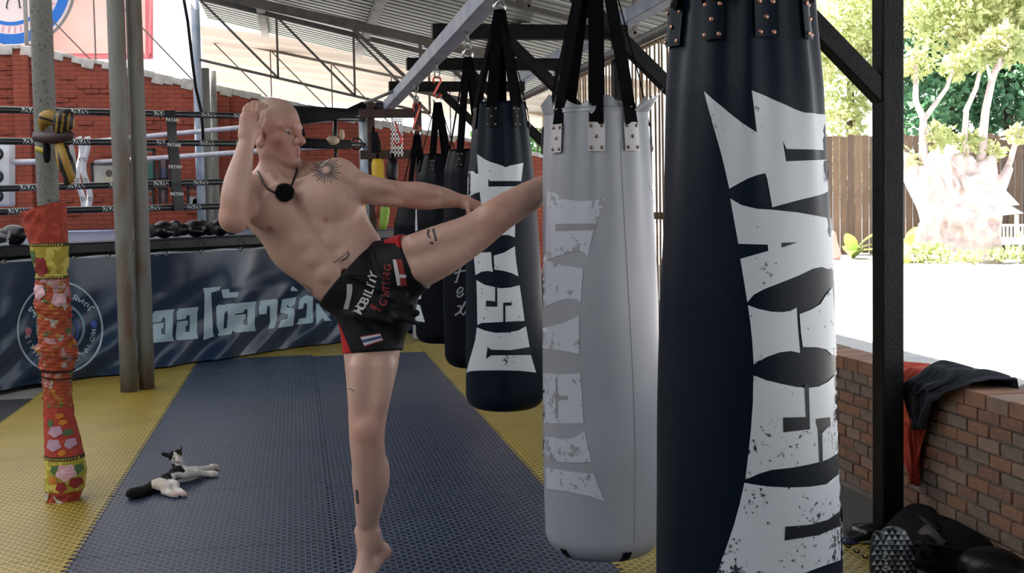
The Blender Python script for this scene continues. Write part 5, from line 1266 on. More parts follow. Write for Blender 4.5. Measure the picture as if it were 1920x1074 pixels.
def wprint(P, m, off, name='printed_flower'):
    vs, fs = tess(P, 3.0, lambda x, y: wrap_px(x, y, off)); 
    if fs: MB().add(vs, orient(vs, fs, CAM)).build(name, m, pole, smooth=True)
PK = mat('rose print', (0.52, 0.27, 0.33), 0.85, col2=(0.62, 0.42, 0.45), nscale=60); PU = mat('mauve flower print', (0.42, 0.26, 0.36), 0.85); GRN = mat('leaf print', (0.06, 0.12, 0.04), 0.85); DKR = mat('dark red flower print', (0.22, 0.02, 0.02), 0.85); ORF = mat('orange leaf print', (0.50, 0.17, 0.02), 0.85)
def disc(cx, cy, rx, ry_, wob=0.12, n=18, k_=5): return [(cx+rx*(1+wob*math.sin(k_*t))*math.cos(t), cy+ry_*(1+wob*math.sin(k_*t))*math.sin(t)) for t in np.linspace(0, 2*math.pi, n, endpoint=False)]
for (x, y, rx, ry_, m, o_) in ((118, 873, 9, 9, GRN, .006), (152, 874, 6, 9, GRN, .006), (128, 905, 9, 10, DKR, .0055), (149, 899, 9, 10, DKR, .0055), (113, 892, 8, 7, ORF, .0055), (135, 878, 15, 15, PK, .008), (115, 803, 12, 10, PU, .006), (113, 828, 13, 11, PU, .006), (139, 826, 8, 9, PU, .006), (134, 806, 7, 6, GRN, .0055), (106, 788, 5, 7, GRN, .0055), (120, 775, 7, 5, ORF, .0055), (126, 787, 6, 5, ORF, .0055), (128, 842, 6, 6, ORF, .0055), (88, 500, 13, 20, DKR, .003), (72, 480, 7, 12, GRN, .003), (84, 545, 13, 14, PK, .004), (118, 560, 10, 12, PK, .004)): wprint(disc(x, y, rx, ry_), m, o_)
for k_ in range(9): wprint(disc(135+random.uniform(-8, 8), 878+random.uniform(-8, 8), 4, 3, 0.2), mat('rose petal', (0.60+random.uniform(-.1, .1), 0.36, 0.42), 0.85) if k_ == 0 else bpy.data.materials['rose petal'], .0095)
for y, o_ in ((854, .0065), (458, .0035), (518, .0055)):
    xl = np.interp(y, ry, [q[1] for q in rows]); xr = np.interp(y, ry, [q[2] for q in rows])
    for x in np.arange(xl+3, xr-3, 4.0): wprint([(x, y-1.6), (x+2.2, y-1.6), (x+2.2, y+1.6), (x, y+1.6)], cl_yel, o_, 'trim_bead')
for P in ([(112, 918), (122, 930), (136, 938), (133, 941), (118, 934)], [(96, 918), (106, 916), (101, 932), (96, 934)]): wprint(P, mat('pale label', (0.45, 0.42, 0.36), 0.8), 0.008, 'cloth_tag')
for k_, (y, sd_, ln) in enumerate(((650, -1, 14), (640, 1, 10), (745, -1, 6), (590, 1, 6), (690, -1, 6), (560, 1, 5), (660, 1, 9))):
    xl = np.interp(y, ry, [q[1] for q in rows]); xr = np.interp(y, ry, [q[2] for q in rows]); x = xl if sd_ < 0 else xr
    vs = [onD(x-sd_*4, y-8, WD-0.01), onD(x+sd_*ln, y+2, WD-0.02), onD(x-sd_*3, y+9, WD-0.01), onD(x-sd_*3, y, WD+0.01)]; MB().add(vs, [(0, 1, 2), (0, 3, 1), (1, 3, 2), (0, 2, 3)]).build('torn_flap', cl_flor, pole)
# pads strapped to that pole
pads = thing('thai_pads', 'pair of yellow and black striped pads strapped to the wrapped pole', 'training pads', onD(110, 340, 5.27))
def clay_obj(name, lo_hi, fn, m, parent, res=0.005, relax=2, color=None):
    g = Clay(lo_hi[0], lo_hi[1], res); fn(g); V_, Q_ = g.nets(relax); return link(name, np_mesh(name, V_, Q_, m, True, color(V_) if color else None), parent)
PADY = np.array((0.30, 0.175, 0.03)); PADB = np.array((0.008, 0.008, 0.009))
MT['pad'] = tint_mat('striped pad leather', 0.5, 0.4, bump=0.1)
def stripes(pts_fn):
    def f(V_):
        q = np.array([proj(v)[:2] for v in V_]); return np.where(pts_fn(q[:, 0], q[:, 1])[:, None], PADY, PADB)
    return f
c0 = onD(110, 270, 5.22)
def g1(g): C_(g, [(79, 240, 5.24, 6), (86, 222, 5.225, 14), (100, 222, 5.22, 14), (113, 232, 5.22, 10)], 0.02)
clay_obj('pad_body', (c0-0.4, c0+0.4), g1, MT['pad'], pads, color=stripes(lambda x, y: ~(np.abs((y-224)-(x-88)*0.32) < 2.6) & (x < 103)))
def g2(g): C_(g, [(112, 240, 5.19, 13), (120, 222, 5.185, 18), (127, 232, 5.19, 13)], 0.02)
clay_obj('pad_body', (c0-0.4, c0+0.4), g2, MT['pad'], pads, color=stripes(lambda x, y: ((x-y*-0.12) % 11 < 3.6) & (y > 212)))
def g3(g): C_(g, [(68, 258, 5.24, 8), (100, 258, 5.20, 12), (130, 254, 5.2, 9)], 0.01); C_(g, [(70, 254, 5.33, 10), (128, 254, 5.33, 10)], 0.01)
clay_obj('strap_bundle', (c0-0.4, c0+0.4), g3, mat('dark maroon strap', (0.035, 0.014, 0.016), 0.6), pads)
def g4(g): C_(g, [(112, 270, 5.22, 10), (122, 300, 5.2, 17), (130, 328, 5.2, 12), (127, 340, 5.21, 8)], 0.02)
clay_obj('pad_body', (c0-0.4, c0+0.4), g4, MT['pad'], pads, color=stripes(lambda x, y: (np.abs(x-(110+(y-265)*0.36)) < 7.5) & (y > 263) | (np.abs(x-(103+(y-265)*0.12)) < 2)))
def g5(g): C_(g, [(88, 268, 5.25, 6), (88, 284, 5.245, 7), (88, 300, 5.25, 6)], 0.01)
clay_obj('strap_tail', (c0-0.4, c0+0.4), g5, MT['black_cloth'], pads)
clay_obj('yellow_tape', (c0-0.4, c0+0.4), lambda g: C_(g, [(71, 279, 5.30, 6), (83, 283, 5.286, 6)], 0.008), mat('yellow tape', (0.42, 0.33, 0.03), 0.5), pads)
def g6(g): C_(g, [(134, 275, 5.20, 5), (138, 300, 5.2, 5), (141, 308, 5.2, 3)], 0.01)
clay_obj('white_piping', (c0-0.4, c0+0.4), g6, MT['pad_white'], pads)
# twin pipes
twin = thing('twin_pipes', 'pair of rusty grey pipes standing side by side before the ring', 'post', (-1.17, 8.85, ZF))
MB().tube([(-1.215, 8.80, z) for z in np.linspace(ZF, 3.90, 10)], 0.0625, 20).build('pipe', MT['pipe_rust'], twin, smooth=True)
MB().tube([(-1.105, 8.90, z) for z in np.linspace(ZF, 3.90, 10)], 0.0575, 20).build('pipe', MT['pipe_rust'], twin, smooth=True)
tag(MB().tube([onD(x, y, 14.0) for x, y in ((343, -10), (352, 40), (360, 110), (367, 165), (377, 208), (380, 240), (381, 264))], 0.018, 8).build('hanging_cable', MT['black_cloth'], None, smooth=True), 'black cable hanging down in front of the blue grey pipe post', 'cable')

# ================================================================ the cat
def kc(x, y): return (210+x/8.727, 830+y/8.727)
def K(x, y, d): px_, py_ = kc(x, y); return onD(px_, py_, d)
kp = onZ(*kc(900, 760), 0.0)
cat_lo = K(700, 500, 5.6)-0.42; cat_hi = K(700, 500, 5.6)+0.48
cg = Clay(cat_lo, cat_hi, 0.0035)
s_ = 5.6/F/8.727
def kell(x, y, d, a, b_, w, ang, k=0.02): cg.ell(K(x, y, d), (a*s_, b_*s_, w*s_), img_axes(ang), k)
def kcap(pts, k=0.012):
    for p, q in zip(pts[:-1], pts[1:]): cg.cap(K(*p[:3]), K(*q[:3]), p[3]*s_, q[3]*s_, k)
kell(765, 690, 5.47, 122, 108, 110, -10); kell(900, 600, 5.55, 150, 105, 115, -30, 0.03); kell(1060, 490, 5.62, 150, 112, 115, -25, 0.03); kell(1150, 470, 5.66, 95, 100, 95, -20, 0.03)
kcap([(1090, 430, 5.66, 80), (1050, 320, 5.67, 72)], 0.025)
# head
kell(1040, 225, 5.66, 122, 108, 105, 20, 0.02); kell(1085, 290, 5.615, 52, 42, 50, 20, 0.02)
kcap([(900, 200, 5.67, 42), (850, 185, 5.675, 26), (800, 172, 5.68, 7)], 0.012); kcap([(1095, 145, 5.675, 40), (1112, 95, 5.68, 22), (1122, 40, 5.685, 6)], 0.012)
# legs
fp1, fp2 = kc(1690, 395), kc(1690, 510)
def kz(x, y, z): return onZ(*kc(x, y), z)
def dpt(p): return (np.asarray(p)-CAM)@FW
def kcapw(pts, k=0.012):
    for (p, r0), (q, r1) in zip(pts[:-1], pts[1:]): cg.cap(p, q, r0, r1, k)
kcapw([(K(1180, 480, 5.66), 0.030), (K(1350, 450, 5.72), 0.019), (kz(1560, 425, 0.018), 0.0135), (kz(1640, 402, 0.017), 0.0155), (kz(1695, 395, 0.015), 0.0145)])
kcapw([(K(1190, 500, 5.62), 0.030), (K(1360, 490, 5.66), 0.018), (kz(1560, 512, 0.016), 0.0135), (kz(1640, 512, 0.016), 0.0150), (kz(1695, 510, 0.014), 0.014)])
kcapw([(K(800, 690, 5.44), 0.034), (K(900, 740, 5.40), 0.024), (kz(870, 800, 0.016), 0.016), (kz(960, 830, 0.016), 0.0155), (kz(1045, 852, 0.014), 0.0145)])
kcapw([(K(900, 660, 5.48), 0.030), (K(1020, 700, 5.44), 0.022), (kz(1030, 770, 0.018), 0.016), (kz(1100, 800, 0.016), 0.0155), (kz(1175, 838, 0.014), 0.0145)])
# tail
kcapw([(K(680, 690, 5.47), 0.022), (kz(560, 770, 0.022), 0.022), (kz(440, 810, 0.024), 0.024), (kz(330, 830, 0.024), 0.023), (kz(285, 835, 0.022), 0.016)], 0.012)
# the cat lies on the mat: nothing below it
cg.half((0, 0, 0.001), (0, 0, -1))
VC, QC = cg.nets(2)
kq = np.array([proj(v)[:2] for v in VC]); kx = (kq[:, 0]-210)*8.727; kyy = (kq[:, 1]-830)*8.727; KQ = np.stack([kx, kyy], 1)
WH = np.array((0.56, 0.53, 0.50)); BKc = np.array((0.007, 0.007, 0.008)); cc = np.tile(WH, (len(VC), 1))
dK = (VC-CAM)@FW
black = [[(690, 570), (760, 530), (880, 420), (950, 360), (1050, 372), (1130, 372), (1170, 420), (1205, 460), (1170, 490), (1090, 472), (960, 505), (990, 590), (900, 600), (800, 570)], [(760, 120), (1010, 120), (1005, 190), (985, 260), (920, 320), (880, 300), (760, 200)], [(1010, 130), (1060, 100), (1100, 20), (1140, 20), (1165, 160), (1140, 215), (1105, 225), (1080, 190), (1040, 160)], [(200, 640), (645, 600), (650, 740), (800, 790), (800, 900), (200, 920)], [(900, 330), (1000, 345), (1060, 360), (950, 375)]]
far_side = None
for P in black: cc[inpoly(P, KQ)] = BKc
pink = [[(1060, 245), (1100, 240), (1125, 285), (1085, 295)], [(1655, 360), (1720, 360), (1720, 430), (1655, 420)], [(960, 790), (1060, 800), (1070, 880), (980, 880)], [(1100, 780), (1200, 800), (1200, 870), (1110, 850)]]
for P in pink: m_ = inpoly(P, KQ); cc[m_] = cc[m_]*0.45+0.55*np.array((0.45, 0.24, 0.19))
m_ = inpoly([(1092, 60), (1115, 60), (1120, 110), (1085, 110)], KQ); cc[m_] = (0.30, 0.17, 0.16)
bp_ = inpoly([(640, 570), (760, 570), (900, 640), (860, 780), (640, 740)], KQ); cc[bp_] = cc[bp_]*np.array((0.92, 0.84, 0.76))
cat = thing('cat', 'small black and white cat lying on the blue mat looking up', 'cat', (float(kp[0]), float(kp[1]), 0.0))
MT['fur'] = tint_mat('short fur', 0.85, 0.2, bump=0.5, bscale=160, mott=0.12, mscale=90)
catb = link('body', np_mesh('cat_body', VC, QC, MT['fur'], True, cc), cat)
cat_bvh = BVHTree.FromPolygons([Vector(v) for v in VC], [tuple(q) for q in QC])
EYE = mat('cat eye', (0.16, 0.20, 0.05), 0.15); PUP = mat('cat pupil', (0.004, 0.004, 0.004), 0.1)
for x, y in ((1020, 255), (1112, 205)):
    p = hit(cat_bvh, *kc(x, y), -0.002)
    if p is not None:
        MB().lathe([(0.0001, 0.0062), (0.004, 0.005), (0.0062, 0.0), (0.004, -0.005), (0.0001, -0.0062)], p, 12).build('eye', EYE, cat, smooth=True); q = p-FW*0.0056; MB().lathe([(0.0001, 0.003), (0.0018, 0.0), (0.0001, -0.003)], q, 8).build('pupil', PUP, cat, smooth=True)
WSK = mat('whisker', (0.7, 0.7, 0.7), 0.4)
for k_ in range(6):
    p = hit(cat_bvh, *kc(1075+14*(k_ % 2), 285+6*(k_//2)), 0.0)
    if p is not None:
        sg = -1 if k_ % 2 == 0 else 1; MB().tube([p, p+RT*0.02*sg+UP*0.003*(1-k_//2), p+RT*0.036*sg+UP*0.006*(1-k_//2)-np.array([0, 0, 0.003])], [0.0005, 0.0004, 0.0002], 5).build('whisker', WSK, cat)

# ================================================================ right-hand corner: gloves, bag, cloths
tg_ = Clay(onD(1672, 1050, 3.98)-0.24, onD(1672, 1050, 3.98)+0.24, 0.004)
C_(tg_, [(1680, 1125, 3.99, 38), (1677, 1060, 3.97, 40), (1677, 1022, 3.96, 36)], 0.03); C_(tg_, [(1650, 1100, 3.95, 17), (1646, 1045, 3.94, 16), (1647, 1006, 3.94, 12)], 0.012); E_(tg_, 1680, 1030, 4.02, 34, 42, 30, 0, 0.03)
tg_.half((0, 0, 0.002), (0, 0, -1))
VG, QG = tg_.nets(2); tglove = thing('boxing_glove', 'boxing glove printed with grey and black triangles standing by the post', 'boxing glove', onZ(1675, 1085, 0.0))
mitt = link('mitt', np_mesh('mitt', VG, QG, MT['black_leather'], True), tglove); g_bvh = BVHTree.FromPolygons([Vector(v) for v in VG], [tuple(q) for q in QG])
tri_m = [mat('silver triangle print', (0.26, 0.29, 0.34), 0.35), mat('steel triangle print', (0.15, 0.18, 0.23), 0.35), mat('dark triangle print', (0.07, 0.085, 0.12), 0.35)]
rt = random.Random(8); TW = 11.2; TH = 9.4
for r_ in range(14):
    for q_ in range(10):
        x = 1628+q_*TW+(r_ % 2)*TW/2; y = 984+r_*TH
        cx_ = x+TW/2; tilt = (cx_-1675)*0.06
        P = [(x+0.6, y+TH-0.5-tilt*0.3), (x+TW-0.6, y+TH-0.5+tilt*0.3), (x+TW/2, y+0.5)]
        vs = [hit(g_bvh, a_, b_, 0.0012) for a_, b_ in P]+[hit(g_bvh, (P[i][0]+P[(i+1) % 3][0])/2, (P[i][1]+P[(i+1) % 3][1])/2, 0.0014) for i in range(3)]
        if any(v is None for v in vs): continue
        if max(abs(dpt(vs[i])-dpt(vs[j])) for i in range(3) for j in range(i)) > 0.03: continue
        fs = [(0, 3, 5), (3, 1, 4), (5, 4, 2), (3, 4, 5)]; MB().add(vs, orient(vs, fs, CAM)).build('printed_triangle', rt.choice(tri_m), tglove)
GS = mat('pale script', (0.42, 0.45, 0.47), 0.4)
for k_, ch in enumerate('Fairtex'): letter(ch, 1660+1.5*math.sin(k_), 1068-k_*6.6, 11, -84, g_bvh, GS, tglove, 0.003)
# upturned glove with a brand name
g2_ = Clay(onD(1605, 1005, 4.5)-0.2, onD(1605, 1005, 4.5)+0.2, 0.004)
C_(g2_, [(1590, 1010, 4.48, 14), (1612, 1003, 4.50, 20), (1640, 1000, 4.52, 20)], 0.02); C_(g2_, [(1588, 1016, 4.44, 10), (1606, 1024, 4.44, 8), (1622, 1029, 4.44, 6)], 0.015); g2_.half((0, 0, 0.002), (0, 0, -1))
V_, Q_ = g2_.nets(2); tw_ = thing('boxing_glove', 'black and dark blue boxing glove lying behind the post with its name upside down', 'boxing glove', onZ(1608, 1032, 0.0))
cb = np.tile(np.array([[0.006, 0.006, 0.008]]), (len(V_), 1)); pq = np.array([proj(v)[:2] for v in V_]); cb[(pq[:, 1] > 1010+(pq[:, 0]-1590)*0.25) & (pq[:, 1] < 1020+(pq[:, 0]-1590)*0.3)] = (0.01, 0.015, 0.07)
link('mitt', np_mesh('mitt', V_, Q_, tint_mat('two tone leather', 0.4, 0.5), True, cb), tw_); g_b2 = BVHTree.FromPolygons([Vector(v) for v in V_], [tuple(q) for q in Q_])
for k_, ch in enumerate('TWINS'): letter(ch, 1623-k_*5.6, 997.5-k_*1.7, 8.5, 197, g_b2, MT['white_paint'], tw_, 0.002)
# stitched edging: little hooks of black cord along the yellow mat
for k_, (x, y) in enumerate(((1585, 1020), (1601, 1030), (1617, 1040))):
    pts = [onZ(x, y, 0.012), onZ(x+2, y+5, 0.014), onZ(x+9, y+6, 0.014), onZ(x+10, y+1, 0.012)]; tag(MB().tube(pts, 0.003, 6).build('mat_lace', MT['black_cloth'], None, smooth=True), ('loop of black lace on the yellow mat, beside the near punching bag', 'loop of black lace on the yellow mat, middle one of three', 'loop of black lace on the yellow mat, beside the triangle print glove')[k_], 'lace', 'lace loops by the mat edge')
# dark kit bag
kb = Clay((1.95, 3.45, -0.03), (2.46, 4.25, 0.38), 0.006)
kb.ell((2.26, 3.88, 0.04), (0.15, 0.24, 0.10), None, 0.04); kb.ell((2.29, 3.74, 0.03), (0.12, 0.12, 0.09), None, 0.04); kb.ell((2.30, 4.06, 0.05), (0.08, 0.08, 0.09), None, 0.04)
for k_ in range(9): kb.cap((2.08+0.03*k_, 3.62+0.05*k_, 0.09+0.02*math.sin(k_)), (2.14+0.03*k_, 3.70+0.05*k_, 0.08), 0.02, 0.012, 0.03)
kb.half((0, 0, ZF+0.003), (0, 0, -1)); V_, Q_ = kb.nets(2)
kit = thing('kit_bag', 'slumped black kit bag against the low brick wall', 'bag', (2.22, 3.85, ZF)); link('bag_body', np_mesh('bag_body', V_, Q_, MT['black_cloth'], True), kit)
k_b = BVHTree.FromPolygons([Vector(v) for v in V_], [tuple(q) for q in Q_])
def onbag(pts, off): return [p for p in (hit(k_b, x, y, off) for x, y in pts) if p is not None]
for pts, w_, m in (([(1724, 968), (1735, 975), (1746, 985), (1755, 998)], 0.03, MT['black_satin']), ([(1730, 995), (1745, 1005), (1758, 1018), (1768, 1025)], 0.04, mat('dusty grey webbing', (0.07, 0.06, 0.055), 0.8)), ([(1712, 1018), (1740, 1022), (1775, 1028), (1800, 1036)], 0.012, MT['black_satin'])):
    q_ = onbag(pts, 0.008)
    if len(q_) > 2: band(q_, w_, 0.006, np.cross(norm(q_[-1]-q_[0]), FW)).build('strap', m, kit, smooth=True)
bg_ = glove('black boxing glove in the corner at the foot of the brick wall', onZ(1905, 1078, 0.06)+np.array([-0.0, 0.0, 0]), (0, 0.3, 0.9), 1.0)
# cloths on the wall
def drape(name, label, y0, y1, prof, m, seed, amp=0.012, twist=0.0):
    """prof: list of (distance along drape, x offset from wall face, z); y range shrinks with taper"""
    r_ = random.Random(seed); ph = [r_.uniform(0, 6) for _ in range(4)]
    L_ = [0]
    for a_, b_ in zip(prof[:-1], prof[1:]): L_.append(L_[-1]+math.hypot(b_[0]-a_[0], b_[1]-a_[1]))
    L_ = [q/L_[-1] for q in L_]
    def fn(u, v, off=0.0):
        x = np.interp(v, L_, [q[0] for q in prof]); z = np.interp(v, L_, [q[1] for q in prof]); tp = np.interp(v, L_, [q[2] for q in prof]); ctr = np.interp(v, L_, [q[3] for q in prof])
        f_ = amp*(math.sin(u*17+ph[0]+v*3)+0.6*math.sin(u*31+ph[1]-v*5)+0.5*math.sin(v*9+u*6+ph[2]))*min(1, 0.35+v*1.4)
        y = (y0+y1)/2+ctr+(u-0.5)*(y1-y0)*tp
        x_ = x-abs(f_)*0.9-off if x < 0.0 else x; z_ = z+(abs(f_) if x >= 0 else 0)+0.02*math.sin(u*9+ph[3])*(v > 0.7)*(1 if v < 1 else 1)
        return (WX+x_, y, z_)
    g_ = MB().grid(fn, 60, 50); o = g_.build(name, m, None, smooth=True)
    md = o.modifiers.new('thick', 'SOLIDIFY'); md.thickness = 0.003; md.offset = 0
    return tag(o, label, 'cloth')
MT['cloth_red'] = mat('orange red cloth', (0.33, 0.028, 0.012), 0.85, col2=(0.42, 0.05, 0.02), nscale=9, bump=0.2)
MT['cloth_dark'] = mat('dark navy cloth', (0.010, 0.014, 0.022), 0.85, col2=(0.018, 0.022, 0.032), nscale=9, bump=0.2)
drape('red_cloth', 'orange red cloth hanging over the low brick wall beside the black post', 4.15, 4.55, [(0.17, 0.50, 0.9, 0.03), (0.17, WZ+0.006, 1, 0.02), (0.0, WZ+0.006, 1, 0), (-0.020, WZ-0.01, 1, 0), (-0.024, 0.45, 0.80, 0.0), (-0.026, 0.36, 0.60, 0.0), (-0.026, 0.29, 0.40, -0.03), (-0.022, 0.17, 0.12, -0.06)], MT['cloth_red'], 3, 0.016)
drape('dark_cloth', 'dark navy garment bunched on the low brick wall over the red cloth', 3.95, 4.29, [(0.20, 0.52, 0.7, -0.06), (0.175, WZ+0.022, 0.9, -0.04), (0.08, WZ+0.035, 1.0, 0), (0.0, WZ+0.022, 1, 0.0), (-0.05, WZ-0.01, 0.85, 0.03), (-0.058, 0.53, 0.55, 0.085), (-0.055, 0.48, 0.42, 0.09), (-0.05, 0.41, 0.28, 0.09)], MT['cloth_dark'], 5, 0.022)
# ================================================================ rack with pads, beyond the bags
RKY = 11.35
rack = thing('pad_rack', 'brown wooden rack holding pads behind the punching bags', 'rack', (1.0, RKY, ZF))
MT['wood_brown'] = mat('red brown wood', (0.030, 0.014, 0.011), 0.6, col2=(0.05, 0.022, 0.016), nscale=12, stretch=(1, 1, 6))
xa, xb = onY(697, 300, RKY)[0], onY(785, 300, RKY)[0]
for x in (xa, xb): MB().box((x, RKY, (2.3+ZF)/2), (0.07, 0.05, 2.3-ZF), None, 0, 0.004).build('upright', MT['wood_brown'], rack)
for y_ in (213, 290): z_ = onY(740, y_, RKY)[2]; MB().box(((xa+xb)/2-0.06, RKY-0.03, z_), (xb-xa+0.10, 0.04, 0.085), None, 0, 0.004).build('rail', MT['wood_brown'], rack)
MB().box((xb-0.05, RKY-0.03, 0.16), (0.09, 0.06, 0.30), None, 0, 0.01).build('foot_wrap', MT['pad_white'], rack)
def padthing(label, pts, m, cat='training pads', d=None, flat=0.55, name='kick_pad'):
    t = thing(name, label, cat, onD(*pts[-1][:3]))
    MB().tube([onD(*p[:3]) for p in pts], [p[3]*p[2]/F for p in pts], 16, flat=flat, up=tuple(FW)).build('pad_cover', m, t, smooth=True)
    a = onD(*pts[0][:3]); MB().tube([a+UP*0.0, a+UP*0.05-FW*0.01], 0.012, 8).build('hanging_loop', MT['webbing'], t, smooth=True); return t
padthing('bright yellow pad hanging on the wooden rack', [(708, 298, 11.06, 9), (708, 306, 11.06, 11.5), (709, 325, 11.06, 12), (711, 350, 11.06, 11), (711, 356, 11.06, 8)], mat('yellow pad vinyl', (0.62, 0.38, 0.015), 0.45))
padthing('pink pad hanging low beside the ring corner post', [(664, 372, 10.95, 8), (664, 385, 10.95, 10), (666, 425, 10.95, 9), (667, 434, 10.95, 6)], mat('pink pad vinyl', (0.48, 0.045, 0.10), 0.5))
padthing('orange yellow pad between the pink pad and the corner post', [(680, 380, 11.0, 6), (680, 400, 11.0, 7), (680, 430, 11.0, 6)], mat('amber pad vinyl', (0.55, 0.30, 0.03), 0.5))
padthing('lime green pad low on the wooden rack', [(722, 378, 11.0, 6), (722, 395, 11.0, 9), (719, 420, 11.0, 8), (718, 430, 11.0, 5)], mat('green pad vinyl', (0.22, 0.36, 0.05), 0.5))
padthing('dark red strap hanging beside the corner post', [(707, 384, 11.02, 3), (707, 395, 11.02, 4), (708, 408, 11.02, 3)], mat('dark red strap', (0.25, 0.05, 0.03), 0.6), 'strap', None, 0.4, 'red_strap')
padthing('black pad with silver studs on the wooden rack', [(736, 297, 11.06, 8), (736, 310, 11.06, 10.5), (735, 330, 11.06, 10.5), (735, 345, 11.06, 7)], MT['black_leather'])
padthing('tapered black shin guard behind the corner post', [(700, 248, 10.9, 7), (704, 265, 10.9, 9), (706, 286, 10.9, 9)], MT['black_cloth'])
# chains and red clips
ch = thing('chain_bunch', 'bunch of silver chains hanging from the wooden rack', 'chain', onD(743, 285, 11.1))
lk = MB().torus((0, 0, 0), 0.016, 0.0045, (0, 1, 0), 12, 6, 0, 0.6).mesh('link', MT['chrome'], True)
for sx in (0, 1, 2, 3):
    for k_ in range(16):
        x = 737+sx*5.0+(-2.5+1.2*sx)*(k_/16)*1.2; y = 226+k_*4.3; copy_mesh(lk, 'link', ch, Vector(onD(x, y, 11.12-0.02*sx))-ch.location, (0, 0, (k_ % 2)*1.57))
def clip(label, pts, d, r_=0.010):
    t = tag(MB().tube([onD(x, y, d) for x, y in pts], r_, 8).build('red_clip', MT['red_metal'], None, smooth=True), label, 'hook'); return t
clip('open red metal clip beside the silver chains', [(741, 228), (746, 245), (752, 258), (753, 266), (748, 271), (741, 270), (738, 262)], 10.95, 0.009)
tag(MB().tube([onD(x, y, 11.0) for x, y in ((682, 193), (700, 187), (735, 172), (760, 160))], 0.015, 8).build('guy_wire', MT['steel_grey'], None, smooth=True), 'wire running from the ring corner post up to the bag beam', 'wire')
cm_ = thing('security_camera', 'small black camera box under the end of the bag beam', 'camera', onD(712, 210, 12.3))
MB().box(onD(712, 200, 12.3), (0.11, 0.14, 0.07), np.array([RT, FW, UP]).T, 0, 0.01).build('housing', MT['black_leather'], cm_); MB().tube([onD(704, 203, 12.24), onD(701, 204, 12.2)], 0.022, 12).build('lens', MT['black_vinyl'], cm_, smooth=True); MB().tube([onD(718, 196, 12.35), onD(722, 188, 12.5)], 0.012, 8).build('bracket', MT['steel_grey'], cm_)

# ================================================================ framed photographs on the red wall
def picture(label, x0, y0, x1, y1, bgc, figs):
    a, b_ = onY(x0, y1, WY-0.02), onY(x1, y0, WY-0.02); w, h = b_[0]-a[0], b_[2]-a[2]; cx_, cz = (a[0]+b_[0])/2, (a[2]+b_[2])/2
    t = thing('framed_photo', label, 'picture', (cx_, WY, a[2]))
    for dx, dz, sx, sz in ((0, h/2, w+0.04, 0.03), (0, -h/2, w+0.04, 0.03), (-w/2, 0, 0.03, h), (w/2, 0, 0.03, h)): MB().box((cx_+dx, WY-0.02, cz+dz), (sx, 0.03, sz)).build('frame', MT['black_satin'], t)
    MB().box((cx_, WY-0.01, cz), (w, 0.012, h)).build('photograph', mat('photo paper', bgc, 0.3, col2=tuple(q*0.7 for q in bgc), nscale=6), t)
    for (fx, fz, hr, skin, sh_) in figs:
        P = disc(cx_+fx*w, -(cz+fz*h), hr*h, hr*h*1.15, 0.0, 14); vs = [(x, WY-0.019, -z) for x, z in P]; MB().add(vs, orient(vs, [tuple(range(len(vs)))], CAM)).build('pictured_head', mat('pictured skin', skin, 0.3), t)
        top = cz+fz*h-hr*h; Q4 = [(cx_+fx*w-hr*h*2.0, cz-h/2+0.015), (cx_+fx*w+hr*h*2.0, cz-h/2+0.015), (cx_+fx*w+hr*h*1.7, top-0.03*h), (cx_+fx*w, top+0.05*h), (cx_+fx*w-hr*h*1.7, top-0.03*h)]; vs = [(x, WY-0.0175, z) for x, z in Q4]; MB().add(vs, orient(vs, [tuple(range(len(vs)))], CAM)).build('pictured_body', mat('pictured shirt', sh_, 0.3), t)
picture('framed photograph of two people side by side on the red wall', 174, 306, 246, 345, (0.33, 0.32, 0.30), [(-0.08, 0.02, 0.16, (0.06, 0.04, 0.035), (0.33, 0.30, 0.24)), (0.22, 0.08, 0.17, (0.22, 0.15, 0.12), (0.03, 0.05, 0.16))])
picture('tall framed photograph of a figure in green on the red wall', 266, 280, 288, 337, (0.20, 0.22, 0.17), [(0.1, 0.2, 0.12, (0.16, 0.10, 0.08), (0.03, 0.10, 0.08))])
picture('narrow framed photograph with a blue figure behind the rope spacer', 300, 296, 312, 335, (0.18, 0.10, 0.09), [(0, 0.15, 0.13, (0.12, 0.08, 0.07), (0.05, 0.06, 0.14))])
picture('small framed group photograph low on the red wall, beside the twin pipes', 270, 353, 287, 386, (0.16, 0.12, 0.11), [(0, 0.05, 0.15, (0.15, 0.10, 0.08), (0.07, 0.07, 0.09))])
picture('small framed photograph half hidden by the black rope spacer', 300, 353, 311, 386, (0.12, 0.08, 0.08), [(0, 0.05, 0.15, (0.12, 0.08, 0.07), (0.05, 0.05, 0.08))])
picture('framed photograph with pale figures beside the pipe posts', 353, 350, 377, 385, (0.22, 0.23, 0.26), [(-0.15, 0.1, 0.15, (0.18, 0.12, 0.10), (0.30, 0.30, 0.32)), (0.2, 0.0, 0.14, (0.16, 0.11, 0.09), (0.06, 0.06, 0.10))])
picture('dark framed photograph between the two pipe posts', 393, 318, 406, 336, (0.07, 0.06, 0.10), [(0, 0.0, 0.2, (0.12, 0.08, 0.07), (0.04, 0.03, 0.06))])

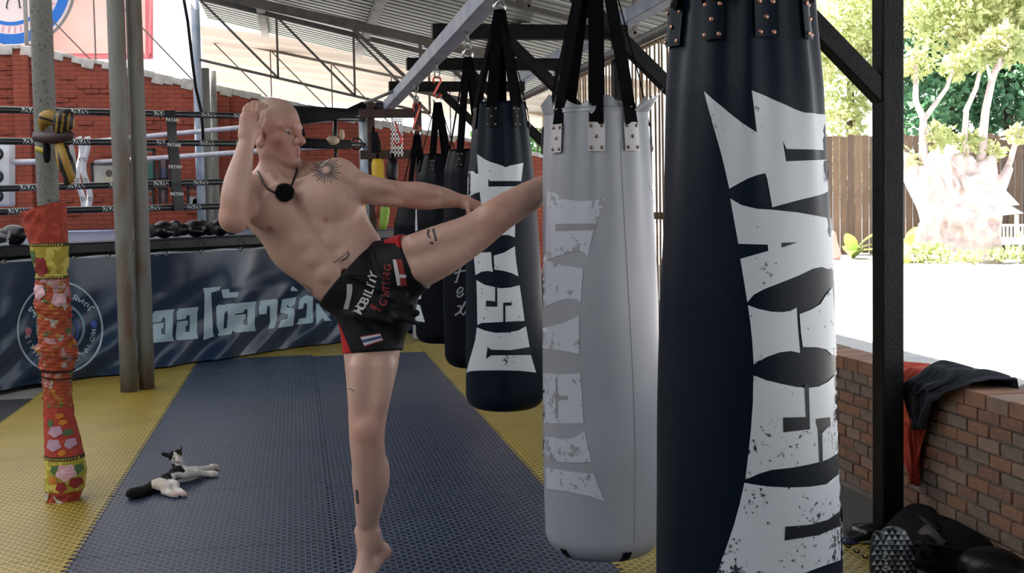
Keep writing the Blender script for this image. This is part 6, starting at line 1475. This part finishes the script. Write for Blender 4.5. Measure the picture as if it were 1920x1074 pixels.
# ================================================================ big banner and round sign above the wall
BY = 18.2
def bpt(x, y, dy=0.0): return onY(x, y, BY+dy)
MT['pink_flex'] = mat('sun-bleached pink banner', (0.66, 0.33, 0.30), 0.6, col2=(0.70, 0.42, 0.38), nscale=1.3, trans=0.10)
MT['red_flex'] = mat('faded red banner edge', (0.55, 0.16, 0.18), 0.6, trans=0.1)
pb = thing('wall_banner', 'large sun-bleached pink banner with red border above the red wall', 'banner', bpt(150, 108))
def flat_grid(x0, y0, x1, y1, m, name, dy, n=16): return MB().grid(lambda u, v: bpt(x0+(x1-x0)*u, y0+(y1-y0)*v, dy+0.03*math.sin(u*7+v*3)), n, n).build(name, m, pb, smooth=True)
flat_grid(-260, -160, 276, 100, MT['pink_flex'], 'field', 0.0); flat_grid(272, -160, 287, 111, MT['red_flex'], 'border', -0.012); flat_grid(-260, 100, 287, 111, MT['red_flex'], 'border', -0.012)
rs = thing('round_sign', 'round blue and white gym sign mounted above the red wall', 'sign', bpt(20, 92, -0.3))
SX, SY = 20, -29
def ringface(r0, r1, m, name, dy, a0=0, a1=2*math.pi, n=72):
    mb = MB(); vs = []; fs = []
    for t in np.linspace(a0, a1, n):
        for r_ in (r0, r1): vs.append(bpt(SX+r_*math.cos(t), SY+r_*math.sin(t), dy))
    for i in range(n-1): fs.append((2*i, 2*i+1, 2*i+3, 2*i+2))
    mb.add(vs, orient(vs, fs, CAM)); return mb.build(name, m, rs)
SW = mat('sign white', (0.62, 0.60, 0.62), 0.4, trans=0.25); SB = mat('sign blue', (0.01, 0.17, 0.62), 0.4, trans=0.35); SG = mat('sign rim', (0.16, 0.15, 0.15), 0.5); SP = mat('sign pale pink lettering', (0.62, 0.34, 0.46), 0.4, trans=0.4)
ringface(0.01, 121, SW, 'face', -0.30); ringface(117, 123, SG, 'rim', -0.32); ringface(93, 112, SB, 'blue_ring', -0.31); ringface(70, 77, SB, 'blue_ring', -0.31)
for k_ in range(22):
    t = math.radians(8+k_*7.6); P = stroke([(SX+79*math.cos(t), SY+79*math.sin(t)), (SX+91*math.cos(t+0.02), SY+91*math.sin(t+0.02))], 3.2); vs, fs = tess(P, 6, lambda x, y: bpt(x, y, -0.312)); MB().add(vs, orient(vs, fs, CAM)).build('sign_letter', SP, rs)
for P in ([(20, -8), (14, 3), (12, 14), (15, 16)], [(33, -8), (36, 4), (37, 14), (40, 15)]): vs, fs = tess(stroke(P, 2.6), 4, lambda x, y: bpt(x, y, -0.312)); MB().add(vs, orient(vs, fs, CAM)).build('sign_figure', MT['black_satin'], rs)
tag(MB().tube([(onY(47, 0, 17.5)[0], 17.5, 3.2), (onY(47, 0, 17.5)[0], 17.5, 5.2)], 0.03, 10).build('sign_post', MT['pipe_old'], None, smooth=True), 'thin grey upright in front of the round sign', 'post')

# ================================================================ slat screen on the right edge of the hall
ss = thing('slat_screen', 'screen of narrow brown upright slats beyond the black posts', 'screen', (2.56, 9.0, 0.585))
MT['slat'] = mat('weathered brown slat', (0.15, 0.085, 0.045), 0.8, col2=(0.24, 0.16, 0.09), nscale=14, stretch=(1, 1, 0.3))
sl = MB().box((0, 0, 0), (0.010, 0.024, 1.93), None, 0, 0.002).mesh('slat', MT['slat']); r_ = random.Random(6)
for k_ in range(40): copy_mesh(sl, 'slat', ss, (r_.uniform(-.006, .006), -2.3+k_*0.096+r_.uniform(-.006, .006), 0.966+r_.uniform(-.002, .03)), (r_.uniform(-.01, .01), 0, 0))
for z in (1.2, 2.46): MB().box((2.58, 8.6, z), (0.03, 3.9, 0.05)).build('batten', MT['slat'], ss)
# lean poles and a small far shelter seen between the bags
for k_, (x, y0, y1, d, r2) in enumerate(((1022, 130, 480, 24, 0.06),)):
    sh2 = thing('shelter_frame', 'thin weathered timber frame standing in the yard', 'shelter', onD(x, y1, d)); p0, p1 = onD(x, y1, d), onD(x, y0, d)
    TM_ = mat('weathered timber', (0.30, 0.26, 0.20), 0.8); MB().tube([(p0[0], p0[1], -0.1), p1], r2, 10).build('post', TM_, sh2, smooth=True)
    for a, b_ in (((994, 178), (1022, 215)), ((1022, 213), (1052, 198)), ((992, 208), (1034, 218)), ((1010, 322), (1050, 300))): MB().bar(onD(*a, d), onD(*b_, d), 0.08, 0.10).build('rail', TM_, sh2)
    q = [onD(960, 192, d+1), onD(1075, 168, d+1), onD(1075, 150, d-2), onD(960, 168, d-2)]; MB().add(q+[v+np.array([0, 0, 0.05]) for v in q], [(0, 1, 2, 3), (7, 6, 5, 4), (0, 4, 5, 1), (1, 5, 6, 2), (2, 6, 7, 3), (3, 7, 4, 0)]).build('roof', mat('thatch', (0.22, 0.17, 0.10), 0.9), sh2)

# ================================================================ the yard
def leaf_cloud(name, parent, blobs, n, size, m, seed, droop=0.0):
    r_ = np.random.default_rng(seed); tot = sum(b_[3]*b_[4]*b_[5] for b_ in blobs); vs = []; fs = []
    for (cx_, cy_, cz_, rx, ry_, rz_) in blobs:
        k_ = int(n*rx*ry_*rz_/tot)
        d = r_.normal(size=(k_, 3)); d /= np.linalg.norm(d, axis=1)[:, None]; rad = r_.uniform(0.35, 1.0, (k_, 1))**0.5; c_ = np.array([cx_, cy_, cz_])+d*rad*np.array([rx, ry_, rz_])
        ax = r_.normal(size=(k_, 3)); ax[:, 2] -= droop; ax /= np.linalg.norm(ax, axis=1)[:, None]; nn = np.cross(ax, r_.normal(size=(k_, 3))); nn /= np.linalg.norm(nn, axis=1)[:, None]
        L_ = size*r_.uniform(0.6, 1.3, (k_, 1)); up_ = np.cross(ax, nn)
        V4 = np.stack([c_, c_+ax*L_*0.5+nn*L_*0.28+up_*L_*0.06, c_+ax*L_, c_+ax*L_*0.5-nn*L_*0.28+up_*L_*0.06], 1).reshape(-1, 3); b0 = len(vs); vs.extend(V4.tolist()); fs.append(np.arange(k_*4).reshape(-1, 4)+b0)
    o = link(name, np_mesh(name, np.array(vs), np.concatenate(fs), m, False), parent); o['kind'] = 'stuff'; return o
LG = [mat('leaf green', (0.045, 0.13, 0.035), 0.6, col2=(0.10, 0.22, 0.05), nscale=1.2, trans=0.3), mat('leaf blue green', (0.05, 0.15, 0.085), 0.6, col2=(0.11, 0.25, 0.12), nscale=1.2, trans=0.25), mat('leaf yellow green', (0.34, 0.42, 0.17), 0.6, col2=(0.50, 0.50, 0.26), nscale=1.2, trans=0.4)]
BARK = mat('pale bark', (0.62, 0.53, 0.49), 0.9, col2=(0.42, 0.33, 0.33), nscale=5, ndetail=8, bump=0.8, bscale=16); DBARK = mat('dark bark', (0.07, 0.05, 0.04), 0.9)
def B(x, y, d, rx, ry_, rz_): p = onD(x, y, d); return (p[0], p[1], p[2], rx, ry_, rz_)
def tree(label, px_, d, top_y, blobs, n, size, m, seed, tr=0.18):
    p = onD(px_, 480, d); q = onD(px_+4, top_y, d); t = thing('garden_tree', label, 'tree', (p[0], p[1], -0.1), 'trees round the yard')
    MB().tube([(p[0], p[1], -0.15), (p[0]+0.1, p[1], (q[2])*0.5), tuple(q)], [tr, tr*0.8, tr*0.4], 10).build('trunk', DBARK, t, smooth=True); leaf_cloud('foliage', t, blobs, n, size, m, seed)
tree('dense blue green tree over the brown fence behind the spirit house', 1885, 31, 100, [B(1880, 150, 31, 1.6, 1.5, 1.3), B(1850, 90, 32, 1.8, 1.5, 1.4), B(1935, 200, 31, 1.4, 1.2, 1.5), B(1900, 20, 32, 2, 1.6, 1.2), B(1990, 120, 31, 1.6, 1.5, 2)], 9000, 0.22, LG[1], 1)
tree('bushy green tree behind the tall stump', 1775, 31, 60, [B(1770, 160, 31, 1.3, 1.2, 1.2), B(1730, 90, 32, 1.3, 1.2, 1.2), B(1715, 220, 30, 0.9, 0.9, 0.7), B(1800, 60, 32, 1.5, 1.3, 1.2), B(1800, 240, 31, 0.9, 0.8, 0.6)], 7000, 0.22, LG[1], 2)
tree('sunlit green tree glimpsed between the near bag and the post', 1590, 32, 120, [B(1590, 150, 32, 1.0, 1, 1.2), B(1560, 250, 31.6, 0.9, 0.9, 1.0), B(1610, 330, 31, 0.7, 0.7, 0.8), B(1570, 60, 32, 1.2, 1, 1.0), B(1630, 20, 31, 1.2, 1, 1.2)], 5200, 0.2, LG[2], 3)
tree('tall yellow green tree leaning over the yard', 1960, 27, -60, [B(1850, 20, 26.5, 1.4, 1.0, 0.8), B(1780, 60, 26.5, 0.9, 0.8, 0.55), B(1910, 60, 26.5, 0.9, 0.8, 0.7), B(1740, 10, 26.8, 0.9, 0.8, 0.5), B(1890, -40, 26.5, 1.6, 1.2, 0.8), B(1830, 90, 26, 0.5, 0.5, 0.4)], 5200, 0.20, LG[2], 4, 0.14)
tree('far green tree seen past the raised shin', 1010, 45, 180, [B(1010, 240, 45, 1.6, 1.5, 1.5), B(1060, 200, 46, 1.5, 1.4, 1.6), B(960, 230, 46, 1.6, 1.4, 1.6)], 2500, 0.3, LG[0], 5)
# brown fence
fen = thing('yard_fence', 'tall fence of upright brown boards behind the stump', 'fence', onD(1730, 470, 29))
FBm = [mat('fence board %d' % i, c_, 0.85, col2=tuple(q*0.7 for q in c_), nscale=8, stretch=(1, 1, 0.2)) for i, c_ in enumerate(((0.13, 0.085, 0.06), (0.10, 0.068, 0.052), (0.16, 0.105, 0.075)))]
r_ = random.Random(12); fb = [MB().box((0, 0, 1.45), (0.17, 0.03, 2.9), None, 0, 0.006).mesh('board', q) for q in FBm]
f0, f1 = onD(1500, 400, 29), onD(2010, 400, 29); fd_ = norm(np.array([f1[0]-f0[0], f1[1]-f0[1], 0])); nb = int(np.linalg.norm(f1[:2]-f0[:2])/0.18); fa_ = math.atan2(fd_[1], fd_[0])
for k_ in range(nb):
    p = f0+fd_*0.18*k_; copy_mesh(fb[k_ % 3 if r_.random() < .7 else 0], 'board', fen, Vector((p[0], p[1], -0.1+r_.uniform(-.05, .05)))-fen.location, (0, 0, fa_))
# pollarded stump with regrowth
SD = 25.0
stp = thing('tree_stump', 'huge pale pollarded stump with thin regrowth stems in the yard', 'stump', onZ(1795, 492, -0.1))
sg_ = Clay(onD(1795, 400, SD)-2.0, onD(1795, 400, SD)+2.0, 0.026)
C_(sg_, [(1765, 500, SD, 42), (1765, 440, SD, 36), (1752, 390, SD, 30), (1722, 345, SD, 22), (1696, 302, SD, 17)], 0.1); C_(sg_, [(1838, 500, SD-.3, 40), (1840, 430, SD-.3, 34), (1843, 370, SD-.2, 29), (1846, 322, SD-.2, 22)], 0.1)
C_(sg_, [(1796, 490, SD-.1, 34), (1796, 390, SD, 26), (1802, 330, SD, 20), (1798, 300, SD, 15)], 0.1); C_(sg_, [(1850, 400, SD-.2, 20), (1875, 350, SD-.2, 13), (1890, 318, SD-.2, 9)], 0.1); C_(sg_, [(1768, 390, SD-.2, 22), (1750, 330, SD-.2, 15), (1742, 305, SD-.2, 10)], 0.08)
C_(sg_, [(1815, 400, SD-.2, 14), (1822, 340, SD-.2, 13), (1818, 300, SD-.2, 9)], 0.08); C_(sg_, [(1850, 340, SD-.2, 16), (1858, 300, SD-.2, 10)], 0.08); C_(sg_, [(1722, 350, SD-.2, 13), (1730, 320, SD-.2, 9)], 0.08)
rs_ = random.Random(3)
for k_ in range(46):
    x = rs_.uniform(1720, 1870); y = rs_.uniform(330, 480); C_(sg_, [(x, y, SD-0.45, rs_.uniform(4, 9)), (x+rs_.uniform(-8, 8), y+rs_.uniform(15, 45), SD-0.45, 3)], 0.12)
for k_ in range(14):
    x = rs_.uniform(1730, 1870); y = rs_.uniform(320, 440); sg_.cap(onD(x, y, SD-0.6), onD(x+3, y+20, SD-0.6), 0.10, 0.05, 0.04, 'sub')
V_, Q_ = sg_.nets(1); link('stump_body', np_mesh('stump_body', V_, Q_, BARK, True), stp)
for pts in ([(1731, 320, 8), (1730, 265, 7), (1731, 222, 6.5), (1717, 190, 5.5), (1717, 120, 4)], [(1733, 224, 5), (1750, 200, 4.5), (1775, 165, 4), (1787, 130, 3)], [(1812, 290, 6), (1809, 245, 5.5), (1812, 205, 5), (1830, 165, 4.5), (1838, 130, 3.5), (1828, 108, 2.5)], [(1840, 310, 10), (1843, 255, 8), (1848, 205, 7.5), (1860, 150, 6.5), (1875, 110, 5), (1890, 70, 3)], [(1880, 335, 7), (1895, 300, 5.5), (1903, 270, 5), (1908, 240, 3)], [(1858, 150, 4), (1850, 120, 3), (1846, 95, 2)], [(1862, 145, 3.5), (1885, 110, 2.5)]):
    MB().tube([onD(x, y, SD-0.1) for x, y, _ in pts], [q*SD/F for _, _, q in pts], 9).build('regrowth_stem', BARK, stp, smooth=True)
leaf_cloud('regrowth_leaves', stp, [B(1718, 118, SD, 0.35, 0.3, 0.3), B(1788, 125, SD, 0.3, 0.3, 0.25), B(1830, 105, SD, 0.4, 0.3, 0.3), B(1880, 85, SD, 0.5, 0.4, 0.4), B(1760, 255, SD, 0.35, 0.3, 0.25), B(1815, 262, SD, 0.3, 0.3, 0.2), B(1855, 285, SD, 0.3, 0.3, 0.2), B(1905, 250, SD, 0.25, 0.25, 0.2), B(1700, 300, SD, 0.25, 0.25, 0.2)], 1500, 0.2, LG[2], 9, 0.3)
# spirit houses
WHT = mat('whitewash', (0.75, 0.73, 0.70), 0.8); OCH = mat('ochre gable', (0.55, 0.30, 0.10), 0.8)
def gable(t, x0, x1, y0, y1, d, dep, m):
    a, b_ = onD(x0, y1, d), onD(x1, y1, d); top = onD((x0+x1)/2, y0, d); off = FW*dep; vs = [a, b_, top, a+off, b_+off, top+off]
    MB().add(vs, [(0, 1, 2), (5, 4, 3), (0, 2, 5, 3), (1, 4, 5, 2), (0, 3, 4, 1)]).build('roof', m, t)
h1 = thing('spirit_house', 'white gabled shrine house standing behind the stump', 'shrine', onD(1790, 480, 27)); gable(h1, 1738, 1842, 264, 318, 27, 1.2, WHT); MB().box(onD(1790, 390, 27.6), (0.9, 0.9, 2.2), np.array([RT, FW, UP]).T).build('house_body', WHT, h1)
p = onD(1812, 300, 26.97); MB().add([onD(1795, 306, 26.97), onD(1822, 306, 26.97), onD(1810, 276, 26.97)], [(0, 1, 2)]).build('gable_panel', OCH, h1)
h2 = thing('spirit_house', 'small white shrine with tiered roof and railed terrace beside the stump', 'shrine', onD(1890, 480, 26)); gable(h2, 1852, 1912, 352, 384, 26, 0.9, WHT); gable(h2, 1846, 1920, 378, 400, 25.9, 1.1, WHT)
for x in (1872, 1906): MB().tube([onD(x, 402, 26.2), onD(x, 440, 26.2)], 0.05, 10).build('column', WHT, h2, smooth=True)
MB().box(onD(1895, 452, 26.3), (1.2, 0.9, 0.16), np.array([RT, FW, UP]).T, 0, 0.02).build('terrace', WHT, h2)
for k_ in range(9): MB().box(onD(1868+k_*7, 434, 25.85), (0.035, 0.035, 0.28), np.array([RT, FW, UP]).T).build('baluster', WHT, h2)
MB().box(onD(1898, 422, 25.85), (0.78, 0.05, 0.05), np.array([RT, FW, UP]).T).build('rail', WHT, h2)
for x in (1870, 1888, 1912): MB().bar(onD(x, 456, 26.2), onD(x+(4 if x > 1880 else -3), 484, 26.2), 0.09, 0.09).build('leg', WHT, h2)
# broad leaved plants and grass along the fence foot
def blade_plant(label, px_, py_, d, n, L_, m, seed, w=0.16):
    r_ = random.Random(seed); b0 = onZ(px_, py_, -0.1); t = thing('leafy_plant', label, 'plant', b0, 'broad leaved plants round the stump')
    for k_ in range(n):
        a_ = r_.uniform(0, 6.28); l_ = L_*r_.uniform(0.7, 1.2); e_ = r_.uniform(0.4, 1.2); dr = np.array([math.cos(a_), math.sin(a_), 0]); sdv = np.array([-dr[1], dr[0], 0]); vs = []; fs = []
        for i in range(7):
            q = i/6; c_ = b0+dr*l_*q*math.cos(e_)*(0.6+0.4*q)+np.array([0, 0, l_*(math.sin(e_)*q-0.35*q*q)]); ww = w*math.sin(math.pi*min(0.97, 0.12+0.86*q))
            vs += [c_-sdv*ww+np.array([0, 0, 0.03]), c_, c_+sdv*ww+np.array([0, 0, 0.03])]
        for i in range(6): fs += [(3*i, 3*i+1, 3*i+4, 3*i+3), (3*i+1, 3*i+2, 3*i+5, 3*i+4)]
        MB().add(vs, fs).build('leaf', m, t, smooth=True)
LP = mat('broad leaf', (0.12, 0.22, 0.05), 0.5, col2=(0.30, 0.34, 0.08), nscale=2, trans=0.3)
blade_plant('broad leaved plant left of the stump foot by the black post', 1705, 484, 25, 11, 1.2, LP, 1); blade_plant('broad leaved plant hugging the stump foot', 1700, 502, 24, 9, 0.5, LP, 2, 0.08); blade_plant('broad leaved plant behind the shrine terrace', 1912, 476, 28, 10, 0.9, LP, 3, 0.1); blade_plant('broad leaved plant seen between the near bag and post', 1600, 484, 27, 10, 1.0, LP, 4)
leaf_cloud('grass', stp, [B(1720, 478, 23.5, 0.7, 0.3, 0.16), B(1780, 486, 23.2, 1.0, 0.3, 0.10), B(1900, 478, 24, 0.6, 0.3, 0.12), B(1690, 482, 24, 0.4, 0.3, 0.15)], 900, 0.16, LG[2], 14, -0.8)
rk = Clay(onD(1562, 450, 26)-0.6, onD(1562, 450, 26)+0.6, 0.03); C_(rk, [(1560, 478, 26, 17), (1557, 455, 26, 13), (1560, 440, 26, 8)], 0.1); V_, Q_ = rk.nets(1); tag(link('garden_rock', np_mesh('garden_rock', V_, Q_, mat('pink rock', (0.45, 0.30, 0.26), 0.9, bump=0.6), True)), 'pinkish upright rock beside the near punching bag edge, in the yard', 'rock')
dk = tag(MB().tube([onZ(1885, 752, -0.04), onZ(1905, 742, -0.02), onZ(1935, 728, -0.01)], [0.02, 0.05, 0.05], 10).build('fallen_branch', DBARK, None, smooth=True), 'dark fallen branch lying in the yard just past the low wall', 'branch')
